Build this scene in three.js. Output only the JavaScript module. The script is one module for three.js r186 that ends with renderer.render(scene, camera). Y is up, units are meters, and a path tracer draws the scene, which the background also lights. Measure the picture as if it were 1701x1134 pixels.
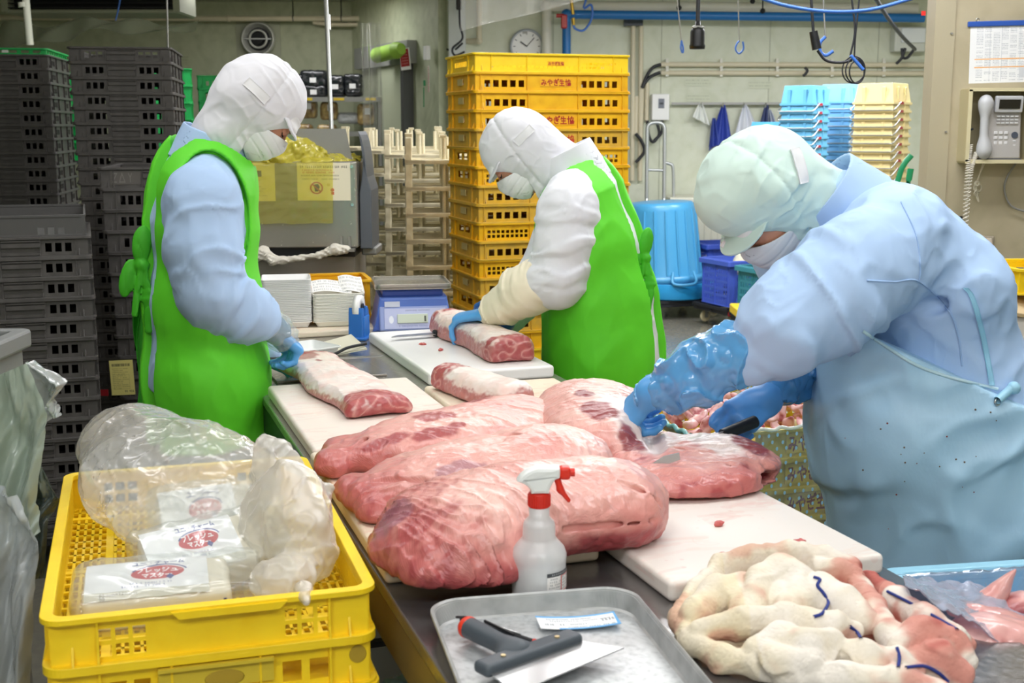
import * as THREE from 'three';
import { RectAreaLightUniformsLib } from 'three/addons/lights/RectAreaLightUniformsLib.js';
import { RoundedBoxGeometry } from 'three/addons/geometries/RoundedBoxGeometry.js';
import { ImprovedNoise } from 'three/addons/math/ImprovedNoise.js';
import { mergeGeometries } from 'three/addons/utils/BufferGeometryUtils.js';

// ---------- camera, light, exposure ----------
const scene = new THREE.Scene();
const EYE = 1.45, PITCH = Math.atan(357 / 2100), FOCAL = 2100;      // metres, radians, focal length in pixels of the 1701 x 1134 frame
const camera = new THREE.PerspectiveCamera(2 * Math.atan(567 / FOCAL) * 180 / Math.PI, 1701 / 1134, 0.05, 60);
camera.position.set(0, EYE, 0);
camera.rotation.x = -PITCH;
camera.focus = 2.9; camera.userData.fStop = 9;
const renderer = new THREE.WebGLRenderer({ antialias: true });
renderer.toneMapping = THREE.LinearToneMapping;
renderer.toneMappingExposure = 2.6;
renderer.shadowMap.enabled = true;
RectAreaLightUniformsLib.init();
scene.background = new THREE.Color(0x0b0c0a);
const CEIL = 2.68;
// fluorescent ceiling fittings: [x, z, turn, light]
const FITTINGS = [
  [-0.9, 0.45, 0, 9], [0.8, 0.5, 0, 10], [0, -0.7, 0, 1.5], [-0.2, -2.0, 0, 2.6], [1.25, -2.3, 0, 5.5], [-1.35, -2.9, 0, 3],
  [0.1, -4.0, 0, 4], [1.3, -4.0, 0, 7], [0.3, -6.0, 0, 9], [2.0, -6.5, 0, 18], [0.7, -8.0, 0, 20], [2.6, -8.3, 0, 26], [-2.1, -7.2, 0, 4], [-3.0, -10.2, 0, 6], [-1.9, -11.6, 0, 4],
];

// ---------- helpers ----------
const S = Math.sin, C = Math.cos, PI = Math.PI, R = (d) => d * PI / 180;
const V = (x, y, z) => new THREE.Vector3(x, y, z);
const clamp = (x, a, b) => x < a ? a : x > b ? b : x;
const lerp = (a, b, t) => a + (b - a) * t;
const sstep = (a, b, x) => { const t = clamp((x - a) / (b - a), 0, 1); return t * t * (3 - 2 * t); };
let seed_ = 7;
const seed = (s) => { seed_ = s; };
const rnd = () => { seed_ = (seed_ + 0x6d2b79f5) | 0; let t = Math.imul(seed_ ^ (seed_ >>> 15), 1 | seed_); t = (t + Math.imul(t ^ (t >>> 7), 61 | t)) ^ t; return ((t ^ (t >>> 14)) >>> 0) / 4294967296; };
const rr = (a, b) => a + (b - a) * rnd();
const perlin = new ImprovedNoise();
const noise = (x, y, z) => perlin.noise(x + 101.3, y + 57.7, z + 33.1);
const fbm = (x, y, z, o = 4) => { let s = 0, a = 1, n = 0; for (let i = 0; i < o; i++) { s += a * noise(x, y, z); n += a; a *= .5; x *= 2.03; y *= 2.01; z *= 2.05; } return s / n; };
const ridge = (x, y, z) => 1 - Math.abs(noise(x, y, z)) * 2;
// the point on the sight line of a photograph pixel at a surveyed distance z in front of the camera, or at a surveyed height y
const sight = (px, py) => { const X = (px - 850.5) / FOCAL, Y = (567 - py) / FOCAL, s = S(PITCH), c = C(PITCH); return [X, -s + Y * c, -c - Y * s]; };
const at = (px, py, z) => { const d = sight(px, py), t = z / d[2]; return [d[0] * t, EYE + d[1] * t, d[2] * t]; };
const on = (px, py, y) => { const d = sight(px, py), t = (y - EYE) / d[1]; return [d[0] * t, y, d[2] * t]; };

const names = {};
const numbered = (n) => { const k = names[n] = (names[n] ?? -1) + 1; return k ? n + '_' + String(k).padStart(3, '0') : n; };
function tag(o, label, category, group) { o.userData.label = label; o.userData.category = category; if (group) o.userData.group = group; return o; }
function shade(o) { o.traverse((m) => { if (m.isMesh) { m.castShadow = true; m.receiveShadow = true; } }); return o; }
function thing(name, label, category, [x, y, z] = [0, 0, 0], turn = 0, group) {
  const o = new THREE.Group(); o.name = numbered(name); o.position.set(x, y, z); o.rotation.y = turn; scene.add(o);
  return tag(o, label, category, group);
}
function part(name, geo, m, parent) {
  const g = Array.isArray(geo) ? merge(geo) : geo;
  const o = new THREE.Mesh(g, m); o.name = numbered(name); o.castShadow = o.receiveShadow = true; (parent || scene).add(o);
  return o;
}
function solo(name, label, category, geo, m, group) { return tag(part(name, geo, m, scene), label, category, group); }
function struct(name, geo, m, parent) { const o = part(name, geo, m, parent); if (!parent) o.userData.kind = 'structure'; return o; }
function copyOf(o, label, [x, y, z], turn = 0, group) {
  const c = o.clone(); c.name = numbered(o.name.replace(/_\d{3}$/, '')); scene.add(c); c.position.set(x, y, z); c.rotation.set(0, turn, 0);
  c.userData = { ...o.userData, label }; if (group) c.userData.group = group;
  c.traverse((k) => { if (k !== c) k.name = numbered(k.name.replace(/_\d{3}$/, '')); });
  return c;
}
function plain(g) {                                       // attributes alike, so that pieces of one part can be joined
  const h = g.index ? g.toNonIndexed() : g;
  for (const k of Object.keys(h.attributes)) if (!['position', 'normal', 'uv'].includes(k)) h.deleteAttribute(k);
  if (!h.attributes.uv) h.setAttribute('uv', new THREE.BufferAttribute(new Float32Array(h.attributes.position.count * 2), 2));
  return h;
}
const merge = (list) => list.length === 1 ? list[0] : mergeGeometries(list.map(plain));
const put = (g, x = 0, y = 0, z = 0, rx = 0, ry = 0, rz = 0) => { if (rx || ry || rz) g.applyMatrix4(new THREE.Matrix4().makeRotationFromEuler(new THREE.Euler(rx, ry, rz))); return g.translate(x, y, z); };
function metreUV(g) {                                      // box mapping in metres
  const p = g.attributes.position, n = g.attributes.normal, uv = new Float32Array(p.count * 2);
  for (let i = 0; i < p.count; i++) {
    const ax = Math.abs(n.getX(i)), ay = Math.abs(n.getY(i)), az = Math.abs(n.getZ(i));
    const [u, v] = ay >= ax && ay >= az ? [p.getX(i), p.getZ(i)] : ax > az ? [p.getZ(i), p.getY(i)] : [p.getX(i), p.getY(i)];
    uv[2 * i] = u; uv[2 * i + 1] = v;
  }
  g.setAttribute('uv', new THREE.BufferAttribute(uv, 2)); return g;
}
const box = (w, h, d, x = 0, y = 0, z = 0, ry = 0) => put(metreUV(new THREE.BoxGeometry(w, h, d)), x, y, z, 0, ry, 0);
const rbox = (w, h, d, r, x = 0, y = 0, z = 0, ry = 0, seg = 2) => put(metreUV(new RoundedBoxGeometry(w, h, d, seg, Math.min(r, w / 2.01, h / 2.01, d / 2.01))), x, y, z, 0, ry, 0);
const cyl = (r0, r1, h, x = 0, y = 0, z = 0, seg = 24) => new THREE.CylinderGeometry(r1, r0, h, seg).translate(x, y, z);
function rod(a, b, r, r1 = r, seg = 12) {
  const A = V(...a), B = V(...b), L = A.distanceTo(B);
  return new THREE.CylinderGeometry(r1, r, L, seg).applyQuaternion(new THREE.Quaternion().setFromUnitVectors(V(0, 1, 0), B.clone().sub(A).normalize())).translate((a[0] + b[0]) / 2, (a[1] + b[1]) / 2, (a[2] + b[2]) / 2);
}
const curve = (pts, closed = false, tension = .5) => new THREE.CatmullRomCurve3(pts.map((p) => V(...p)), closed, 'catmullrom', tension);
const tube = (pts, r, seg = 40, rad = 8, closed = false) => new THREE.TubeGeometry(curve(pts, closed), seg, r, rad, closed);
const lathe = (prof, seg = 40) => new THREE.LatheGeometry(prof.map((p) => new THREE.Vector2(p[0], p[1])), seg);
function shapeOf(pts) { const s = new THREE.Shape(); pts.forEach((p, i) => i ? s.lineTo(p[0], p[1]) : s.moveTo(p[0], p[1])); s.closePath(); return s; }
const rectHole = (s, x, y, w, h) => { const p = new THREE.Path(); p.moveTo(x, y); p.lineTo(x, y + h); p.lineTo(x + w, y + h); p.lineTo(x + w, y); p.closePath(); s.holes.push(p); };
function roundRect(w, h, r, x = 0, y = 0) {
  const s = new THREE.Shape(), a = x - w / 2, b = y - h / 2; s.moveTo(a + r, b); s.lineTo(a + w - r, b); s.absarc(a + w - r, b + r, r, -PI / 2, 0); s.lineTo(a + w, b + h - r); s.absarc(a + w - r, b + h - r, r, 0, PI / 2);
  s.lineTo(a + r, b + h); s.absarc(a + r, b + h - r, r, PI / 2, PI); s.lineTo(a, b + r); s.absarc(a + r, b + r, r, PI, 1.5 * PI); return s;
}
const extr = (s, depth, bevel = 0, seg = 6) => new THREE.ExtrudeGeometry(s, { depth, bevelEnabled: bevel > 0, bevelSize: bevel, bevelThickness: bevel, bevelOffset: -bevel, bevelSegments: 2, curveSegments: seg });
// open surface from a grid function, thickness t along its normals
function sheet(nu, nv, f, t = .002) {
  const P = [], idx = [], uv = [];
  for (let j = 0; j <= nv; j++) for (let i = 0; i <= nu; i++) { P.push(f(i / nu, j / nv)); uv.push(i / nu, j / nv); }
  const g = new THREE.BufferGeometry(), W = nu + 1;
  for (let j = 0; j < nv; j++) for (let i = 0; i < nu; i++) { const a = j * W + i; idx.push(a, a + 1, a + W, a + 1, a + W + 1, a + W); }
  g.setAttribute('position', new THREE.Float32BufferAttribute(P.flat(), 3)); g.setAttribute('uv', new THREE.Float32BufferAttribute(uv, 2)); g.setIndex(idx); g.computeVertexNormals();
  if (!t) return g;
  const p = g.attributes.position, n = g.attributes.normal, N = p.count, Q = new Float32Array(N * 6), U = new Float32Array(N * 4), I = [...idx];
  for (let k = 0; k < N; k++) { for (let c = 0; c < 3; c++) { const q = p.getComponent(k, c), m = n.getComponent(k, c); Q[3 * k + c] = q + m * t / 2; Q[3 * (N + k) + c] = q - m * t / 2; } U[2 * k] = U[2 * (N + k)] = uv[2 * k]; U[2 * k + 1] = U[2 * (N + k) + 1] = uv[2 * k + 1]; }
  for (let k = 0; k < idx.length; k += 3) I.push(idx[k] + N, idx[k + 2] + N, idx[k + 1] + N);
  const edge = (a, b) => I.push(a, a + N, b, b, a + N, b + N);
  for (let i = 0; i < nu; i++) { edge(i + 1, i); edge(nv * W + i, nv * W + i + 1); }
  for (let j = 0; j < nv; j++) { edge(j * W, (j + 1) * W); edge((j + 1) * W + nu, j * W + nu); }
  const h = new THREE.BufferGeometry(); h.setAttribute('position', new THREE.BufferAttribute(Q, 3)); h.setAttribute('uv', new THREE.BufferAttribute(U, 2)); h.setIndex(I); h.computeVertexNormals(); return h;
}

// ---------- distance fields and their surface ----------
const smin = (a, b, k) => { const h = Math.max(k - Math.abs(a - b), 0) / k; return Math.min(a, b) - h * h * k * .25; };
const smax = (a, b, k) => -smin(-a, -b, k);
// tapered capsule between joints a and b
const cone = (a, b, ra, rb) => {
  const [ax, ay, az] = a, dx = b[0] - ax, dy = b[1] - ay, dz = b[2] - az, L = dx * dx + dy * dy + dz * dz || 1e-9;
  return (x, y, z) => { x -= ax; y -= ay; z -= az; const t = clamp((x * dx + y * dy + z * dz) / L, 0, 1); x -= dx * t; y -= dy * t; z -= dz * t; return Math.sqrt(x * x + y * y + z * z) - (ra + (rb - ra) * t); };
};
const ell = (c, r, rot) => {                               // ellipsoid, optionally turned
  const q = rot ? new THREE.Matrix4().makeRotationFromEuler(new THREE.Euler(rot[0], rot[1], rot[2])).transpose().elements : null, m = Math.min(...r);
  return (x, y, z) => { x -= c[0]; y -= c[1]; z -= c[2]; if (q) { const X = q[0] * x + q[4] * y + q[8] * z, Y = q[1] * x + q[5] * y + q[9] * z, Z = q[2] * x + q[6] * y + q[10] * z; x = X; y = Y; z = Z; }
    x /= r[0]; y /= r[1]; z /= r[2]; const k0 = Math.sqrt(x * x + y * y + z * z); x /= r[0]; y /= r[1]; z /= r[2]; const k1 = Math.sqrt(x * x + y * y + z * z); return k1 < 1e-9 ? -m : k0 * (k0 - 1) / k1; };
};
// body section: from a to b, half-size across (towards lat) u and the other way v
const limb = (a, b, [ua, va], [ub, vb], lat) => {
  const A = V(...a), D = V(...b).sub(A), L = D.length(), T = D.clone().normalize(), Lt = V(...lat); Lt.addScaledVector(T, -Lt.dot(T)).normalize(); const W = V().crossVectors(T, Lt);
  return (x, y, z) => { x -= a[0]; y -= a[1]; z -= a[2]; const s = x * T.x + y * T.y + z * T.z, t = clamp(s / L, 0, 1), U = ua + (ub - ua) * t, v = va + (vb - va) * t, o = s < 0 ? s : s > L ? s - L : 0, m = Math.min(U, v);
    const p = (x * Lt.x + y * Lt.y + z * Lt.z) / U, q = (x * W.x + y * W.y + z * W.z) / v, e = o / m; return (Math.sqrt(p * p + q * q + e * e) - 1) * m; };
};
const union = (list, k) => (x, y, z) => { let d = 1e9; for (const f of list) d = smin(d, f(x, y, z), k); return d; };
// meshes f < 0 inside lo..hi on cells of the given size; paint(x, y, z, nx, ny, nz) gives a vertex colour
function surface(f, lo, hi, cell, paint) {
  const nx = Math.ceil((hi[0] - lo[0]) / cell) + 1, ny = Math.ceil((hi[1] - lo[1]) / cell) + 1, nz = Math.ceil((hi[2] - lo[2]) / cell) + 1, F = new Float32Array(nx * ny * nz);
  const B = 4, big = cell * B * 1.05 * 1.75;              // skip blocks that are far from the surface
  for (let k = 0; k < nz; k += B) for (let j = 0; j < ny; j += B) for (let i = 0; i < nx; i += B) {
    const d = f(lo[0] + (i + 1.5) * cell, lo[1] + (j + 1.5) * cell, lo[2] + (k + 1.5) * cell), skip = Math.abs(d) > big * 1.6;
    for (let c = k; c < Math.min(k + B, nz); c++) for (let b = j; b < Math.min(j + B, ny); b++) for (let a = i; a < Math.min(i + B, nx); a++)
      F[(c * ny + b) * nx + a] = (a === 0 || b === 0 || c === 0 || a === nx - 1 || b === ny - 1 || c === nz - 1) ? Math.max(1e-4, skip ? Math.abs(d) : f(lo[0] + a * cell, lo[1] + b * cell, lo[2] + c * cell)) : skip ? d : f(lo[0] + a * cell, lo[1] + b * cell, lo[2] + c * cell);
  }
  const id = new Int32Array(nx * ny * nz).fill(-1), P = [], idx = [], s = [1, nx, nx * ny], cs = [0, 1, nx, nx + 1, nx * ny, nx * ny + 1, nx * ny + nx, nx * ny + nx + 1];
  const E = [[0, 1], [2, 3], [4, 5], [6, 7], [0, 2], [1, 3], [4, 6], [5, 7], [0, 4], [1, 5], [2, 6], [3, 7]];
  for (let k = 0; k < nz - 1; k++) for (let j = 0; j < ny - 1; j++) for (let i = 0; i < nx - 1; i++) {
    const o = (k * ny + j) * nx + i; let m = 0; for (let c = 0; c < 8; c++) if (F[o + cs[c]] < 0) m |= 1 << c;
    if (m === 0 || m === 255) continue;
    let x = 0, y = 0, z = 0, n = 0;
    for (const [a, b] of E) { if (((m >> a) & 1) === ((m >> b) & 1)) continue; const fa = F[o + cs[a]], fb = F[o + cs[b]], t = fa / (fa - fb); x += (a & 1) + t * ((b & 1) - (a & 1)); y += ((a >> 1) & 1) + t * (((b >> 1) & 1) - ((a >> 1) & 1)); z += (a >> 2) + t * ((b >> 2) - (a >> 2)); n++; }
    id[o] = P.length / 3; P.push(lo[0] + (i + x / n) * cell, lo[1] + (j + y / n) * cell, lo[2] + (k + z / n) * cell);
  }
  for (let k = 1; k < nz - 1; k++) for (let j = 1; j < ny - 1; j++) for (let i = 1; i < nx - 1; i++) {
    const o = (k * ny + j) * nx + i, v = F[o] < 0;
    for (let a = 0; a < 3; a++) { if (v === F[o + s[a]] < 0) continue; const u = s[(a + 1) % 3], w = s[(a + 2) % 3], q = [id[o - u - w], id[o - w], id[o], id[o - u]]; if (v) idx.push(q[0], q[1], q[2], q[0], q[2], q[3]); else idx.push(q[0], q[2], q[1], q[0], q[3], q[2]); }
  }
  const g = new THREE.BufferGeometry(), N = P.length / 3, nor = new Float32Array(N * 3), e = cell * .45, uv = new Float32Array(N * 2), col = paint ? new Float32Array(N * 3) : null;
  for (let v = 0; v < N; v++) {
    let x = P[3 * v], y = P[3 * v + 1], z = P[3 * v + 2], gx = f(x + e, y, z) - f(x - e, y, z), gy = f(x, y + e, z) - f(x, y - e, z), gz = f(x, y, z + e) - f(x, y, z - e); const l = Math.hypot(gx, gy, gz) || 1;
    gx /= l; gy /= l; gz /= l; const d = clamp(f(x, y, z), -cell * .4, cell * .4) * .7; P[3 * v] = x - gx * d; P[3 * v + 1] = y - gy * d; P[3 * v + 2] = z - gz * d;
    nor[3 * v] = gx; nor[3 * v + 1] = gy; nor[3 * v + 2] = gz; uv[2 * v] = x; uv[2 * v + 1] = y * .7 + z * .7;
    if (paint) { const c = paint(x, y, z, gx, gy, gz); col[3 * v] = c[0]; col[3 * v + 1] = c[1]; col[3 * v + 2] = c[2]; }
  }
  g.setAttribute('position', new THREE.Float32BufferAttribute(P, 3)); g.setAttribute('normal', new THREE.BufferAttribute(nor, 3)); g.setAttribute('uv', new THREE.BufferAttribute(uv, 2)); g.setIndex(idx);
  if (paint) g.setAttribute('color', new THREE.BufferAttribute(col, 3));
  return g;
}
const lin = (hex) => { const c = new THREE.Color(hex); return [c.r, c.g, c.b]; };
const mixc = (a, b, t) => [a[0] + (b[0] - a[0]) * t, a[1] + (b[1] - a[1]) * t, a[2] + (b[2] - a[2]) * t];

// ---------- textures and materials ----------
function dataTex(n, f, srgb) {
  const d = new Uint8Array(n * n * 4);
  for (let y = 0; y < n; y++) for (let x = 0; x < n; x++) { const c = f(x / n, y / n), o = (y * n + x) * 4; d[o] = c[0]; d[o + 1] = c[1]; d[o + 2] = c[2]; d[o + 3] = 255; }
  const t = new THREE.DataTexture(d, n, n); t.wrapS = t.wrapT = THREE.RepeatWrapping; t.magFilter = THREE.LinearFilter; t.minFilter = THREE.LinearMipmapLinearFilter; t.generateMipmaps = true; if (srgb) t.colorSpace = THREE.SRGBColorSpace; t.needsUpdate = true; return t;
}
const ring = (u, v, f, o) => { const a = u * 2 * PI, b = v * 2 * PI; return fbm(C(a) * f + o, S(a) * f + C(b) * f * .7, S(b) * f + o, 4); };   // tileable
const grain = dataTex(256, (u, v) => { const k = 128 + 110 * ring(u, v, 6, 0); return [k, k, k]; });
const fine = dataTex(256, (u, v) => { const k = 128 + 60 * ring(u, v, 18, 5) + rr(-30, 30); return [k, k, k]; });
const rep = (t, k) => { const c = t.clone(); c.repeat.set(k, k); c.needsUpdate = true; return c; };
function canvasTex(w, h, draw) { const c = document.createElement('canvas'); c.width = w; c.height = h; const g = c.getContext('2d'); draw(g, w, h); const t = new THREE.CanvasTexture(c); t.colorSpace = THREE.SRGBColorSpace; t.magFilter = THREE.LinearFilter; t.anisotropy = 8; return t; }
function mottled(hex, hex2, f = 4, p = 1.5, n = 256) { const a = new THREE.Color(hex), b = new THREE.Color(hex2), A = [a.r, a.g, a.b].map((x) => x), s = (x) => 255 * (x <= .0031308 ? 12.92 * x : 1.055 * Math.pow(x, 1 / 2.4) - .055); return dataTex(n, (u, v) => { const t = Math.pow(clamp(.5 + ring(u, v, f, 2) * 1.1, 0, 1), p); return [s(lerp(A[0], b.r, t)), s(lerp(A[1], b.g, t)), s(lerp(A[2], b.b, t))]; }, true); }
const mat = (color, roughness = .6, o = {}) => new THREE.MeshPhysicalMaterial({ color: o.map ? 0xffffff : color, roughness, side: THREE.DoubleSide, ...o });
const bumpF = rep(fine, 12), bumpG = rep(grain, 4);
const M = {
  steel: mat(0xaeaaa2, .4, { metalness: .6, roughnessMap: rep(grain, 3), bumpMap: bumpF, bumpScale: .0002 }),
  steelDull: mat(0x9a9a96, .5, { metalness: .6 }),
  alu: mat(0xc4c7c6, .42, { metalness: .75 }),
  aluTray: mat(0xb9bcbb, .5, { metalness: .45, map: mottled(0xc3c5c4, 0x9da09f, 5, 2), bumpMap: bumpF, bumpScale: .0002 }),
  blade: mat(0xb9bbbc, .28, { metalness: .9 }),
  chrome: mat(0xd4d6d6, .2, { metalness: .95 }),
  black: mat(0x16171a, .45), rubber: mat(0x1c1d1f, .7), darkGrey: mat(0x3f454c, .5),
  board: mat(0xf1ebe0, .42, { map: mottled(0xf3eee5, 0xead7cb, 3, 2.4), bumpMap: bumpF, bumpScale: .0002 }),
  boardWorn: mat(0xeadfca, .5, { map: mottled(0xeee5d2, 0xdcb9a2, 4, 2.6), bumpMap: bumpG, bumpScale: .0006 }),
  boardStained: null, boardPink: null,
  boardNew: mat(0xf4f3f0, .36),
  yellow: mat(0xf6c50a, .42, { map: mottled(0xffdc22, 0xf8cf12, 4, 2), bumpMap: bumpF, bumpScale: .0002 }),
  amber: mat(0xeaa40a, .42, { map: mottled(0xf5bf16, 0xe3a60e, 3, 2) }),
  ochre: mat(0xe4ae22, .45, { map: mottled(0xe6b631, 0xc9a244, 4, 1.3) }),
  crateGrey: mat(0x5a5652, .5, { map: mottled(0x555250, 0x43403e, 4, 1.5) }),
  crateGreen: mat(0x0fae55, .5), crateBlue: mat(0x4d67c9, .42), crateTeal: mat(0x3f8d9b, .45), binBlue: mat(0x4a9dcc, .32), darkDolly: mat(0x26272a, .55),
  toteBlue: mat(0x62add6, .4), toteCream: mat(0xe9d79c, .42),
  ivory: mat(0xe2dabb, .5, { map: mottled(0xe6dec2, 0xcabf9d, 3, 1.6) }),
  white: mat(0xf2f2f0, .45), tray: mat(0xf3f3f2, .35), paper: mat(0xf0efe9, .8),
  wall: mat(0xd6dac6, .55, { map: mottled(0xd8dcc9, 0xcdd2bb, 2, 1.5), bumpMap: bumpG, bumpScale: .0004 }),
  wallGreen: mat(0xb9bfa0, .6, { map: mottled(0xbcc2a5, 0xabb193, 2, 1.5) }),
  panel: mat(0xb8ae93, .5, { map: mottled(0xbbb197, 0xafa58a, 2, 1.5) }),
  pipe: mat(0xd8cfb4, .5), pipeWhite: mat(0xdedccf, .5), pipeBlue: mat(0x1f6fb4, .4),
  floor: mat(0x7d7b6d, .38, { map: mottled(0x827f72, 0x77756a, 7, 1.2), roughnessMap: rep(grain, 1) }),
  ceiling: mat(0xb9bba8, .8),
  coatBlue: mat(0xb3d0f4, .85, { sheen: .15, bumpMap: rep(fine, 30), bumpScale: .0003 }),
  coatWhite: mat(0xe2e4ea, .85, { sheen: .15, bumpMap: rep(fine, 30), bumpScale: .0003 }),
  apronGreen: mat(0x62dc28, .62, { sheen: .1, bumpMap: rep(fine, 30), bumpScale: .0003 }),
  apronBlue: mat(0xb4dcf6, .42, { bumpMap: bumpG, bumpScale: .0005 }),
  hoodWhite: mat(0xe1e2e8, .88), hoodMint: mat(0xd3ebe2, .88), maskWhite: mat(0xe6e8ea, .8), skin: mat(0xc98f74, .55), trousers: mat(0x8fabc9, .85),
  glove: mat(0x5aa6e6, .38, { sheen: .1 }), gloveDark: mat(0x2d62a4, .42), cuffCream: mat(0xefe6cd, .85),
  film: mat(0xffffff, .12, { transmission: .95, thickness: 0, specularIntensity: 1 }),
  bag: mat(0xf4f5f4, .3, { transmission: .62, thickness: 0 }),
  bagClear: mat(0xf6f8f7, .16, { transmission: .86, thickness: 0 }),
  cord: mat(0x22242a, .5), wire: mat(0x9fa2a2, .35, { metalness: .8 }), hookBlue: mat(0x3f74cf, .4),
};
const smears = (base, n, k, a) => { seed(k); const t = canvasTex(1024, 1024, (g) => { g.fillStyle = base; g.fillRect(0, 0, 1024, 1024); g.lineCap = 'round'; for (let i = 0; i < n; i++) { const x = rr(0, 1024), y = rr(0, 1024), c = rnd() < .6 ? '206,120,108' : '226,170,150'; for (let j = 0; j < 9; j++) { g.strokeStyle = `rgba(${c},${a * rr(.25, 1)})`; g.lineWidth = rr(2, 13); g.beginPath(); const X = x + rr(-28, 28), Y = y + rr(-28, 28); g.moveTo(X, Y); g.bezierCurveTo(X + rr(-70, 70), Y + rr(-20, 20), X + rr(-110, 110), Y + rr(-30, 30), X + rr(-140, 140), Y + rr(-40, 40)); g.stroke(); } } for (let i = 0; i < n * 4; i++) { g.fillStyle = `rgba(200,110,100,${a * rr(.3, 1.2)})`; g.beginPath(); g.arc(rr(0, 1024), rr(0, 1024), rr(1, 5), 0, 7); g.fill(); } }); t.wrapS = t.wrapT = THREE.RepeatWrapping; return t; };
M.boardStained = mat(0xffffff, .42, { map: smears('#f2ebe2', 60, 201, .1), bumpMap: bumpF, bumpScale: .0002 }); M.boardPink = mat(0xffffff, .42, { map: smears('#f0e6da', 90, 207, .08), bumpMap: bumpF, bumpScale: .0002 }); M.boardWorn = mat(0xffffff, .5, { map: smears('#ecdfc8', 90, 211, .12), bumpMap: bumpG, bumpScale: .0005 });
const vcol = (o = {}) => new THREE.MeshPhysicalMaterial({ color: 0xffffff, vertexColors: true, roughness: .5, side: THREE.DoubleSide, ...o });
// ---------- the room ----------
struct('floor', box(16, .1, 18, -1.5, -.05, -6.5), M.floor);
struct('ceiling', box(16, .1, 18, -1.5, CEIL + .05, -6.5), M.ceiling);
struct('wall_back_right', box(7.4, CEIL, .12, 3.15, CEIL / 2, -11.06), M.wall);
for (let i = 0; i < 7; i++) struct('wall_seam', box(.006, CEIL, .004, .35 + i * .92, CEIL / 2, -10.998), mat(0xb4b8a4, .6), scene.getObjectByName('wall_back_right'));
{ const a = [-1.52, -13.1], b = [-.52, -11.0], L = Math.hypot(b[0] - a[0], b[1] - a[1]), t = Math.atan2(-(b[1] - a[1]), b[0] - a[0]);
  const o = struct('wall_side', box(L, CEIL, .12), M.wallGreen); o.position.set((a[0] + b[0]) / 2 - .05, CEIL / 2, (a[1] + b[1]) / 2); o.rotation.y = t; }
struct('wall_back_left', box(7.6, CEIL, .12, -5.2, CEIL / 2, -13.1), M.wallGreen);
struct('wall_left', box(.12, CEIL, 18, -6.0, CEIL / 2, -6.5), M.wallGreen);
struct('wall_right', box(.12, CEIL, 18, 4.6, CEIL / 2, -6.5), M.wall);
struct('wall_front', box(16, CEIL, .12, -1.5, CEIL / 2, 1.6), M.wall);
struct('wall_partition', [box(3.2, CEIL, .09, 3.18, CEIL / 2, -4.87)], M.panel);
struct('trim_1', [box(.075, CEIL, .1, 1.605, CEIL / 2, -4.865)], mat(0xb4ab92, .45));
for (let i = 0; i < 7; i++) part('screw', cyl(.004, .004, .006, 0, 0, 0, 10).rotateX(PI / 2).translate(1.63, .35 + i * .36, -4.812), M.steelDull, scene.getObjectByName('trim_1'));
struct('column', box(.14, CEIL, .14, -.46, CEIL / 2, -10.93), mat(0xd3d8d6, .5));
FITTINGS.forEach(([x, z, t, I], i) => {
  const o = thing('ceiling_light', 'white fluorescent ceiling fitting with two tubes above the view', 'light', [x, CEIL, z], t, 'fluorescent ceiling fittings');
  part('housing', rbox(1.24, .05, .3, .012, 0, -.026, 0), M.white, o);
  for (const s of [-1, 1]) part('tube', cyl(.016, .016, 1.18, 0, 0, 0, 14).rotateZ(PI / 2).translate(0, -.068, s * .08), mat(0xffffff, .5, { emissive: 0xfff6e6, emissiveIntensity: 3 }), o);
  const l = new THREE.RectAreaLight(0xf7f8ff, I, 1.2, .3); l.position.set(0, -.09, 0); l.rotation.x = -PI / 2; o.add(l);
});
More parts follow.
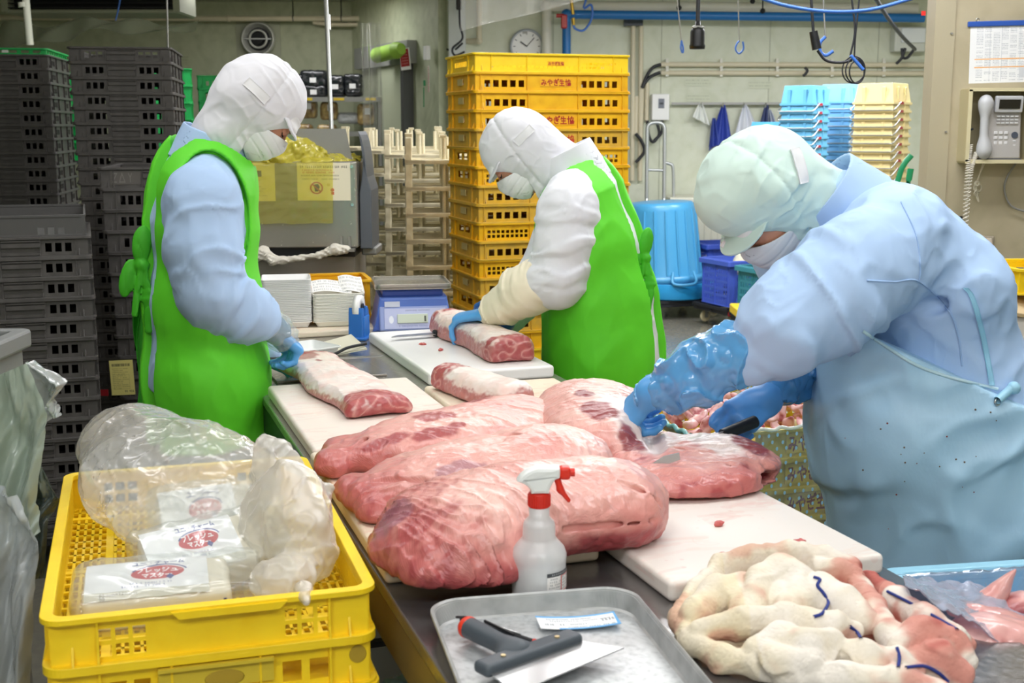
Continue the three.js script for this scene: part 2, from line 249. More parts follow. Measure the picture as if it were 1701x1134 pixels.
// ---------- lettering drawn as strokes ----------
const GLYPH = {
  'み': [[[20,20],[55,20],[45,45],[28,78],[12,78],[14,62],[35,56],[65,62],[90,72]],[[76,38],[72,65],[55,92]]],
  'や': [[[8,48],[40,36],[75,28],[90,42],[80,60],[60,60]],[[48,12],[58,28]],[[28,22],[40,60],[52,94]]],
  'ぎ': [[[18,28],[50,26],[76,20]],[[14,48],[50,46],[82,40]],[[42,8],[52,35],[72,64],[48,60]],[[25,68],[28,86],[50,92],[72,88]],[[80,6],[86,16]],[[90,2],[97,12]]],
  '生': [[[28,10],[14,40]],[[22,32],[82,32]],[[50,8],[50,92]],[[22,60],[78,60]],[[8,92],[92,92]]],
  '協': [[[5,35],[40,35]],[[22,8],[22,95]],[[50,24],[88,24],[84,50],[76,48]],[[66,8],[60,34],[48,50]],[[44,62],[66,62],[63,92],[57,90]],[[54,54],[50,78],[42,94]],[[72,62],[96,62],[93,92],[87,90]],[[83,54],[79,78],[70,94]]],
  'フ': [[[15,20],[82,20],[75,50],[35,92]]], 'レ': [[[28,12],[28,85],[85,50]]], 'ッ': [[[25,45],[32,62]],[[48,42],[54,58]],[[80,42],[72,70],[45,92]]],
  'シ': [[[20,18],[36,28]],[[14,42],[30,52]],[[18,88],[55,75],[85,35]]], 'ュ': [[[28,52],[68,52],[64,88]],[[15,88],[88,88]]], 'マ': [[[12,20],[85,20],[50,62]],[[35,50],[62,82]]],
  'ス': [[[20,18],[75,18],[55,55],[15,90]],[[55,58],[85,90]]], 'タ': [[[40,8],[30,35],[12,55]],[[36,24],[82,24],[68,62],[28,95]],[[32,45],[64,66]]], 'ー': [[[10,50],[90,50]]],
  'ユ': [[[20,25],[70,25],[65,80]],[[10,80],[90,80]]], 'ニ': [[[22,30],[78,30]],[[12,78],[88,78]]], 'チ': [[[75,10],[25,24]],[[10,45],[90,45]],[[52,20],[50,60],[25,95]]],
  'ャ': [[[15,55],[80,45],[68,68]],[[35,35],[50,92]]], 'ム': [[[45,10],[25,80],[78,75]],[[62,55],[85,88]]], '・': [[[48,50],[52,50]]],
};
function kana(g, text, x, y, size, w, color, pitch = 1) {
  g.strokeStyle = color; g.lineWidth = w; g.lineCap = 'round'; g.lineJoin = 'round';
  [...text].forEach((ch, i) => { for (const s of GLYPH[ch] || []) { g.beginPath(); s.forEach(([a, b], k) => { const X = x + (i * pitch + a / 100) * size, Y = y + b / 100 * size; k ? g.lineTo(X, Y) : g.moveTo(X, Y); }); g.stroke(); } });
}
function scribble(g, x, y, w, h, color, gap = .3) { g.fillStyle = color; for (let c = x; c < x + w;) { const k = h * rr(.35, .8); if (rnd() > gap * .5) { g.fillRect(c, y + rr(0, h * .15), k * .7, h * .16); g.fillRect(c + k * .3, y, h * .13, h * rr(.7, 1)); g.fillRect(c, y + h * rr(.5, .8), k * .8, h * .14); } c += k * 1.15; } }
const coopTex = (bg, fg) => canvasTex(512, 112, (g, w, h) => { g.fillStyle = bg; g.fillRect(0, 0, w, h); kana(g, 'みやぎ生協', 14, 8, 96, 13, fg); });
const coopMat = mat(0xffffff, .5, { map: coopTex('#eeb012', '#a51516') }), coopMatPale = mat(0xffffff, .5, { map: coopTex('#d9ac3c', '#c2381c') }), coopMatYellow = mat(0xffffff, .45, { map: coopTex('#e2c530', '#7d1210') });
const printPlate = (w, h) => { const g = new THREE.BoxGeometry(w, h, .0012); const uv = g.attributes.uv; for (let i = 0; i < uv.count; i++) if (Math.floor(i / 4) !== 4) uv.setXY(i, .005, .02); return g; };

// ---------- plastic crates ----------
// w along x (the printed or handled front is +z), d along z, h from flange to rim; holes by side
function crateShell({ w, d, h, front, side, ribs = [], sideRibs = [], flange = .012, floorMesh = false, rim = .013 }) {
  const L = [], t = .0035, iw = w - 2 * flange, id = d - 2 * flange, wall = (len, holes, x, z, turn) => {
    const s = shapeOf([[-len / 2, 0], [len / 2, 0], [len / 2, h], [-len / 2, h]]); for (const q of holes) rectHole(s, q[0], q[1], q[2], q[3]);
    L.push(put(extr(s, t), 0, 0, -t / 2).rotateY(turn).translate(x, 0, z));
  };
  wall(iw, front, 0, id / 2, 0); wall(iw, front, 0, -id / 2, PI); wall(id, side, iw / 2, 0, PI / 2); wall(id, side, -iw / 2, 0, -PI / 2);
  const hoop = (W, D, r, y, hh, inW, inD) => { const s = roundRect(W, D, r); const q = new THREE.Path(roundRect(inW, inD, r * .6).getPoints(4).reverse()); s.holes.push(q); L.push(extr(s, hh, .0012, 4).rotateX(-PI / 2).translate(0, y, 0)); };
  hoop(w, d, rim * 1.6, h - .006, .006, iw - 2 * t, id - 2 * t);
  hoop(w, d, rim * 1.6, .0005, .004, iw - t, id - t);
  const rib = (x, z, turn) => { const s = shapeOf([[0, .003], [flange * .95, .003], [flange * .7, h * .3], [flange * .7, h * .8], [flange * .95, h - .004], [0, h - .004]]); L.push(put(extr(s, .003), 0, 0, -.0015).rotateY(turn).translate(x, 0, z)); };
  for (const f of ribs) for (const s of [1, -1]) rib(f * iw * s, id / 2 * s, -PI / 2 * s);
  for (const f of sideRibs) for (const s of [1, -1]) rib(iw / 2 * s, f * id * s, s > 0 ? 0 : PI);
  for (const sx of [1, -1]) for (const sz of [1, -1]) {     // corner gussets
    L.push(put(extr(shapeOf([[0, 0], [flange, 0], [0, h * .42]]), .003), 0, .004, -.0015).rotateY(sx > 0 ? 0 : PI).translate(sx * iw / 2, 0, sz * (id / 2 - .026)));
    L.push(put(extr(shapeOf([[0, 0], [flange, 0], [0, h * .42]]), .003), 0, .004, -.0015).rotateY(sz > 0 ? -PI / 2 : PI / 2).translate(sx * (iw / 2 - .026), 0, sz * id / 2));
  }
  if (!floorMesh) L.push(box(iw, .003, id, 0, .0035, 0));
  else {
    const n = Math.round(iw / .0125), m = Math.round(id / .033);
    for (let i = 0; i <= n; i++) L.push(box(.0045, .004, id, -iw / 2 + i * iw / n, .005, 0));
    for (let j = 0; j <= m; j++) L.push(box(iw, .004, .006, 0, .005, -id / 2 + j * id / m));
    for (const f of [-.34, 0, .34]) L.push(box(.012, .006, id, f * iw, .005, 0));
    for (const f of [-.4, 0, .4]) L.push(box(iw, .006, .014, 0, .005, f * id));
  }
  return merge(L);
}
const holes = (x0, x1, n, y, h, fill = .66) => { const p = (x1 - x0) / n; return Array.from({ length: n }, (_, i) => [x0 + p * (i + .5 - fill / 2), y, p * fill, h]); };
const W1 = .665, D1 = .43, H1 = .0735;                      // printed side is the long one
const yA = crateShell({ w: W1, d: D1, h: H1, ribs: [-.47, -.17, .16, .46], sideRibs: [-.3, .3], front: [...holes(-.29, -.115, 5, .018, .026), ...holes(.115, .28, 5, .018, .026)], side: holes(-.05, .05, 2, .03, .02, .7) });
const yB = crateShell({ w: W1, d: D1, h: H1, ribs: [-.47, -.17, .16, .46], sideRibs: [-.3, .3], front: [...holes(-.29, -.115, 9, .016, .012), ...holes(-.29, -.115, 9, .034, .012), ...holes(.115, .28, 8, .016, .012), ...holes(.115, .28, 8, .034, .012)], side: holes(-.09, .09, 2, .026, .026, .8) });
const yTop = crateShell({ w: W1, d: D1, h: H1, ribs: [-.4, -.17, .17, .4], sideRibs: [-.3, .3], front: [...holes(-.26, .22, 26, .019, .008, .7), ...holes(.12, .27, 6, .034, .008, .8)], side: holes(-.09, .09, 8, .026, .02, .6) });
const turnT = Math.atan2(.318, .948);                       // most things stand along the work table
const ordinal = ['topmost', 'second', 'third', 'fourth', 'fifth', 'sixth', 'seventh', 'eighth', 'ninth', 'tenth', 'eleventh', 'twelfth', 'thirteenth', 'fourteenth', 'fifteenth', 'sixteenth', 'seventeenth', 'eighteenth', 'nineteenth', 'twentieth', 'twenty-first', 'twenty-second', 'twenty-third', 'twenty-fourth', 'twenty-fifth', 'twenty-sixth', 'twenty-seventh', 'twenty-eighth', 'twenty-ninth', 'thirtieth'];
const nth = (i) => i ? ordinal[i] + ' from top' : 'topmost';
const redPad = mat(0xa02022, .5);
function dolly(label, x, y, z, turn, w, d, group) {
  const o = thing('crate_dolly', label, 'dolly', [x, y, z], turn, group);
  part('platform', [rbox(w, .03, .05, .004, 0, .115, d / 2 - .03), rbox(w, .03, .05, .004, 0, .115, -d / 2 + .03), rbox(.05, .03, d, .004, -w / 2 + .03, .115, 0), rbox(.05, .03, d, .004, w / 2 - .03, .115, 0), box(w, .012, .04, 0, .112, 0), box(w + .02, .022, .012, 0, .14, d / 2 - .006), box(w + .02, .022, .012, 0, .14, -d / 2 + .006), box(.012, .022, d, w / 2, .14, 0), box(.012, .022, d, -w / 2, .14, 0)], M.darkDolly, o);
  for (const sx of [-1, 1]) for (const sz of [-1, 1]) { const k = part('caster', [put(new THREE.TorusGeometry(.032, .012, 8, 20), 0, 0, 0), cyl(.03, .03, .018, 0, 0, 0, 20).rotateX(PI / 2)].map((g) => g.translate(sx * (w / 2 - .07), .045, sz * (d / 2 - .06))), mat(0xcfc6a2, .5), o); part('bracket', [box(.03, .07, .005, sx * (w / 2 - .07), .07, sz * (d / 2 - .06) + .017), box(.03, .07, .005, sx * (w / 2 - .07), .07, sz * (d / 2 - .06) - .017), box(.05, .006, .05, sx * (w / 2 - .07), .1, sz * (d / 2 - .06))], M.steelDull, k); }
  for (const s of [-1, 1]) part('corner_pad', box(.05, .03, .012, s * (w / 2 - .03), .115, d / 2 - .002), redPad, o);
  return o;
}
// the tall yellow stack in the middle
{
  const cx = -.12 + .947 * W1 / 2 - .318 * D1 / 2, cz = -5.0 - .318 * W1 / 2 - .947 * D1 / 2, top = at(800, 87, -5)[1], n = 22, y0 = top - n * H1;
  const kinds = 'TAPAABBAABABABABBABAAB', txt = { 0: ['s', coopMat], 1: ['m', coopMat], 3: ['L', coopMat], 4: ['L', coopMatPale], 16: ['L', coopMatPale] };
  dolly('black wheeled dolly under the tall yellow crate stack', cx, Math.max(0, y0 - .1285), cz, turnT, .64, .42);
  seed(3);
  for (let i = 0; i < n; i++) {
    const k = kinds[i], lean = (n - i) * -.0013 + rr(-.002, .002), mt = k === 'B' || k === 'T' ? (i % 4 ? M.amber : M.yellow) : k === 'P' ? M.amber : i > 3 ? M.ochre : M.amber;
    const words = k === 'T' ? 'perforated yellow crate with small print' : txt[i] ? 'yellow crate with red print' : k === 'B' ? 'yellow crate with small holes' : 'yellow crate with square holes';
    const o = thing('plastic_crate', `${words}, ${nth(i)} in the tall middle stack`, 'crate', [cx + lean, y0 + (n - 1 - i) * H1, cz], turnT + rr(-.008, .008), 'yellow crates in the tall middle stack');
    part('shell', k === 'B' ? yB : k === 'T' ? yTop : yA, mt, o);
    const z = D1 / 2 - .009;
    if (txt[i]) { const s = txt[i][0], w = s === 's' ? .07 : s === 'm' ? .135 : .16; part('lettering', printPlate(w, w * .24), txt[i][1], o).position.set(.012, .037, z); }
    if (k !== 'B' && k !== 'T') part('label_holder', [box(.004, .026, .07, -W1 / 2 + .008, .04, .0)], mat(0xcdb978, .5), o);
    else part('hand_hold', [box(.006, .008, .12, -W1 / 2 + .006, .062, 0)], mt, o);
  }
}
// grey crates at the left: three holes, ribbed grip, three holes
const greyShell = (w, d, h, tall) => {
  const g = [crateShell({ w, d, h, ribs: [-.39, -.14, .15, .41], sideRibs: [-.4, -.15, .15, .4], front: [...holes(-.345 * w, -.155 * w, 3, h * .28, h * .42, .66), ...holes(.165 * w, .37 * w, 3, h * .28, h * .42, .66)], side: [...holes(-.33 * d, -.18 * d, 3, h * .3, h * .36), ...holes(.18 * d, .33 * d, 3, h * .3, h * .36)] })];
  const z = d / 2 - .012; g.push(box(w * .27, h * .2, .014, .005, h * .62, z + .004), box(w * .27, .004, .02, .005, h * .82, z), box(w * .27, h * .14, .008, .005, h * .2, z + .002));
  return merge(g);
};
function greyStack(where, x, y0, z, turn, n, w, d, h, dx, group, first = 'grey crate with square holes') {
  const sh = greyShell(w, d, h); let src = null;
  for (let i = 0; i < n; i++) {
    const p = [x + dx * (n - 1 - i), y0 + (n - 1 - i) * h, z], l = `${first}, ${nth(i)} ${where}`;
    if (!src) { src = thing('plastic_crate', l, 'crate', p, turn, group); part('shell', sh, M.crateGrey, src); } else copyOf(src, l, p, turn + rr(-.01, .01));
  }
}
const corner = (px, py, z, w, d, turn, side = 1) => { const p = at(px, py, z); return [p[0] - side * C(turn) * w / 2 - S(turn) * d / 2, p[1], p[2] + side * S(turn) * w / 2 - C(turn) * d / 2]; };
{
  const a = R(10); let h = .0655; let p = corner(90, 91, -6.2, .43, .62, a), n = 25; const fit = (top, h) => { const k = Math.round((top - .129) / h); return [k, (top - .129) / k]; };
  [n, h] = fit(p[1], h);
  dolly('black dolly under the far left stack of grey crates', p[0], 0, p[2], a, .42, .6);
  greyStack('in the stack under a green crate', p[0], p[1] - n * h, p[2], a, n, .43, .62, h, -.001, 'grey crates of the far left stack');
  const gs = crateShell({ w: .43, d: .62, h: .03, front: holes(-.19, .19, 7, .008, .012), side: holes(-.28, .28, 9, .008, .012) });
  const g0 = thing('plastic_crate', 'shallow bright green crate lying on top of the far left grey stack', 'crate', [p[0] - .03, p[1], p[2]], a); part('shell', gs, M.crateGreen, g0);
  part('mark', box(.03, .012, .001, .02, .015, .3045), M.white, g0);
  p = corner(286, 79, -5.5, .43, .62, a); let h2; [n, h2] = fit(p[1], .0643);
  dolly('black dolly under the tallest grey crate stack', p[0] + .035, 0, p[2], a, .42, .6);
  greyStack('in the tallest grey stack', p[0] + .035, p[1] - n * h2, p[2], a, n, .43, .62, h2, -.0015, 'grey crates of the tallest stack');
  // nearer, lower stack at the left edge
  p = corner(153, 392, -4.0, .43, .62, turnT); let h3; [n, h3] = fit(p[1], .0665); const y3 = p[1] - n * h3;
  dolly('black dolly under the low grey stack at the left edge', p[0], 0, p[2], turnT, .42, .6);
  greyStack('in the low stack under a smooth box', p[0], y3, p[2], turnT, n, .43, .62, h3, -.0002, 'grey crates of the low near stack');
  const o = thing('plastic_crate', 'smooth deep grey box resting on the low near crate stack', 'crate', [p[0] - .012, p[1] + .001, p[2]], turnT);
  part('shell', crateShell({ w: .42, d: .6, h: .066, flange: .004, front: [...holes(-.15, -.06, 3, .006, .022), ...holes(.06, .15, 3, .006, .022)], side: [] }), mat(0x4f4e4d, .5), o);
  // stack 3, deeper crates with embossed marks
  p = corner(163, 279, -4.65, .43, .6, a, -1); let h4; [n, h4] = fit(p[1], .0785); const y4 = p[1] - n * h4;
  dolly('black dolly with pale casters under the deeper grey crates', p[0] + .05, 0, p[2], a, .42, .58);
  greyStack('in the stack close behind the left worker', p[0] + .05, y4, p[2], a, n, .43, .6, h4, -.004, 'deeper grey crates behind the left worker', 'deep grey plastic crate');
  const em = canvasTex(256, 64, (g) => { g.fillStyle = '#5d5955'; g.fillRect(0, 0, 256, 64); g.strokeStyle = '#75726e'; g.lineWidth = 6; g.beginPath(); g.moveTo(20, 12); g.lineTo(55, 12); g.lineTo(20, 52); g.lineTo(55, 52); g.moveTo(75, 52); g.lineTo(98, 12); g.lineTo(120, 52); g.closePath(); g.moveTo(150, 10); g.lineTo(165, 30); g.lineTo(180, 10); g.moveTo(165, 30); g.lineTo(165, 54); g.stroke(); });
  const c0 = scene.children.filter((k) => k.userData.label?.includes('topmost in the stack close'))[0];
  part('embossed_mark', printPlate(.11, .05), mat(0xffffff, .5, { map: em }), c0).position.set(-.115, .042, .291);
  // the paper tag hanging on it
  const tagTex = canvasTex(192, 288, (g) => { seed(5); g.fillStyle = '#e3d984'; g.fillRect(0, 0, 192, 288); g.fillStyle = '#3a3a2c'; for (let i = 0; i < 30; i++) g.fillRect(20 + i * 5, 28, rr(1, 4), 22); for (let i = 0; i < 12; i++) scribble(g, 18, 66 + i * 15, rr(60, 140), 7, '#77733f'); g.strokeStyle = '#8a864a'; g.strokeRect(24, 120, 130, 118); scribble(g, 110, 250, 64, 18, '#2c2c26'); });
  const q = at(203, 627, -4.56);
  const tg = solo('paper_tag', 'pale yellow paper tag with barcode hanging on the grey crates', 'tag', put(printPlate(.085, .13), ...q, 0, R(4), R(2)), mat(0xffffff, .8, { map: tagTex }));
  solo('red_label', 'small red sticker low beside the pale yellow tag', 'sticker', put(box(.045, .024, .002), ...at(170, 652, -4.6)), mat(0xa8202a, .5));
  // green crates behind
  const gg = crateShell({ w: .4, d: .55, h: .1, ribs: [-.4, -.15, .15, .4], sideRibs: [-.4, 0, .4], front: [...holes(-.15, -.05, 2, .025, .05), ...holes(.05, .15, 2, .025, .05)], side: holes(-.25, .25, 8, .03, .04) });
  for (const [px, py, z, n, where, tt] of [[319, 114, -7.7, 7, 'in the narrow green stack behind the tallest grey stack', R(14)], [415, 126, -9.9, 7, 'in the green stack behind the left worker', R(12)], [126, 120, -7.4, 5, 'in the green stack between the two tall grey stacks', R(10)]]) {
    const c = corner(px, py, z, .4, .55, tt); c[0] += py < 115 ? -.0 : 0; let src;
    for (let i = 0; i < n; i++) { const l = `bright green crate, ${nth(i)} ${where}`, P = [c[0], c[1] - (i + 1) * .1, c[2]]; if (!src) { src = thing('plastic_crate', l, 'crate', P, tt, 'green crates in the back'); part('shell', gg, M.crateGreen, src); } else copyOf(src, l, P, tt + rr(-.02, .02)); }
    solo('storage_table', 'plain dark stand carrying ' + where.replace('in ', ''), 'stand', [box(.46, .02, .6, 0, c[1] - n * .1 - .011, 0), ...[[-1, -1], [1, -1], [-1, 1], [1, 1]].map(([a, b]) => box(.03, c[1] - n * .1 - .02, .03, a * .2, (c[1] - n * .1 - .02) / 2, b * .27))], M.darkDolly, 'stands under the green crates').position.set(c[0], 0, c[2]);
  }
}
// the open yellow crate in the foreground and the one below it
{
  const x = -.497, z = -1.93, t = Math.atan2(.125, .415), hN = .07, w = .436, d = .735;
  const ft = [...holes(-.15, -.085, 3, .012, .016, .74), ...holes(-.15, -.085, 3, .034, .016, .74), ...holes(.09, .155, 3, .012, .016, .74), ...holes(.09, .155, 3, .034, .016, .74)];
  const topS = crateShell({ w, d, h: hN, flange: .013, rim: .018, floorMesh: true, ribs: [-.36, .37], sideRibs: [-.45, .45], front: ft, side: holes(-.3, .3, 48, .014, .036, .35) });
  const o = thing('plastic_crate', 'open bright yellow crate holding plastic bags and packs in the foreground', 'crate', [x, .83 - hN, z], t); part('shell', topS, M.yellow, o);
  part('grip_lip', [put(extr(shapeOf([[-.075, 0], [.075, 0], [.065, -.01], [-.065, -.01]]), .004), .02, hN - .003, d / 2 - .001)], M.yellow, o);
  const lowS = crateShell({ w, d, h: .0701, flange: .013, rim: .018, ribs: [-.36, -.14, .14, .37], sideRibs: [-.45, .45], front: [...holes(-.14, -.05, 3, .016, .03, .7), ...holes(.155 - .11, .155, 3, .016, .03, .7)].filter((q) => Math.abs(q[0]) > .06), side: holes(-.3, .3, 12, .02, .03) });
  let src;
  for (let i = 0; i < 9; i++) {
    const l = `yellow crate with grimy grip recess, ${ordinal[i + 1]} from top under the bags`, p = [x + .004 * (i % 2), .83 - hN - .0701 * (i + 1), z];
    if (!src) { src = thing('plastic_crate', l, 'crate', p, t, 'yellow crates under the open one'); part('shell', lowS, M.yellow, src); part('grip', [box(.15, .03, .006, 0, .04, d / 2 - .008), box(.15, .005, .014, 0, .058, d / 2 - .004)], mat(0xd9bf35, .5), src); const gm = mat(0xb2952a, .6); part('grime', put(new THREE.SphereGeometry(1, 18, 10).scale(.026, .012, .0006), .01, .036, d / 2 - .0045), gm, src); part('grime', put(new THREE.SphereGeometry(1, 18, 10).scale(.012, .013, .0006), .19, .045, d / 2 - .0105), gm, src); }
    else copyOf(src, l, p, t);
  }
  dolly('black dolly under the yellow foreground crates', x, 0, z, t, .42, .7);
}
// ---------- back of the room, left ----------
const pipeRun = (pts, r) => { const L = []; for (let i = 0; i + 1 < pts.length; i++) { L.push(rod(pts[i], pts[i + 1], r, r, 14)); if (i) L.push(new THREE.SphereGeometry(r * 1.25, 14, 10).translate(...pts[i])); } return L; };
{
  const o = thing('air_cooler', 'long dark ceiling air cooler with louvres above the grey crates', 'air cooler', [...at(160, 0, -10)]);
  part('casing', [box(1.35, .06, .5, 0, .16, -.1), rbox(1.32, .03, .5, .01, 0, -.095, -.12), box(.05, .3, .5, -.65, .05, -.1), box(.05, .3, .5, .65, .05, -.1)], mat(0x9b9f88, .5), o);
  for (let i = 0; i < 6; i++) part('louvre', box(1.25, .006, .06, 0, -.07 + i * .033, .12), M.rubber, o).rotation.x = .0;
  part('dark_interior', box(1.24, .22, .02, 0, .02, .02), M.black, o);
  const rf = at(430, 65, -13.0), f = thing('ventilation_fan', 'round steel wall fan on a square plate', 'fan', [rf[0], rf[1], -13.03]);
  part('plate', box(.44, .39, .012, -.01, -.02, 0), mat(0xa9ad96, .5), f);
  part('ring', lathe([[.115, 0], [.165, 0], [.172, .05], [.165, .1], [.145, .1], [.135, .05], [.115, .02]], 48).rotateX(PI / 2), mat(0xcfd0ca, .4, { metalness: .3 }), f);
  part('inner_ring', new THREE.TorusGeometry(.085, .011, 10, 40).scale(1, 1, .6).translate(0, 0, .07), mat(0xc9cac4, .4, { metalness: .3 }), f);
  part('cross_bar', box(.27, .011, .012, 0, 0, .085), M.alu, f);
  part('opening', cyl(.14, .14, .006, 0, 0, 0, 40).rotateX(PI / 2).translate(0, 0, .012), M.black, f);
  part('hub', cyl(.05, .05, .03, 0, 0, 0, 30).rotateX(PI / 2).translate(0, 0, .05), M.rubber, f);
  const z = -12.85;
  solo('wall_pipe', 'upper cream pipe running along the back left wall', 'pipe', pipeRun([at(-200, 28, z), at(380, 31, z), at(606, 31, z), at(612, 40, z)], .026), M.pipe);
  solo('wall_pipe', 'short lower cream pipe joining below the upper pipe', 'pipe', pipeRun([at(520, 37, z - .05), at(550, 41, z - .05), at(616, 41, z - .05)], .022), M.pipe);
  for (const [px, a] of [[487, 'left of the thin steel pole'], [567, 'right of the thin steel pole'], [619, 'at the corner of the walls']]) { const b = at(px, 30, z); solo('pipe_hanger', 'dark rod hanger holding the cream pipe ' + a, 'hanger', [rod(b, [b[0], CEIL, b[2]], .006), put(new THREE.TorusGeometry(.03, .005, 6, 18), ...b, 0, PI / 2, 0)], M.rubber); }
  const s1 = at(622, 43, -12.7), s2 = at(724, 14, -11.35);
  solo('wall_pipe', 'cream pipe running along the side wall and down beside the door', 'pipe', pipeRun([s1, s2, [s2[0] + .005, at(728, 212, s2[2])[1] - .8, s2[2]]], .032), M.pipe);
  solo('wall_pipe', 'cream pipe bracket branching off right towards the corner post', 'pipe', pipeRun([at(724, 70, -11.3), at(796, 68, -10.9), at(796, -8, -10.9)], .024), M.pipe);
  solo('wall_cable', 'dark cables hanging beside the side door pipe', 'cable', [tube([at(712, 14, -11.2), at(720, 45, -11.2), at(735, 75, -11.1), at(752, 84, -10.9), at(768, 72, -10.8)], .008), tube([at(718, 150, -11.2), at(722, 180, -11.2), at(728, 212, -11.2)], .01), tube([at(738, 100, -11.1), at(737, 150, -11.1), at(736, 212, -11.1)], .009), tube([at(763, 0, -10.7), at(764, 40, -10.7), at(768, 64, -10.7), at(752, 80, -10.7), at(756, 92, -10.7), at(772, 86, -10.7)], .009)], M.cord);
  solo('cable_connector', 'black cable connector above the looped grey cable', 'connector', put(rbox(.045, .1, .045, .01), ...at(762, 6, -10.7)), M.black);
  // side door on its wall: the wall runs from (-1.52, -13.1) to (-.52, -11)
  const w = (t, y, off = .09) => { const x = -1.57 + 1.0 * t, zz = -13.1 + 2.1 * t; return [x - off * .903, y, zz + off * .43]; }, turn = Math.atan2(-2.1, 1.0);
  const d = thing('side_door', 'pale green cold room door under a grey lintel', 'door', w(.558, 0, .088), turn);
  part('leaf', box(.72, 2.0, .05, 0, 1.0, 0), mat(0xc2c9ad, .5), d); part('lintel', box(1.46, .2, .09, -.2, 2.1, .02), mat(0x8d8f8a, .5), d); part('edge', box(.07, 2.0, .1, .4, 1.0, .02), mat(0x4a4c4a, .5), d); part('handle', box(.03, .2, .05, .5, 1.25, .04), M.black, d);
  solo('green_roll', 'lime green rolled air curtain cover above the side door', 'cover', [rod(at(626, 92, -11.75), at(662, 83, -11.4), .068, .068, 28), rod(at(658, 84, -11.42), at(667, 81, -11.36), .074, .05, 28)], mat(0x9cc94a, .5));
  const q = at(673, 98, -11.4), sg = thing('red_sign', 'small tilted red sign with white border by the lintel', 'sign', q, turn + .7); sg.rotation.z = .1;
  part('plate', rbox(.1, .19, .012, .004), M.white, sg);
  part('print', put(printPlate(.086, .15), 0, .01, .007), mat(0xffffff, .6, { map: canvasTex(96, 160, (g) => { seed(8); g.fillStyle = '#a91c22'; g.fillRect(0, 0, 96, 160); for (let i = 0; i < 5; i++) scribble(g, 14, 22 + i * 26, 66, 14, '#dcb7b0'); }) }), sg);
  solo('strip_sign', 'narrow vertical red and white strip sign on the side wall', 'sign', put(printPlate(.03, .22), ...at(712, 131, -11.0), 0, -1.1, 0), mat(0xffffff, .6, { map: canvasTex(24, 160, (g) => { seed(9); g.fillStyle = '#e9e4da'; g.fillRect(0, 0, 24, 160); for (let i = 0; i < 12; i++) { g.fillStyle = '#b5302f'; g.fillRect(5, 6 + i * 13, rr(8, 14), 9); } }) }));
  solo('wall_switch', 'white wall switch box near the end of the lintel', 'switch', put(rbox(.07, .12, .04, .006), ...at(709, 88, -11.05), 0, -1.1, 0), M.white);
  solo('key_hook', 'small green tag hanging beside the side door', 'tag', [put(rbox(.03, .05, .012, .004), ...at(705, 138, -11.1), 0, -1.1, 0), rod(at(704, 145, -11.1), at(704, 178, -11.1), .004)], mat(0x2f8f58, .5));
  // hanging clear curtain near the corner
  solo('strip_curtain', 'clear hanging plastic curtain sheet near the wall corner', 'curtain', sheet(26, 30, (u, v) => { const p = at(lerp(597, 632, u) + v * 8, lerp(38, 235, v), -11.0); return [p[0] + .01 * S(u * 22 + v * 3), p[1], p[2] + .05 * S(u * 15 + v)]; }, .001), M.film);
  // shelf
  const sh = thing('steel_shelf', 'grey steel shelf with yellow tags holding dark bags', 'shelf', [at(548, 165, -12.2)[0], 0, -12.3]), yS = at(548, 165, -12.1)[1];
  for (const y of [yS, yS - .32, yS - .64]) { const k = part('shelf_board', [box(.98, .03, .4, 0, y, 0), box(.98, .045, .012, 0, y, .2)], M.steelDull, sh); for (let i = 0; i < 3; i++) part('price_tag', box(.1, .024, .003, -.2 + i * .3, y + .002, .208), mat(0xd8b928, .6), k); }
  for (const a of [-.48, .48]) for (const b of [-.18, .18]) part('post', box(.03, yS + .02, .03, a, (yS + .02) / 2, b), M.steelDull, sh);
  const bagGeo = (w, h, d, k) => { seed(k); const a = rr(0, 9); return surface((x, y, z) => { const q = [Math.abs(x) - w / 2 + .035, Math.abs(y) - h / 2 + .035, Math.abs(z) - d / 2 + .035]; return Math.hypot(Math.max(q[0], 0), Math.max(q[1], 0), Math.max(q[2], 0)) + Math.min(Math.max(...q), 0) - .035 + .012 * fbm(x * 18 + a, y * 18, z * 18, 2); }, [-w / 2 - .03, -h / 2 - .03, -d / 2 - .03], [w / 2 + .03, h / 2 + .03, d / 2 + .03], .011); };
  const darkBag = mat(0x23262a, .25, { clearcoat: .6 }), tanBag = mat(0xb99a58, .35, { map: mottled(0xd4b878, 0x6b4a26, 4, 1.4), clearcoat: .6 });
  [[491, 140, .24, .2], [519, 131, .25, .17], [520, 151, .24, .11], [556, 142, .17, .2], [585, 141, .17, .21]].forEach(([px, py, w2, h2], i) => {
    const p = at(px, py, -12.12), b = thing('packed_bag', ['slumped dark plastic bag at the left end of the shelf', 'dark packed bag lying on another bag', 'flat dark bag under another bag', 'dark upright bag behind the steel pole', 'dark upright bag at the right end of the shelf'][i], 'bag', [p[0], p[1], -12.25], i === 0 ? .3 : 0);
    part('bag', bagGeo(w2, h2, .2, i + 3), darkBag, b); if (i) part('sticker', box(.06, .045, .002, 0, -.01, .108), M.white, b);
  });
  [[508, 181, .17, .17], [544, 184, .16, .17], [606, 190, .16, .2], [502, 213, .16, .08], [540, 213, .18, .07], [576, 196, .2, .1], [508, 240, .17, .16], [545, 243, .16, .16]].forEach(([px, py, w2, h2], i) => {
    const p = at(px, py, -12.12), b = thing('packed_bag', ['tan food pack under the shelf left of the pole', 'tan food pack under the shelf at the pole', 'tan food pack under the shelf near the curtain', 'low tan pack beneath the left pack', 'low tan pack beside the pole foot', 'crumpled clear bag between the tan packs', 'tan pack on the lowest shelf left', 'tan pack on the lowest shelf right'][i], 'bag', [p[0], p[1], -12.25]);
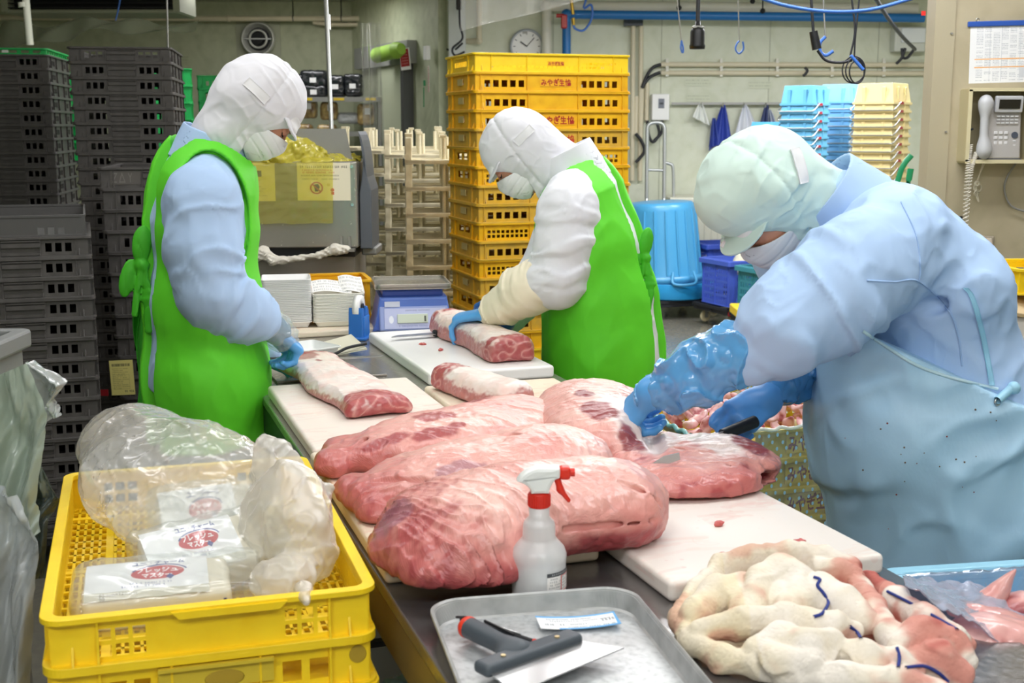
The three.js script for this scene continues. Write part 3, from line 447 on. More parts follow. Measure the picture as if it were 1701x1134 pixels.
    part('bag', bagGeo(w2, h2, .16, i + 20), i === 5 ? mat(0xaeb0b0, .3, { clearcoat: .6 }) : tanBag, b); if (i < 3) part('sticker', box(.05, .06, .002, .02, .03, .09), M.white, b);
  });
  // steel pole
  const a = at(541, -6, -5.2), b = at(551, 222, -5.0); solo('support_pole', 'thin steel pole hanging from the ceiling to the wrapping machine', 'pole', [rod(a, b, .0085, .0085, 14), rod(at(544, 25, -5.18), at(545, 50, -5.16), .0115, .0115, 14)], M.alu);
  solo('hanging_string', 'blue string dangling below the dark air cooler', 'cord', tube([at(200, -4, -9.5), at(196, 18, -9.5), at(192, 34, -9.5)], .006), M.hookBlue);
  solo('hanging_rod', 'grey rod hanging in front of the dark air cooler', 'rod', rod(at(277, -6, -5.3), at(279, 79, -5.3), .004), M.steelDull);
  solo('hanging_pipe', 'pale pipe hanging above the far left crates', 'pipe', [rod([at(38, -20, -8)[0], CEIL, -8], at(50, 75, -8), .022, .022, 16), rod(at(38, 4, -8), at(39, 12, -8), .03, .03, 16)], M.pipeWhite);
  solo('overhead_sheet', 'big clear plastic sheet hanging over the grey crates', 'sheet', sheet(40, 16, (u, v) => { const p = at(lerp(5, 330, u), lerp(36, 76 - 30 * u, v) + 6 * S(u * 9), -8.4); return [p[0], p[1] + .02 * S(u * 20 + v * 4), p[2] + .12 * v + .03 * S(u * 31)]; }, .001), mat(0xb9bda6, .25, { transmission: .82, thickness: 0 }));
  solo('overhead_sheet', 'clear plastic guard hanging above the yellow crate stack', 'sheet', sheet(30, 8, (u, v) => { const p = at(lerp(765, 985, u), lerp(-8, 52 - 55 * u, v), -4.6); return [p[0], p[1], p[2] + .03 * S(u * 9)]; }, .002), M.film);
}
// ---------- ivory stacking trays ----------
{
  const w = .6, d = .42, h = .124, rim = .02;
  const L = [box(w, .007, d, 0, .0035, 0), rbox(w, rim, .01, .003, 0, rim / 2, d / 2 - .005), rbox(w, rim, .01, .003, 0, rim / 2, -d / 2 + .005), box(.01, rim, d, w / 2 - .005, rim / 2, 0), box(.01, rim, d, -w / 2 + .005, rim / 2, 0)];
  for (const sx of [-1, 1]) for (const sz of [-1, 1]) { L.push(rbox(.032, h, .03, .005, sx * (w / 2 - .017), h / 2, sz * (d / 2 - .017)), rbox(.036, .02, .022, .004, sx * (w / 2 - .019), h + .008, sz * (d / 2 - .019)));
    const lip = shapeOf([[0, 0], [.095, 0], [.095, .014], [.03, .016], [.018, .04], [0, .042]]); L.push(put(extr(lip, .008), 0, 0, -.004, 0, sx > 0 ? PI : 0, 0).translate(sx * w / 2, .004, sz * (d / 2 - .004))); }
  for (const sz of [-1, 1]) for (const f of [-.14, 0, .14]) L.push(cyl(.009, .009, h - rim, f * w * 1.4, rim + (h - rim) / 2, sz * (d / 2 - .05), 12), rbox(.03, .014, .024, .003, f * w * 1.4, h + .004, sz * (d / 2 - .05)));
  for (const f of [-.16, .16]) L.push(cyl(.009, .009, h - rim, f * w, rim + (h - rim) / 2, 0, 12));
  for (let i = 0; i < 6; i++) L.push(put(box(w - .06, .006, .018), 0, .01, -d / 2 + .06 + i * .06, 0, 0, 0));
  const g = merge(L);
  const trT = R(5);
  [[672, 228, -5.95, 'in the nearest ivory tray stack'], [637, 222, -6.5, 'in the second ivory tray stack from the right'], [604, 218, -7.05, 'in the third ivory tray stack from the right'], [566, 215, -7.6, 'in the ivory tray stack behind the machine']].forEach(([px, py, z, where], k) => {
    const c = corner(px, py, z, w, d, trT, -1), n = Math.floor((c[1] - .03) / h); let src;
    for (let i = 0; i < n; i++) { const p = [c[0], c[1] - (i + 1) * h, c[2]], l = `ivory plastic stacking tray, ${nth(i)} ${where}`; if (!src) { src = thing('stacking_tray', l, 'tray', p, trT, 'ivory stacking trays'); part('frame', g, M.ivory, src); } else copyOf(src, l, p, trT); }
    solo('tray_base', ['low dark base under the nearest ivory trays', 'low dark base under the second ivory stack', 'low dark base under the third ivory stack', 'low dark base under the ivory stack behind the machine'][k], 'base', rbox(.56, Math.max(.02, c[1] - n * h), .4, .004, 0, (c[1] - n * h) / 2, 0), M.darkDolly).position.set(c[0], 0, c[2]);
  });
}
// ---------- wrapping machine ----------
{
  const z = -4.75, A = at(398, 268, z), B = at(592, 268, z), low = at(500, 412, z), w = B[0] - A[0] + .03, cx = B[0] - w / 2;
  const o = thing('wrapping_machine', 'stainless steel film wrapping machine with posters on its front', 'machine', [cx, 0, z]);
  part('upper_body', rbox(w, A[1] - low[1], .42, .008, 0, (A[1] + low[1]) / 2, -.21), M.steel, o);
  part('lower_body', [box(w - .04, low[1] - .035, .38, 0, (low[1] - .035) / 2, -.22)], mat(0x8f8980, .45, { metalness: .5 }), o);
  part('slot', box(w - .03, .035, .38, 0, low[1] - .0175, -.215), M.black, o);
  const cut = shapeOf([[-.27, .0], [0, 0], [.03, -.155], [-.12, -.155], [-.1, -.1], [-.12, -.05], [-.2, -.02], [-.27, -.012]]);
  part('guard_plate', put(extr(cut, .004), w / 2 - .05, A[1] + .12, -.1), M.steelDull, o);
  const arm = new THREE.Shape(); arm.moveTo(0, .17); arm.quadraticCurveTo(.022, .14, .03, 0); arm.lineTo(.045, -.05); arm.lineTo(.045, -.27); arm.lineTo(.0, -.27); arm.lineTo(0, -.06); arm.quadraticCurveTo(.03, .08, 0, .17);
  part('side_cover', put(extr(arm, .25, .004), w / 2 + .003, A[1] - .06, -.3), mat(0x5a6068, .45), o);
  part('cover_foot', put(rbox(.06, .03, .2, .008), w / 2 + .03, A[1] - .345, -.2), M.steelDull, o);
  for (const [dx, dy] of [[-.018, -.02], [-.018, -.16]]) part('bolt', cyl(.006, .006, .006, 0, 0, 0, 12).rotateX(PI / 2).translate(w / 2 + dx, A[1] + dy, .003), M.chrome, o);
  part('latch', [box(.008, .05, .012, w / 2 - .06, low[1] + .02, .01), box(.008, .05, .012, w / 2 - .03, low[1] + .02, .01), box(.07, .01, .04, w / 2 - .045, low[1] - .005, .02)], M.steelDull, o);
  // posters
  seed(14);
  const p1 = canvasTex(256, 192, (g) => { g.fillStyle = '#e9e2ab'; g.fillRect(0, 0, 256, 192); g.fillStyle = '#4d5a44'; g.fillRect(66, 40, 48, 30); g.fillStyle = '#6b6a3f'; g.fillRect(122, 40, 44, 30); for (let i = 0; i < 8; i++) scribble(g, 60, 84 + i * 11, rr(60, 140), 6, '#9a935e'); });
  const p2 = canvasTex(256, 192, (g) => { g.fillStyle = '#efe9cf'; g.fillRect(0, 0, 256, 192); scribble(g, 14, 16, 226, 12, '#4b4630'); scribble(g, 26, 34, 140, 9, '#b5452d'); scribble(g, 26, 46, 150, 9, '#b5452d'); scribble(g, 10, 62, 190, 7, '#6c664c'); scribble(g, 24, 80, 180, 7, '#6c664c');
    g.lineWidth = 7; g.strokeStyle = '#b5462c'; g.beginPath(); g.arc(92, 128, 28, 0, 7); g.stroke(); g.fillStyle = '#2d2b28'; g.beginPath(); g.moveTo(76, 112); g.lineTo(100, 108); g.lineTo(108, 124); g.lineTo(98, 146); g.lineTo(84, 146); g.lineTo(82, 128); g.fill(); g.beginPath(); g.moveTo(72, 108); g.lineTo(112, 148); g.stroke();
    g.fillStyle = '#c9653a'; g.beginPath(); g.arc(168, 138, 9, 0, 7); g.fill(); g.fillRect(162, 148, 14, 14); g.fillStyle = '#d8c690'; g.beginPath(); g.arc(150, 112, 8, 0, 7); g.fill(); });
  const P = (px0, px1, py0, py1, tex, l) => { const a = at(px0, py0, z), b = at(px1, py1, z); const s = solo('poster', l, 'poster', printPlate(b[0] - a[0], a[1] - b[1]), mat(0xffffff, .55, { map: tex })); s.position.set((a[0] + b[0]) / 2, (a[1] + b[1]) / 2, z + .002); };
  P(393, 458, 270, 334, p1, 'pale poster with two small photos on the wrapping machine'); P(493, 583, 270, 333, p2, 'poster with a round red prohibition sign on the machine');
  // yellow film draped over the machine
  const film = mat(0xfaf8c8, .16, { transmission: .9, thickness: 0 });
  solo('yellow_film', 'yellow plastic film draped over the machine front and posters', 'film', sheet(50, 40, (u, v) => { const p = at(lerp(380, 553, u), lerp(262, 371, v), z + .012); const k = .004 * fbm(u * 7, v * 9, 1, 3) + (v < .08 ? -.05 * (1 - v / .08) : 0); return [p[0], p[1] + .006 * noise(u * 9, 0, 3), p[2] + k]; }, .001), film);
  solo('film_heap', 'crumpled heap of yellow film on top of the machine', 'film', surface((x, y, zz) => { const c = at(470, 262, z - .12), b = at(540, 268, z - .12); const d = smin(ell(c, [.16, .1, .13])(x, y, zz), ell(b, [.13, .03, .12])(x, y, zz), .05); return d * .7 + .014 * ridge(x * 14, y * 14, zz * 14) + .008 * ridge(x * 33, y * 33, zz * 33) - .012; }, [...at(392, 290, z)].map((v, i) => i === 1 ? A[1] - .01 : i === 2 ? z - .3 : v), [B[0] + .06, A[1] + .15, z + .06], .008), mat(0xe6da55, .16, { transmission: .35, thickness: 0, clearcoat: .6 }));
  solo('white_cloth', 'twisted white cloth lying along the machine slot', 'cloth', surface((x, y, zz) => { const pts = [[420, 424], [438, 420], [452, 432], [470, 432], [500, 428], [530, 424], [556, 414], [575, 414]], r = [.026, .022, .016, .011, .008, .009, .018, .014]; let d = 1; pts.forEach((p, i) => { if (i + 1 < pts.length) d = smin(d, cone(at(...p, z + .03), at(...pts[i + 1], z + .03), r[i], r[i + 1])(x, y, zz), .012); }); return d - .004 * Math.exp(-Math.pow(noise(x * 30 + y * 50, y * 40, zz * 40) * 5, 2)); }, [at(408, 0, z)[0], low[1] - .09, z - .04], [at(600, 0, z)[0], low[1] + .07, z + .1], .006), mat(0xeeeade, .9));
}
// ---------- back right wall ----------
{
  const z = -10.96; let p = at(875, 77, z);
  const c = thing('wall_clock', 'round white wall clock with grey rim above the yellow crates', 'clock', [p[0], p[1], -10.985]);
  part('rim', lathe([[.12, 0], [.142, 0], [.146, .03], [.135, .05], [.125, .04]], 48).rotateX(PI / 2), mat(0xb3b9c0, .4), c);
  const face = cyl(.128, .128, .01, 0, 0, 0, 48).rotateX(PI / 2).translate(0, 0, .025);
  part('dial', face, M.white, c);
  for (let i = 0; i < 12; i++) part('hour_mark', put(box(.006, .02, .002), S(i * PI / 6) * .105, C(i * PI / 6) * .105, .032, 0, 0, -i * PI / 6), M.darkGrey, c);
  part('minute_hand', put(box(.007, .1, .003).translate(0, .045, 0), 0, 0, .034, 0, 0, -R(42)), M.black, c); part('hour_hand', put(box(.01, .07, .003).translate(0, .03, 0), 0, 0, .037, 0, 0, -R(305)), M.black, c);
  solo('clock_hook', 'small hook on the wall above the round clock', 'hook', put(box(.04, .02, .03), ...at(872, 54, z)), M.steelDull);
  solo('wall_pipe', 'thick white pipe bending down beside the wall clock', 'pipe', pipeRun([at(1524, 14, z + .1), at(908, 10, z + .1), at(908, 200, z + .1)], .042), M.pipeWhite);
  const bp = thing('water_pipe', 'bright blue water pipe along the back wall with a downpipe', 'pipe'); part('pipe', pipeRun([at(1535, 30, z + .22), at(941, 24, z + .22), at(941, 200, z + .22)], .036), M.pipeBlue, bp);
  part('valve', [put(rbox(.05, .11, .06, .01), ...at(937, 36, z + .25)), rod(at(924, 26, z + .25), at(937, 26, z + .25), .016)], mat(0xb8302c, .4), bp);
  const hs = thing('air_hose', 'thin blue hose looping from a brass coupling at the blue pipe', 'hose'); part('hose', tube([at(975, -6, z + .4), at(970, 14, z + .4), at(982, 8, z + .4), at(983, 30, z + .4), at(970, 50, z + .4), at(956, 48, z + .4), at(952, 40, z + .4)], .009, 60), M.hookBlue, hs); part('coupling', [rod(at(949, 0, z + .4), at(952, 24, z + .4), .014, .014), rod(at(952, 30, z + .4), at(953, 42, z + .4), .015, .011)], mat(0xc9a544, .35, { metalness: .7 }), hs);
  for (const [px, t] of [[1052, 'left'], [1065, 'right']]) solo('conduit', `cream vertical conduit behind the yellow stack, the ${t} one of the pair`, 'conduit', rod(at(px, 36, z), at(px - 2, 300, z), .02, .02, 14), M.pipe);
  solo('conduit_bracket', 'dark bracket on top of the pair of vertical conduits', 'bracket', put(box(.16, .05, .05), ...at(1052, 38, z + .02)), M.darkGrey);
  for (const [py, t] of [[107, 'upper'], [121, 'lower']]) { const o = thing('conduit', `${t} horizontal cream conduit along the back wall`, 'conduit'); part('pipe', rod(at(1098, py, z), at(1560, py + 1, z), .021, .021, 14), M.pipe, o); for (const px of [1108, 1198, 1291, 1382, 1468]) part('clip', [box(.025, .06, .03, ...at(px, py, z)), box(.02, .03, .02, ...at(px, py - 7, z))], M.pipeWhite, o); }
  solo('wall_cable', 'two black cables curving down from the horizontal conduits', 'cable', [tube([at(1098, 107, z + .03), at(1085, 112, z + .03), at(1075, 125, z + .03), at(1067, 145, z + .03)], .014), tube([at(1097, 120, z + .03), at(1083, 126, z + .03), at(1074, 134, z + .03), at(1066, 146, z + .03)], .014)], M.cord);
  solo('conduit', 'short vertical conduits beside the white breaker box', 'conduit', [rod(at(1066, 146, z), at(1064, 228, z), .022), rod(at(1075, 138, z), at(1074, 200, z), .02), rod(at(1057, 160, z), at(1056, 222, z), .018)], M.pipe);
  p = at(1096, 178, z); const bx = thing('breaker_box', 'small white breaker box on the back wall', 'box', [p[0], p[1], -10.94]); part('case', rbox(.15, .22, .09, .01), M.white, bx); part('switch_window', box(.05, .08, .006, .005, .03, .046), mat(0x767b86, .4), bx); part('switch', box(.03, .015, .012, .005, .03, .05), M.darkGrey, bx);
  solo('wall_cable', 'black cables looping below the white breaker box', 'cable', [tube([at(1075, 200, z + .05), at(1078, 225, z + .05), at(1085, 236, z + .05), at(1095, 222, z + .05), at(1090, 200, z + .05)], .012), tube([at(1100, 200, z + .05), at(1099, 220, z + .05), at(1086, 234, z + .05)], .012), tube([at(1056, 222, z + .05), at(1066, 235, z + .05), at(1070, 252, z + .05), at(1056, 270, z + .05)], .014)], M.cord);
  // hand cart
  const zc = -10.5, hc = thing('hand_cart', 'folded aluminium hand cart leaning by the wall', 'cart');
  part('handle', tube([at(1074, 330, zc), at(1075, 230, zc), at(1076, 210, zc), at(1084, 204, zc), at(1096, 204, zc), at(1103, 210, zc), at(1104, 230, zc), at(1103, 330, zc)], .016, 60), M.alu, hc);
  part('crossbar', rod(at(1075, 282, zc), at(1103, 283, zc), .011), M.alu, hc); part('side_rail', tube([at(1103, 270, zc), at(1112, 272, zc), at(1118, 280, zc), at(1119, 330, zc)], .013, 30), M.alu, hc);
  part('frame', [rod(at(1074, 330, zc), [at(1074, 330, zc)[0], .05, zc + .3], .016), rod(at(1103, 330, zc), [at(1103, 330, zc)[0], .05, zc + .3], .016)], M.alu, hc);
  // rail with garments
  const rl = thing('hook_rail', 'thin grey coat rail with hooks on the back wall', 'rail'); part('bar', put(box(1.06, .02, .03), ...at(1219, 172, z + .02)), M.steelDull, rl);
  for (const px of [1165, 1201, 1236, 1272, 1308]) part('hook', [rod(at(px, 172, z + .04), at(px, 178, z + .07), .006), rod(at(px, 178, z + .07), at(px, 171, z + .1), .006)], M.chrome, rl);
  const hang = (name, label, cat, top, bl, br, m, k) => solo(name, label, cat, sheet(20, 20, (u, v) => { const L = [lerp(top[0] - 2, bl[0], Math.pow(v, .8)), lerp(top[1], bl[1], v)], Q = [lerp(top[0] + 2, br[0], Math.pow(v, .8)), lerp(top[1], br[1], v)], q = at(lerp(L[0], Q[0], u), lerp(L[1], Q[1], u), z + .06); return [q[0], q[1], q[2] + .03 * S(u * 14 + k) * (.3 + v * .4)]; }, .004), m);
  hang('hanging_net', 'white crumpled hair net bundle on the first hook', 'net', [1164, 172], [1150, 194], [1178, 208], mat(0xe8ebe6, .8), 1);
  hang('hanging_apron', 'deep blue apron hanging on the second hook', 'apron', [1202, 174], [1177, 250], [1214, 226], mat(0x2f45a5, .6), 2); hang('apron_flap', 'folded flap of deep blue cloth beside the second hook', 'cloth', [1186, 196], [1178, 245], [1199, 240], mat(0x34499f, .6), 4);
  hang('hanging_coat', 'white coat hanging on the middle hook', 'coat', [1238, 174], [1218, 236], [1266, 236], mat(0xd9dde6, .8), 3);
  hang('hanging_apron', 'navy apron on the fourth hook left of the totes', 'apron', [1274, 174], [1263, 206], [1279, 206], mat(0x434e7c, .6), 5); hang('hanging_cloth', 'pale cloth on the fourth hook beside navy apron', 'cloth', [1278, 182], [1276, 206], [1290, 206], mat(0xaeb6c8, .7), 2); hang('hanging_apron', 'navy and white apron on the last hook by the totes', 'apron', [1308, 174], [1300, 204], [1320, 204], mat(0x3f4a86, .6), 6);
  seed(21); for (const [px, py, w, l] of [[1160, 137, 44, 'faint pencil note under the conduits left'], [1263, 141, 40, 'faint pencil note under the conduits right'], [1160, 163, 38, 'faint pencil note just above the coat rail'], [300, 98, 30, 'faint pencil note above the green crates']]) solo('wall_note', l, 'note', put(printPlate(w * .0052, .06), ...at(px, py, px < 400 ? -13.03 : -10.995)), mat(0xffffff, .8, { map: canvasTex(128, 40, (g) => { g.fillStyle = px < 400 ? '#b4ba9c' : '#d2d7c2'; g.fillRect(0, 0, 128, 40); for (let i = 0; i < 2; i++) { g.fillStyle = px < 400 ? '#8b9076' : '#a5aa97'; for (let c = 4; c < 120; c += rr(6, 12)) g.fillRect(c, 6 + i * 18, rr(3, 8), 3); } }) }));
  // junction box and cables
  p = at(1508, 66, -10.9); const jb = thing('junction_box', 'pale grey junction box high beside the partition', 'box', [p[0], p[1], -10.9]); part('case', rbox(.26, .2, .14, .012), mat(0xcfd2c8, .45), jb); part('lid', rbox(.2, .12, .03, .008, .02, .03, .08), mat(0xe2e6e6, .3), jb);
  solo('wall_cable', 'black cable loops below the pale junction box', 'cable', [tube([at(1498, 80, -10.7), at(1500, 95, -10.7), at(1508, 95, -10.7), at(1518, 82, -10.7)], .012), tube([at(1504, 80, -10.7), at(1498, 96, -10.7), at(1489, 106, -10.7)], .012)], M.cord);
  solo('conduit_hook', 'black hook clipped to the lower horizontal conduit', 'hook', tube([at(1337, 112, -10.8), at(1341, 117, -10.8), at(1338, 123, -10.8), at(1334, 126, -10.8)], .012, 20), M.cord);
}
// ---------- hanging from the ceiling, right ----------
{
  const z = -5.2, o = thing('hanging_socket', 'black industrial socket hanging on a thick black cable', 'socket'), a = at(1159, 44, z);
  part('cable', rod([a[0], CEIL, z], at(1159, 36, z), .0085), M.cord, o);
  part('body', lathe([[0, -.088], [.03, -.088], [.032, -.075], [.029, -.068], [.029, -.02], [.022, -.005], [.012, 0], [.01, .02], [0, .02]].map(([r, y]) => [r, y]), 28).translate(...a), M.black, o);
  part('clamp', [put(new THREE.TorusGeometry(.018, .004, 8, 22), a[0], a[1] - .001, a[2], PI / 2), put(rbox(.05, .008, .012, .003), a[0], a[1] - .004, a[2] + .014)], M.steelDull, o);
  const hk = (px0, px, py, l, open) => { const h = thing('wire_hook', l, 'hook'); part('wire', rod(at(px0, -8, z - .6), at(px, py - 20, z - .6), .0025), M.steelDull, h); part('hook', tube(open ? [at(px + 6, py - 20, z - .6), at(px + 7, py - 8, z - .6), at(px, py, z - .6), at(px - 6, py - 7, z - .6), at(px - 4, py - 16, z - .6), at(px, py - 21, z - .6)] : [at(px, py - 21, z - .6), at(px + 3, py - 8, z - .6), at(px + 2, py, z - .6), at(px - 1, py - 8, z - .6), at(px, py - 20, z - .6)], .004, 40), M.hookBlue, h); };
  hk(1124, 1132, 88, 'narrow blue hook on a wire left of the black socket', false); hk(1226, 1228, 89, 'open blue hook on a wire right of the black socket', true);
  const zz = -4.4, pl = thing('hanging_plug', 'black plug connector on a cable beside a blue hook', 'plug'); part('cable', rod(at(1347, -8, zz), at(1351, 52, zz), .005), M.cord, pl); part('cable', tube([at(1358, 84, zz), at(1372, 100, zz), at(1395, 104, zz), at(1415, 100, zz)], .005), M.cord, pl); part('body', rod(at(1351, 52, zz), at(1357, 82, zz), .014, .016, 18), M.black, pl);
  const bh = thing('wire_hook', 'large blue hook curling beside the black plug', 'hook'); part('wire', rod(at(1367, -8, zz - .1), at(1371, 62, zz - .1), .003), M.steelDull, bh); part('hook', tube([at(1371, 61, zz - .1), at(1362, 72, zz - .1), at(1363, 86, zz - .1), at(1372, 92, zz - .1), at(1384, 85, zz - .1)], .006, 40), M.hookBlue, bh);
  const co = thing('cable_coil', 'coiled black cable tied with blue tape hanging down', 'cable'), cc = at(1418, 116, zz);
  part('cable', [tube([at(1414, -8, zz), at(1420, 50, zz), at(1412, 95, zz)], .0035), tube([at(1428, -8, zz), at(1421, 60, zz), at(1419, 98, zz)], .003)], M.cord, co);
  part('coil', [0, 1, 2].map((i) => put(new THREE.TorusGeometry(.042 - i * .003, .0026, 8, 40).scale(.92, 1.05, 1), cc[0] + .004 * i, cc[1] - .004 * i, cc[2] + i * .006, 0, .25 * i, .15 * i)), M.cord, co);
  part('tie', rod(at(1413, 92, zz + .02), at(1434, 116, zz + .02), .006), M.hookBlue, co);
  solo('air_hose', 'thin blue hose sagging across the top of the view', 'hose', tube([at(1240, -12, -4.2), at(1300, 8, -4.2), at(1370, 19, -4.2), at(1440, 17, -4.2), at(1500, 2, -4.2), at(1530, -8, -4.2)], .006, 60), M.hookBlue);
  solo('slanting_cable', 'black cable slanting down towards the junction box', 'cable', tube([at(1450, -10, -8), at(1475, 30, -8.5), at(1500, 62, -9.2), at(1520, 82, -10)], .013, 40), M.cord);
  for (const [px, py, l] of [[1128, 13, 'left of the socket'], [1250, 2, 'above the open hook'], [1267, 18, 'behind the blue hose']]) solo('pipe_hanger', 'dark pipe hanger rod ' + l, 'hanger', [rod(at(px, -8, -10.7), at(px, py, -10.7), .006), put(new THREE.SphereGeometry(.022, 10, 8), ...at(px, py, -10.7))], M.rubber);
}
// ---------- totes, bins and crates at the back right ----------
{
  const tote = (w, d, h, k) => { const L = [], f = (s, y) => [s * w / 2, s * d / 2, y], wallL = 4, ring = (s0, y0, s1, y1) => { for (const t of [0, 1, 2, 3]) { const a = t % 2 ? d : w, b = t % 2 ? w : d, g = new THREE.BufferGeometry(), P = [[-a / 2 * s0, y0, b / 2 * s0], [a / 2 * s0, y0, b / 2 * s0], [a / 2 * s1, y1, b / 2 * s1], [-a / 2 * s1, y1, b / 2 * s1]]; g.setAttribute('position', new THREE.Float32BufferAttribute([0, 1, 2, 0, 2, 3].flatMap((i) => P[i]), 3)); g.computeVertexNormals(); L.push(g.rotateY(t * PI / 2)); } };
    ring(1, 0, .86, h); ring(.985, 0, .845, h); L.push(rbox(w * .86, .006, d * .86, .003, 0, h, 0)); ring(1.04, .004, 1.04, .016); ring(1, .016, 1.04, .016); ring(1, 0, 1.04, .004); for (const s of [-1, 1]) { L.push(rbox(.02, h * .8, .012, .004, s * w * .25, h * .45, d * .475)); L.push(rbox(.012, h * .8, .02, .004, w * .475, h * .45, s * d * .2)); } return merge(L); };
  const wire = (w, d) => merge([tube([[-w / 2 - .012, .014, d * .2], [-w / 2 - .012, -.03, d / 2 + .01], [-w / 2 + .02, -.034, d / 2 + .014], [w / 2 - .02, -.034, d / 2 + .014], [w / 2 + .012, -.03, d / 2 + .01], [w / 2 + .012, .014, d * .2]], .004, 40, 6)]);
  const stack = (px, py, z, w, d, turn, n, pitch, m, where, marks) => {
    const h = .125, c = at(px, py, z), g = tote(w, d, h), wg = wire(w, d); let src;
    for (let i = 0; i < n; i++) { const P = [c[0], c[1] - h - i * pitch, c[2] - .3], l = `upside-down tote with wire handle, ${nth(i)} ${where}`; if (!src) { src = thing('tote_box', l, 'tote', P, turn, 'nested totes at the back'); part('shell', g, m, src); part('wire_handle', wg, M.wire, src); if (marks) part('mark', [box(.004, .016, .07, w / 2 * 1.045, .01, d * .1)], mat(0xa51d2c, .5), src); } else copyOf(src, l, P, turn + .012 * S(i * 7)); }
    const yb = c[1] - h - (n - 1) * pitch; solo('stock_table', 'steel stand carrying the totes ' + where, 'stand', [box(w * 1.3, .03, d * 1.2, 0, yb - .05, 0), ...[[-1, -1], [1, -1], [-1, 1], [1, 1]].map(([a, b]) => box(.03, yb - .06, .03, a * w * .6, (yb - .06) / 2, b * d * .5))], M.steelDull).position.set(c[0], 0, c[2] - .3);
  };
  const tn = -R(37);
  stack(1357, 141, -8.0, .22, .26, tn, 11, .053, M.toteBlue, 'in the left blue stack', true);
  stack(1420, 139, -8.35, .22, .26, tn, 11, .056, mat(0x74b4e6, .4), 'in the right blue stack', true);
  stack(1492, 137, -7.6, .25, .3, tn, 13, .0495, M.toteCream, 'in the cream stack', true);
  stack(1290, 203, -9.2, .2, .22, tn, 7, .055, mat(0x5eb3df, .4), 'in the low blue stack', false);
  solo('green_hose', 'green hose leaning beside the cream totes', 'hose', [tube([[at(1488, 330, -5.2)[0] - .05, .02, -5.2], [at(1488, 330, -5.2)[0], .6, -5.2], at(1488, 330, -5.2), at(1492, 300, -5.2), at(1500, 275, -5.2), at(1514, 258, -5.2)], .012, 40), tube([[at(1506, 340, -5.15)[0], .02, -5.15], at(1506, 340, -5.15), at(1508, 310, -5.15), at(1513, 280, -5.15)], .013, 30)], mat(0x17a06b, .4));
  // blue tub upside down on a dolly
  const f = on(1102, 488, .16), tb = thing('plastic_tub', 'big sky blue plastic tub standing upside down on a dolly', 'tub', f); tb.rotation.z = R(2.5);
  part('body', lathe([[0, .72], [.2, .72], [.235, .715], [.25, .7], [.262, .66], [.278, .4], [.3, .17], [.325, .16], [.328, .13], [.31, .12], [.318, .02], [.335, 0], [.31, -.004], [.3, .1], [.0, .1]], 48), M.binBlue, tb);
  for (let i = 0; i < 20; i++) { const a = i * PI / 10; part('rib', rod([S(a) * .262, .66, C(a) * .262], [S(a) * .3, .17, C(a) * .3], .009, .009, 6), M.binBlue, tb); }
  part('handle', [tube([[-.06 + .1, .2, .31], [-.06 + .1, .12, .37], [.1 + .1, .12, .36], [.1 + .1, .2, .29]], .012, 30)], M.binBlue, tb);
  const tb2 = thing('plastic_tub', 'second sky blue tub nested under the upside-down tub', 'tub', [f[0] + .03, f[1] - .0, f[2]]); part('rim', lathe([[.325, .0], [.352, .012], [.36, .12], [.345, .13], [.335, .02]], 48).translate(0, -.01, 0), mat(0x2a9bd8, .32), tb2);
  dolly('black dolly under the sky blue tub', f[0] + .02, .0, f[2], .35, .7, .62);
  // cream container and blue crates
  let q = on(1195, 425, .5); solo('white_container', 'large off-white ribbed container behind the blue crates', 'container', [rbox(.62, .62, .5, .02, 0, .31, 0), ...Array.from({ length: 9 }, (_, i) => rbox(.012, .5, .012, .004, -.2 + i * .055, .3, .254)), rbox(.66, .04, .54, .01, 0, .62, 0)], mat(0xd9d8c6, .5)).position.set(at(1185, 320, -10.2)[0], at(1185, 330, -10.2)[1] - .64, -10.62);
  const bc = (w, d, h) => crateShell({ w, d, h, rim: .02, ribs: [-.42, -.14, .14, .42], sideRibs: [-.45, 0, .45], front: [-.04, 0, .04, .08].flatMap((y) => []).concat(...[0, 1, 2, 3, 4].map((r) => [...holes(-w * .36, -w * .15, 4, h * (.1 + r * .15), h * .1), ...holes(w * .15, w * .36, 4, h * (.1 + r * .15), h * .1)]), ...[0, 1].map((r) => holes(-w * .13, w * .13, 4, h * (.1 + r * .15), h * .1))), side: [0, 1, 2, 3, 4].flatMap((r) => holes(-d * .4, d * .4, 12, h * (.1 + r * .15), h * .1)) });
  const bg = bc(.5, .38, .33);
  const cr = (px, py, y, z, turn, m, l) => { const c = at(px, py, z), o = thing('plastic_crate', l, 'crate', [c[0], y, z], turn); part('shell', bg, m, o); part('rim_band', [rbox(.53, .035, .41, .008, 0, .3, 0)].map((g) => { const s = roundRect(.53, .41, .02), hole = new THREE.Path(roundRect(.49, .37, .01).getPoints(4).reverse()); s.holes.push(hole); return extr(s, .03, .002).rotateX(-PI / 2).translate(0, .295, 0); }), m, o); return o; };
  const c1 = cr(1204, 470, .22, -10.0, .3, mat(0x3c55b4, .42), 'dark blue plastic crate right behind the sky blue tub'), c2 = cr(1234, 480, .17, -9.25, .42, M.crateBlue, 'bright blue crate with grid walls on a dolly'); part('white_mark', box(.07, .05, .002, -.06, .25, .182), mat(0xdfe3ee, .5), c2); cr(1298, 490, .17, -8.7, .42, M.crateTeal, 'teal plastic crate beside the masked face');
  dolly('black dolly under the bright blue crate', at(1234, 480, -9.25)[0], .015, -9.25, .42, .56, .46); dolly('black dolly under the teal crate', at(1298, 490, -8.7)[0], .015, -8.7, .42, .54, .44); dolly('black dolly under the dark blue crate', at(1204, 470, -10.0)[0], .065, -10.0, .3, .52, .4);
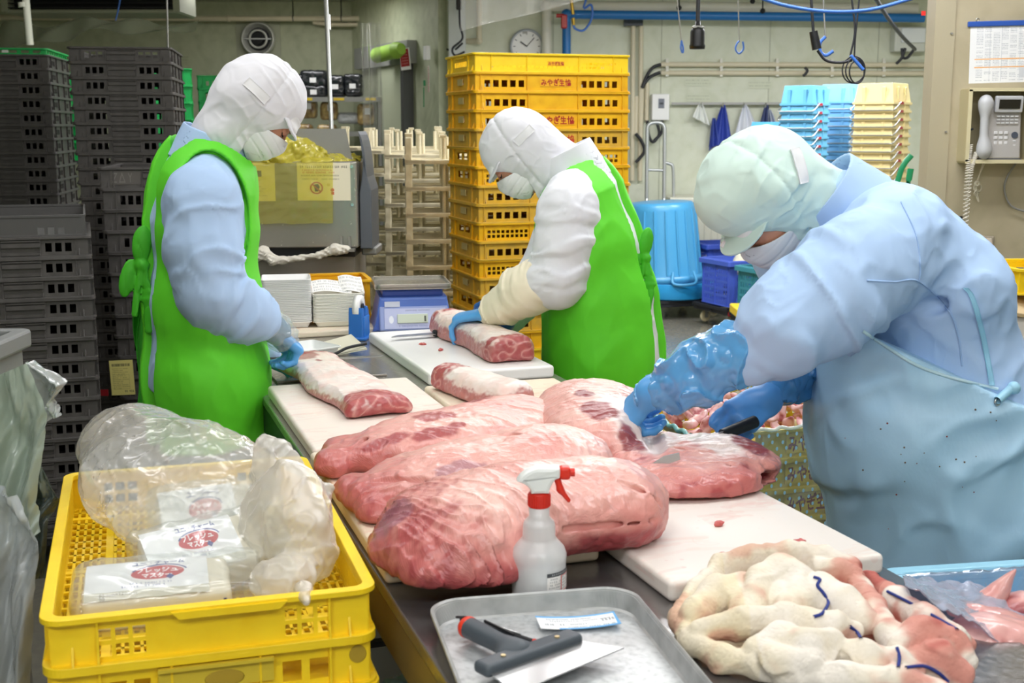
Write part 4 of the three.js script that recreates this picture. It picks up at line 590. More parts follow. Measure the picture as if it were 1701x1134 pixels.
  solo('folded_sack', 'cream folded sack lying in the bright blue crate', 'sack', surface((x, y, z) => ell([0, 0, 0], [.14, .12, .12])(x, y, z) + .02 * fbm(x * 9, y * 9, z * 9, 3), [-.2, -.16, -.18], [.2, .18, .18], .015), mat(0xe9e2c8, .8)).position.set(at(1248, 442, -9.3)[0], .44, -9.3);
  solo('yellow_crate', 'yellow crate corner just visible below the teal crate', 'crate', rbox(.3, .06, .3, .01), M.yellow).position.set(...at(1256, 516, -8.2));
}
// ---------- partition: phone, chart, dispenser ----------
{
  const z = -4.825; seed(31);
  const ct = canvasTex(512, 576, (g, w, h) => { g.fillStyle = '#eef0f3'; g.fillRect(0, 0, w, h); for (let r = 0; r < 34; r++) { const y = 18 + r * 16; g.fillStyle = r % 11 === 4 ? '#c6cad2' : '#a9afba'; for (let c = 0; c < 9; c++) if (rnd() < .75) for (let k = 0; k < 5; k++) g.fillRect(40 + c * 50 + k * 8, y, rr(3, 7), 6); if (r === 2 || r === 20 || r === 25) { g.fillStyle = '#efb069'; g.fillRect(r === 2 ? 350 : 30, y - 2, r === 2 ? 140 : 400, 11); } } g.strokeStyle = '#bcc2cc'; g.lineWidth = 2; for (const x of [120, 190, 300, 400, 470]) { g.beginPath(); g.moveTo(x, 10); g.lineTo(x, h - 14); g.stroke(); } g.fillStyle = '#d4d7dd'; g.fillRect(300, 430, 190, 100); });
  const ch = thing('wall_chart', 'printed timetable sheet with blue top bar on the partition', 'chart', at(1682, 88, z)); part('sheet', printPlate(.32, .215), mat(0xffffff, .7, { map: ct }), ch); part('top_bar', rbox(.34, .02, .01, .004, -.002, .108, .004), mat(0x2f59b3, .4), ch); part('hook', put(new THREE.TorusGeometry(.006, .0015, 6, 16), -.135, .123, .002), M.chrome, ch); ch.rotation.z = R(1.5);
  solo('red_tape', 'small red tape square on the partition edge', 'tape', box(.016, .016, .001, ...at(1534, 22, -4.8135)), mat(0xe5281f, .5));
  const a = at(1597, 150, z), b = at(1690, 267, z), w = b[0] - a[0], h = a[1] - b[1], cx = (a[0] + b[0]) / 2, cy = (a[1] + b[1]) / 2, dd = .1;
  const bx = thing('phone_cabinet', 'open cream wall cabinet with an open door around a telephone', 'cabinet', [cx, cy, z + dd / 2]); const cm = mat(0xcdc39d, .5);
  part('top_panel', box(w, .008, dd, 0, h / 2, 0), cm, bx); part('bottom_panel', box(w, .012, dd, 0, -h / 2, 0), cm, bx); part('side_panel', box(.008, h, dd, -w / 2, 0, 0), cm, bx); part('side_panel', box(.008, h, dd, w / 2, 0, 0), cm, bx); part('back_panel', box(w, h, .004, 0, 0, -dd / 2 + .004), mat(0xb6ad8c, .5), bx);
  part('frame', [box(w + .012, .012, .006, 0, h / 2, dd / 2), box(w + .012, .014, .006, 0, -h / 2, dd / 2), box(.014, h, .006, -w / 2, 0, dd / 2), box(.014, h, .006, w / 2, 0, dd / 2)], mat(0xd6cda8, .45), bx);
  const dr = part('door', put(box(.2, h, .008, .1, 0, 0), w / 2 + .006, 0, dd / 2, 0, R(-18), 0), cm, bx); for (const s of [-.07, .06]) part('hinge', [rbox(.022, .03, .01, .002, w / 2 + .012, s, dd / 2 + .006)], M.chrome, dr);
  // telephone
  const t = thing('telephone', 'silver grey desk telephone with handset and keypad', 'telephone', [cx + .012, cy - .004, z + .07]); const ph = mat(0xc3c5ca, .4), ph2 = mat(0xb0adab, .45);
  part('body', put(rbox(.125, .215, .03, .008), .012, -.012, 0, R(-6)), ph2, t); part('base', rbox(.16, .012, .05, .004, .0, -.122, 0), mat(0x3b4158, .5), t);
  part('handset', surface((x, y, zz) => smin(union([cone([-.07, .085, .03], [-.068, -.085, .03], .015, .015)], .01)(x, y, zz), smin(ell([-.064, .083, .024], [.024, .032, .022])(x, y, zz), ell([-.06, -.085, .024], [.025, .034, .022])(x, y, zz), .01), .03), [-.11, -.13, -.01], [-.03, .13, .06], .004), ph, t);
  const dp = part('display', put(rbox(.102, .06, .018, .005), .02, .082, .022, R(8)), ph, t); part('screen', put(box(.078, .034, .002), .02, .082, .0325, R(8)), mat(0x2c2a24, .2), dp); 
  for (let r = 0; r < 3; r++) for (let c = 0; c < 5; c++) part('line_key', rbox(.0125, .005, .004, .001, -.013 + c * .0165, .038 - r * .012, .018), mat(0xd9dadc, .4), t);
  for (let r = 0; r < 4; r++) for (let c = 0; c < 3; c++) part('key', rbox(.013, .011, .006, .002, -.02 + c * .019, -.022 - r * .0185, .018), mat(0xdedee0, .4), t);
  part('dial_pad', cyl(.012, .012, .006, 0, 0, 0, 22).rotateX(PI / 2).translate(.05, -.03, .018), mat(0x4e5462, .4), t); part('orange_key', rbox(.016, .009, .006, .002, .05, -.083, .018), mat(0xe8703a, .4), t);
  for (const y of [-.052, -.067]) part('key', rbox(.012, .006, .006, .002, .05, y, .018), mat(0xdedee0, .4), t);
  const coil = (pts, n, r0, wr) => { const c = curve(pts), P = []; const N = n * 10; for (let i = 0; i <= N; i++) { const p = c.getPoint(i / N), q = i / 10 * 2 * PI; P.push([p.x + C(q) * r0, p.y, p.z + S(q) * r0]); } return new THREE.TubeGeometry(new THREE.CatmullRomCurve3(P.map((p) => V(...p))), N * 2, wr, 5); };
  solo('coiled_cord', 'white coiled handset cord hanging from the telephone cabinet', 'cord', [coil([at(1612, 240, z + .09), at(1607, 290, z + .1), at(1602, 378, z + .1)], 30, .0075, .0022), coil([at(1622, 252, z + .09), at(1612, 290, z + .1), at(1604, 378, z + .1)], 28, .0075, .0022)], mat(0xe3dfd4, .5));
  solo('telephone_cable', 'bundled thin white cable hanging under the telephone', 'cable', [tube([at(1636, 262, z + .09), at(1630, 280, z + .06), at(1624, 302, z + .04), at(1620, 318, z + .03), at(1626, 335, z + .03), at(1622, 305, z + .04), at(1634, 275, z + .06), at(1641, 262, z + .09)], .0022, 80), put(new THREE.TorusGeometry(.014, .003, 6, 24), ...at(1624, 312, z + .03)), put(new THREE.TorusGeometry(.011, .003, 6, 24), ...at(1622, 320, z + .03), .4, .5), put(new THREE.TorusGeometry(.007, .005, 6, 20), ...at(1623, 305, z + .04))], mat(0xd6d0be, .5));
  solo('loose_cable', 'grey cable curving on the partition below the cabinet door', 'cable', tube([at(1688, 270, z + .02), at(1672, 296, z + .02), at(1669, 318, z + .02), at(1680, 342, z + .02), at(1705, 352, z + .02)], .0035, 50), mat(0x8d8d8d, .5));
  solo('handset_loop', 'dark grey loop of cable left of the handset', 'cable', tube([at(1613, 245, z + .07), at(1606, 230, z + .06), at(1608, 218, z + .05), at(1616, 214, z + .04)], .004, 30), M.darkGrey);
  const sp = at(1627, 424, z), sd = thing('soap_dispenser', 'beige wall socket box with a dark spout on the partition', 'dispenser', sp, R(-12)); const prof = shapeOf([[0, .068], [.01, .068], [.055, .01], [.055, -.005], [.022, -.01], [.022, -.062], [0, -.066]]);
  part('case', put(extr(prof, .075, .003).translate(0, 0, -.0375), 0, 0, 0, 0, -PI / 2, 0), mat(0xbcb1a0, .45), sd); part('back_plate', rbox(.095, .15, .012, .005, .002, 0, 0), mat(0xa89e8d, .5), sd); part('spout', cyl(.014, .012, .03, 0, -.03, .03, 16), mat(0x8a8072, .4), sd); part('screw', cyl(.004, .004, .004, 0, 0, 0, 12).rotateX(PI / 2).translate(0, .05, .03), M.black, sd);
  solo('wall_bolt', 'dark bolt in the partition beside the coiled cord', 'bolt', cyl(.008, .008, .02, 0, 0, 0, 14).rotateX(PI / 2).translate(...at(1595, 362, z)), M.rubber);
  // things standing at the right edge
  const zb = -3.7, yc = on(1690, 640, .8); let k = at(1705, 522, zb);
  solo('side_bench', 'beige topped side bench at the right edge behind the blue coat', 'bench', [rbox(1.2, .03, .7, .005, .62, at(1690, 627, zb)[1] - .015, -.1), ...[[.08, -.4], [.08, .2], [1.15, -.4], [1.15, .2]].map(([x, zz]) => box(.04, at(1690, 627, zb)[1] - .03, .04, x, (at(1690, 627, zb)[1] - .03) / 2, zz))], mat(0xd9c9a0, .5)).position.set(at(1672, 600, zb)[0], 0, zb);
  const by = at(1690, 627, zb)[1];
  const bb = thing('woven_basket', 'brown slatted basket under the grey white bag at right edge', 'basket', [at(1690, 600, zb)[0] + .14, by, zb - .1]); const bm = mat(0xa8741e, .6); part('base', box(.4, .008, .3, 0, .004, 0), bm, bb); part('rim', box(.4, .008, .3, 0, .045, 0), bm, bb); for (let i = 0; i < 16; i++) part('slat', box(.012, .045, .006, -.19 + i * .0253, .022, .15), bm, bb);
  solo('white_sack', 'grey white sack lying under the tan cardboard at right edge', 'sack', surface((x, y, zz) => { const q = [Math.abs(x) - .2, Math.abs(y) - .05, Math.abs(zz) - .14]; return Math.hypot(Math.max(q[0], 0), Math.max(q[1], 0), Math.max(q[2], 0)) + Math.min(Math.max(...q), 0) - .03 + .012 * fbm(x * 8, y * 8, zz * 8, 3); }, [-.26, -.1, -.2], [.26, .1, .2], .012), mat(0xd8d4d0, .7)).position.set(at(1690, 570, zb)[0] + .16, by + .125, zb - .1);
  solo('cardboard_sheet', 'tan cardboard sheet lying on the sack at right edge', 'cardboard', put(rbox(.44, .012, .32, .003), at(1690, 530, zb)[0] + .15, by + .212, zb - .08, R(14), 0, R(-9)), mat(0xcdb78f, .75));
  const yo = thing('plastic_crate', 'yellow crate on the cardboard at the right edge', 'crate', [at(1672, 500, zb)[0] + .22, by + .25, zb - .15], .1); part('shell', crateShell({ w: .43, d: .3, h: .075, ribs: [-.4, 0, .4], sideRibs: [-.4, .4], front: holes(-.16, .16, 8, .02, .03), side: holes(-.1, .1, 5, .02, .03) }), M.yellow, yo);
}
// ---------- the work table: x runs across it, -z along it, away from the camera ----------
const TX = -.175, TZ = -1.776;
const tw = (u, v, y) => [TX + u * .948 - v * .318, y, TZ - u * .318 - v * .948];
const onTable = (o, u, v, y, turn = 0) => { const p = tw(u, v, y); o.position.set(...p); o.rotation.y = turnT + turn; return o; };
{
  const green = mat(0x2e4a33, .5, { metalness: .2 }), mk = (label, u0, u1, v0, v1, legM, topM, edge) => {
    const o = thing('work_table', label, 'table'); onTable(o, 0, 0, 0);
    const w = u1 - u0, l = v1 - v0, cx = (u0 + u1) / 2, cz = -(v0 + v1) / 2;
    part('table_top', rbox(w, .022, l, .004, cx, .769, cz), topM, o);
    for (const s of [-1, 1]) { part('side_rail', box(.02, .07, l - .04, cx + s * (w / 2 - .012), .722, cz), legM, o); part('end_rail', box(w - .06, .06, .02, cx, .725, cz + s * (l / 2 - .03)), legM, o); }
    for (const a of [-1, 1]) for (const b of [-1, 1]) { const g = part('leg', box(.045, .71, .045, cx + a * (w / 2 - .05), .405, cz + b * (l / 2 - .08)), legM, o); part('foot', [cyl(.028, .024, .05, cx + a * (w / 2 - .05), .025, cz + b * (l / 2 - .08), 16)], M.rubber, g); }
    part('lower_shelf', box(w - .08, .018, l - .14, cx, .2, cz), M.steelDull, o);
    return o;
  };
  mk('near stainless steel work table carrying the big pork cuts', -.012, .74, -1.0, .72, mat(0x8a7a52, .45, { metalness: .45 }), mat(0x8d8b8a, .36, { metalness: .75, roughnessMap: rep(grain, 3), bumpMap: bumpF, bumpScale: .0002 }));
  mk('far steel work table with green legs under the loins', -.004, .8, .735, 2.75, green, M.steel);
  const board = (label, u, v, w, l, h, m, tilt = 0) => { const o = solo('cutting_board', label, 'cutting board', rbox(w, h, l, .009, 0, h / 2, 0, 0, 3), m); return onTable(o, u, v, .7805, tilt); };
  board('pale cutting board under the loin held by the left worker', .187, 1.066, .36, .665, .03, M.boardPink);
  board('worn cutting board under the three big pork cuts', .165, .36, .342, .7, .03, M.boardWorn, R(-.5));
  board('stained white board at the near right edge under the boned cut', .533, .16, .362, .69, .032, M.boardStained, R(1));
  board('scratched cream board between the white board and the big cuts', .552, .92, .35, .72, .028, M.boardWorn, R(-.6));
  board('clean white board under the loin held by the middle worker', .598, 1.76, .352, .715, .034, M.boardNew, R(.5));
  onTable(solo('cutting_board', 'cream board at the far end under the stacked white trays', 'cutting board', rbox(.42, .02, .3, .006, 0, .01, 0), M.boardWorn), .28, 2.42, .7805, R(3));
  onTable(solo('board_mat', 'pale mat with a dark curled edge beside the empty tray', 'mat', [sheet(24, 16, (u, v) => [lerp(-.22, .16, u), .004 + .03 * Math.pow(u, 4) * (1 - v * .4) + .003 * S(u * 9), lerp(-.1, .1, v)], .004)], mat(0xdad6c2, .6)), .2, 1.97, .7805, R(2));
  onTable(solo('mat_edge', 'dark wavy edge strip of the pale mat', 'strip', [tube([[-.2, .006, .1], [-.05, .008, .1], [.05, .012, .101], [.1, .03, .1], [.165, .034, .07]], .0045, 40)], M.cord), .2, 1.97, .7805, R(2));
  onTable(solo('steel_plate', 'bare steel plate lying between the boards', 'plate', rbox(.3, .006, .19, .002, 0, .003, 0), M.steel), .2, 1.66, .7805, R(2));
  // white trays in stacks: each tray nests in the one below
  const trayG = (w, d, h) => { const L = [], g = sheet; const f = (s) => { const P = roundRect(w * s, d * s, .012).getPoints(3); return P; }; const o = f(1), i = f(.86), pos = []; for (let k = 0; k < o.length - 1; k++) { const A = o[k], B = o[k + 1], a = i[k], b = i[k + 1]; pos.push([A.x, h, A.y], [B.x, h, B.y], [b.x, 0, b.y], [A.x, h, A.y], [b.x, 0, b.y], [a.x, 0, a.y]); const A2 = [A.x * 1.03, h - .001, A.y * 1.03], B2 = [B.x * 1.03, h - .001, B.y * 1.03]; pos.push([A.x, h, A.y], A2, [B.x, h, B.y], A2, B2, [B.x, h, B.y]); pos.push(A2, [A2[0], h - .0045, A2[2]], B2, [A2[0], h - .0045, A2[2]], [B2[0], h - .0045, B2[2]], B2); } const b = new THREE.BufferGeometry(); b.setAttribute('position', new THREE.Float32BufferAttribute(pos.flat(), 3)); b.computeVertexNormals(); L.push(b, rbox(w * .86, .0015, d * .86, .0005, 0, .0008, 0)); return merge(L); };
  const tg = trayG(.155, .155, .022); let src;
  for (let i = 0; i < 26; i++) { const l = `white foam tray, ${i === 0 ? 'lowest' : i === 25 ? 'topmost' : (ordinal[i] + ' from below')} in the tall stack`; if (!src) { src = thing('foam_tray', l, 'tray', [0, 0, 0], 0, 'tall stack of white foam trays'); part('tray', tg, M.tray, src); } else src = copyOf(src, l, [0, 0, 0]); onTable(src, .213, 2.43, .802 + i * .0055, R(-8) + .01 * S(i * 5)); }
  let s2; const tg2 = trayG(.165, .13, .02);
  for (let i = 0; i < 18; i++) { const l = `white foam tray, ${i === 0 ? 'lowest' : i === 17 ? 'topmost' : (ordinal[i] + ' from below')} in the stack under the labels`; if (!s2) { s2 = thing('foam_tray', l, 'tray', [0, 0, 0], 0, 'short stack of white foam trays'); part('tray', tg2, mat(0xf3f1e6, .35), s2); } else s2 = copyOf(s2, l, [0, 0, 0]); onTable(s2, .375, 2.40, .802 + i * .0052, R(-4) + .012 * S(i * 3)); }
  const et = thing('foam_tray', 'single empty white foam tray beside the blue gloved hand', 'tray'); part('tray', trayG(.13, .15, .026), M.tray, et); onTable(et, .2, 1.93, .79, R(24));
  seed(44); const lbl = canvasTex(128, 64, (g) => { g.fillStyle = '#f3f3f0'; g.fillRect(0, 0, 128, 64); for (let r = 0; r < 4; r++) scribble(g, 6, 6 + r * 15, 110, 8, '#8d8f92'); });
  [['creased printed label sheet lying on the shorter tray stack', .36, 2.42, .925, -4, .13, .07, 26], ['second printed label sheet sticking up at the stack edge', .43, 2.43, .93, -2, .08, .08, 34]].forEach(([l, u, v, y, t, w, h, tilt]) => { const o = solo('label_sheet', l, 'label', sheet(10, 6, (a, b) => [lerp(-w / 2, w / 2, a), .006 * S(a * 5), lerp(h / 2, -h / 2, b)], .0008), mat(0xffffff, .7, { map: lbl })); onTable(o, u, v, y, R(t)); o.rotation.order = 'YXZ'; o.rotation.x = R(tilt); });
  // yellow basket behind the trays
  const yb = thing('plastic_crate', 'small yellow perforated basket behind the white trays', 'crate'); part('shell', crateShell({ w: .34, d: .24, h: .15, ribs: [-.46, .46], sideRibs: [], front: [0, 1, 2, 3].flatMap((r) => holes(-.14, .14, 22, .05 + r * .022, .012)), side: [0, 1, 2].flatMap((r) => holes(-.09, .09, 14, .05 + r * .022, .012)) }), M.amber, yb); onTable(yb, .36, 2.63, .781, R(-4));
  // tape dispenser
  const td = thing('tape_dispenser', 'blue tape dispenser with a white tape roll', 'dispenser'); onTable(td, .407, 2.2, .781, R(62)); const tb = mat(0x2a6fc4, .4);
  const sh = shapeOf([[-.042, 0], [.042, 0], [.034, .085], [.02, .1], [.013, .1], [.0, .05], [-.016, .05], [-.02, .098], [-.033, .1], [-.036, .085]]);
  part('body', put(extr(sh, .04, .004), 0, .004, -.02), tb, td); part('base', rbox(.092, .01, .07, .004, 0, .005, 0), tb, td); part('tape_roll', put(lathe([[.014, -.01], [.04, -.01], [.04, .01], [.014, .01], [.014, -.01]], 36).rotateX(PI / 2), .0, .1, 0), M.white, td); part('roll_core', cyl(.014, .014, .03, 0, 0, 0, 20).rotateX(PI / 2).translate(0, .1, 0), M.black, td); part('face_plate', rbox(.06, .07, .006, .004, 0, .04, .024), mat(0x2f7ad0, .38), td);
  // scale
  const sc = thing('weighing_scale', 'blue digital weighing scale with a steel platform', 'scale'); onTable(sc, .61, 2.32, .781, R(-9));
  const body = [[-.135, 0], [.135, 0], [.125, .03], [.11, .112], [-.11, .112], [-.125, .03]]; const bs = mat(0x5f7fd4, .4);
  part('body', put(extr(shapeOf(body), .2, .008), 0, .008, -.13), bs, sc);
  const pan = part('front_panel', put(rbox(.225, .082, .012, .006), .0, .052, .082, R(-14)), mat(0x9aa9dd, .4), sc);
  seed(50); part('print', put(printPlate(.2, .066), .004, .052, .0895, R(-14)), mat(0xffffff, .5, { map: canvasTex(256, 84, (g) => { g.fillStyle = '#c3c8ea'; g.fillRect(0, 0, 256, 84); g.fillStyle = '#6a70a8'; scribble(g, 80, 6, 110, 6, '#70759f'); scribble(g, 60, 70, 150, 8, '#8289c4'); g.strokeStyle = '#44508f'; g.lineWidth = 2; g.beginPath(); g.arc(216, 34, 9, 0, 7); g.stroke(); g.fillStyle = '#a0466f'; g.fillRect(234, 27, 14, 14); g.fillStyle = '#eef0fa'; g.beginPath(); g.ellipse(28, 46, 10, 16, 0, 0, 7); g.fill(); }) }), sc);
  part('display', put(rbox(.1, .03, .004, .002), -.005, .052, .0925, R(-14)), mat(0xc9d2bf, .3), sc); part('digits', put(box(.006, .018, .001), .036, .052, .0955, R(-14)), mat(0x4c5548, .4), sc);
  part('badge', put(rbox(.05, .018, .003, .001), -.07, .098, .079, R(-8)), mat(0xd5d9ea, .4), sc);
  part('neck', rbox(.2, .03, .17, .01, 0, .13, -.03), mat(0x3f5cb8, .4), sc);
  const pl = roundRect(.25, .235, .02); const lip = roundRect(.25, .235, .02); lip.holes.push(new THREE.Path(roundRect(.24, .225, .016).getPoints(4).reverse()));
  part('platform', [extr(pl, .005, .001).rotateX(-PI / 2).translate(0, .15, -.03), extr(lip, .016, .001).rotateX(-PI / 2).translate(0, .147, -.03)], M.steel, sc); for (const a of [-1, 1]) part('foot', cyl(.014, .014, .016, a * .1, .004, .06, 16), M.black, sc);
  // knives
  const knife = (label, len, bw, at0, dir, y, tilt = 0, hl = .115) => { const o = thing('knife', label, 'knife'); const s = new THREE.Shape(); s.moveTo(0, -bw * .45); s.lineTo(len * .7, -bw * .4); s.quadraticCurveTo(len * .93, -bw * .2, len, bw * .45); s.lineTo(0, bw * .55); part('blade', extr(s, .0014, .0004).rotateX(-PI / 2), M.blade, o); part('handle', rbox(hl, .02, .026, .006, -hl / 2, .001, 0), M.black, o); for (const f of [.3, .7]) part('rivet', cyl(.003, .003, .0215, -hl * f, .001, 0, 10), M.chrome, o); onTable(o, at0[0], at0[1], y, dir); o.rotation.order = 'YXZ'; o.rotation.z = tilt; return o; };
  knife('black handled boning knife running under the left loin', .25, .028, [.09, 1.56], R(-4), .84);
  knife('knife lying on the white board beside the middle loin', .14, .034, [.585, 1.95], R(186), .826);
  // foreground: aluminium tray, scraper, pen, label
  const tr = thing('metal_tray', 'shallow dented aluminium tray in the foreground', 'tray', [.066, .781, -1.475], R(11.8));
  const W = .285, D = .4, prof = (s) => roundRect(W * s, D * s, .05).getPoints(8), rings = [[.93, .003], [.955, .006], [.985, .03], [1.0, .0325], [1.02, .031], [1.022, .027], [1.0, .0285], [.978, .028], [.948, .002], [.93, .0]].map(([s, y]) => roundRect(W - (1 - s) * .25, D - (1 - s) * .25, .045).getPoints(8).map((p) => [p.x, y, p.y])), tp = [];
  for (let r = 0; r + 1 < rings.length; r++) for (let k = 0, A = rings[r], B = rings[r + 1]; k < Math.min(A.length, B.length); k++) { const [a, b, c, d] = [A[k], A[(k + 1) % A.length], B[(k + 1) % B.length], B[k]]; tp.push(a, b, c, a, c, d); }
  const tgm = new THREE.BufferGeometry(); tgm.setAttribute('position', new THREE.Float32BufferAttribute(tp.flat(), 3)); tgm.computeVertexNormals();
  part('rim', metreUV(tgm), M.aluTray, tr); part('base', metreUV(extr(roundRect(W - .016, D - .016, .04), .003).rotateX(-PI / 2)), mat(0xc4c7c8, .42, { metalness: .5, map: rep(mottled(0xcfd2d3, 0xa9adae, 6, 2), 3), bumpMap: bumpF, bumpScale: .0003 }), tr);
  const flat = (o, p, turn) => { o.position.set(...p); o.rotation.order = 'YXZ'; o.rotation.y = turn; return o; };
  seed(61); const lt = canvasTex(256, 96, (g) => { g.fillStyle = '#f1f4f6'; g.fillRect(0, 0, 256, 96); g.strokeStyle = '#6db3ea'; g.lineWidth = 12; g.beginPath(); g.moveTo(0, 6); g.lineTo(256, 4); g.lineTo(252, 92); g.lineTo(60, 94); g.stroke(); scribble(g, 30, 20, 150, 9, '#6f7a80'); scribble(g, 40, 34, 190, 9, '#848c92'); scribble(g, 190, 40, 50, 16, '#3c464c'); scribble(g, 20, 58, 60, 12, '#606b72'); scribble(g, 100, 58, 70, 10, '#7a848a'); scribble(g, 90, 78, 150, 8, '#5a656c'); });
  flat(solo('paper_label', 'blue bordered printed label lying in the aluminium tray', 'label', sheet(12, 6, (a, b) => [lerp(-.055, .055, a), .002 + .004 * Math.pow(Math.abs(a - .5) * 2, 2), lerp(.022, -.022, b)], .0008), mat(0xffffff, .6, { map: lt })), on(960, 1036, .786), R(9));
  const a = on(772, 1034, .803), b = on(856, 1077, .806), c0 = on(803, 1110, .803), c1 = on(952, 1058, .803);
  const sp = thing('scraper', 'grey handled steel scraper with a red cap lying in the tray', 'scraper'); const mid = [(c0[0] + c1[0]) / 2, .803, (c0[2] + c1[2]) / 2], ang = Math.atan2(-(c1[2] - c0[2]), c1[0] - c0[0]), blen = Math.hypot(c1[0] - c0[0], c1[2] - c0[2]); sp.position.set(...mid); sp.rotation.y = ang; const gm = mat(0x4a5259, .5);
  part('bar', rbox(blen + .012, .017, .03, .007, 0, 0, 0), gm, sp); const hl = .105; part('handle', surface((x, y, z) => smin(cone([-.012, .001, -.01], [-.012, .002, -hl], .0125, .0145)(x, y * 1.05, z), ell([-.01, 0, -.015], [.03, .008, .014])(x, y, z), .02), [-.05, -.02, -hl - .03], [.03, .02, .012], .003), gm, sp);
  part('end_cap', put(new THREE.SphereGeometry(.0152, 20, 14).scale(1, .95, .75), -.012, .002, -hl - .004), mat(0xe23a1c, .45), sp); part('handle_groove', put(rbox(.003, .004, .06, .001), -.0, .0135, -.06), M.black, sp);
  const bl = shapeOf([[-blen / 2 + .004, .004], [blen / 2 - .004, .004], [blen / 2 + .03, -.062], [-blen / 2 - .012, -.072]]); part('blade', put(extr(bl, .0013, .0003).rotateX(-PI / 2), 0, -.0035, 0), M.blade, sp); for (const s of [-1, 1]) part('rivet', cyl(.0032, .0032, .002, s * blen * .3, .0092, .002, 14), mat(0xcdb98a, .35, { metalness: .7 }), sp);
  const pa = on(766, 1027, .803), pb = on(888, 1066, .793), pn = thing('pen', 'slim black pen with a clip lying behind the scraper', 'pen'); part('barrel', rod(pa, pb, .004, .0035, 14), M.black, pn); part('clip', rod([lerp(pa[0], pb[0], .55), lerp(pa[1], pb[1], .55) + .005, lerp(pa[2], pb[2], .55)], [lerp(pa[0], pb[0], .82), lerp(pa[1], pb[1], .82) + .005, lerp(pa[2], pb[2], .82)], .0012), M.chrome, pn); part('red_tip', put(new THREE.SphereGeometry(.0045, 12, 10), ...pb), mat(0xd03a2c, .5), pn); part('ring', put(new THREE.TorusGeometry(.006, .0018, 8, 18), pa[0], pa[1] + .002, pa[2], 1.2), M.black, pn);
  // spray bottle
  const sb = thing('spray_bottle', 'clear white spray bottle with red collar and trigger', 'bottle', on(895, 996, .781), R(4)); const hd = mat(0xeef2f0, .35);
  part('body', lathe([[0, .001], [.036, .001], [.0385, .004], [.0385, .058], [.039, .062], [.0395, .07], [.036, .08], [.027, .09], [.0235, .095], [.023, .112], [.021, .118], [.0145, .125], [.0145, .14], [0, .14]], 48), mat(0xf2f4f5, .28, { transmission: .35, thickness: 0 }), sb);
  part('liquid', lathe([[0, .003], [.036, .003], [.037, .052], [0, .052]], 40), mat(0xf3f5f6, .2, { transmission: .55, thickness: 0 }), sb);
  part('collar', [lathe([[.0145, .139], [.0155, .14], [.0158, .158], [.0145, .16], [0, .16]], 36), ...Array.from({ length: 28 }, (_, i) => box(.0012, .016, .0012, .0158 * C(i * PI / 14), .149, .0158 * S(i * PI / 14)))], mat(0xd92a1a, .4), sb);
  const hs = new THREE.Shape(); hs.moveTo(-.032, .178); hs.quadraticCurveTo(-.024, .193, -.004, .198); hs.lineTo(.028, .197); hs.quadraticCurveTo(.03, .19, .028, .182); hs.lineTo(.022, .18); hs.quadraticCurveTo(.014, .17, .013, .16); hs.lineTo(-.012, .16); hs.quadraticCurveTo(-.012, .172, -.032, .178); part('head', put(extr(hs, .016, .005, 10), 0, 0, -.008), hd, sb);
  part('nozzle', [rbox(.016, .0185, .02, .005, .036, .188, 0), cyl(.006, .006, .01, 0, 0, 0, 14).rotateZ(PI / 2).translate(.045, .188, 0)], mat(0xe0301c, .4), sb); part('trigger', surface((x, y, z) => smin(cone([.026, .178, 0], [.03, .163, 0], .005, .0042)(x, y, z), cone([.03, .163, 0], [.042, .147, 0], .0042, .003)(x, y, z), .006), [.01, .135, -.012], [.055, .19, .012], .0016), mat(0xe0301c, .4), sb);
  seed(66); const pts = Array.from({ length: 13 }, (_, i) => i / 12); part('label', sheet(12, 1, (u, v) => { const q = lerp(R(138), R(66), 1 - u); return [S(PI / 2 + R(60) - q) * .0392 * 1, lerp(.022, .052, v), C(PI / 2 + R(60) - q) * .0392]; }, .0004), mat(0xffffff, .5, { map: canvasTex(128, 128, (g) => { g.fillStyle = '#f3f1ef'; g.fillRect(0, 0, 128, 128); g.fillStyle = '#43474b'; g.fillRect(0, 0, 128, 24); scribble(g, 8, 6, 100, 12, '#d8dadb'); for (let r = 0; r < 5; r++) scribble(g, 16, 34 + r * 18, 100, 11, '#7d8285'); g.strokeStyle = '#cc3a35'; g.lineWidth = 5; g.strokeRect(4, 28, 60, 96); }) }), sb);
  solo('blue_wrapper', 'scrap of pale blue plastic below the table at the bottom edge', 'wrapper', surface((x, y, z) => ell([0, 0, 0], [.06, .03, .05])(x, y, z) + .012 * ridge(x * 22, y * 22, z * 22), [-.09, -.05, -.08], [.09, .05, .08], .005), mat(0xa9d3ea, .3)).position.set(...on(676, 1146, .5));
  // under the table: dark trolley with a white caster
  const tp2 = on(640, 1010, .34), ut = thing('trolley', 'dark trolley with a white wheel under the near table', 'trolley', [tp2[0] + .1, 0, tp2[2] - .1], turnT); part('deck', rbox(.5, .05, .62, .006, 0, .16, 0), M.darkDolly, ut); part('frame', [box(.5, .012, .02, 0, .36, .3), box(.02, .38, .02, -.24, .19, .3), box(.02, .38, .02, .24, .19, .3)], M.darkDolly, ut);
  for (const a of [-1, 1]) for (const b of [-1, 1]) part('wheel', put(new THREE.TorusGeometry(.045, .018, 10, 26), a * .2, .063, b * .26), mat(0xb5b5b0, .5), ut);
}
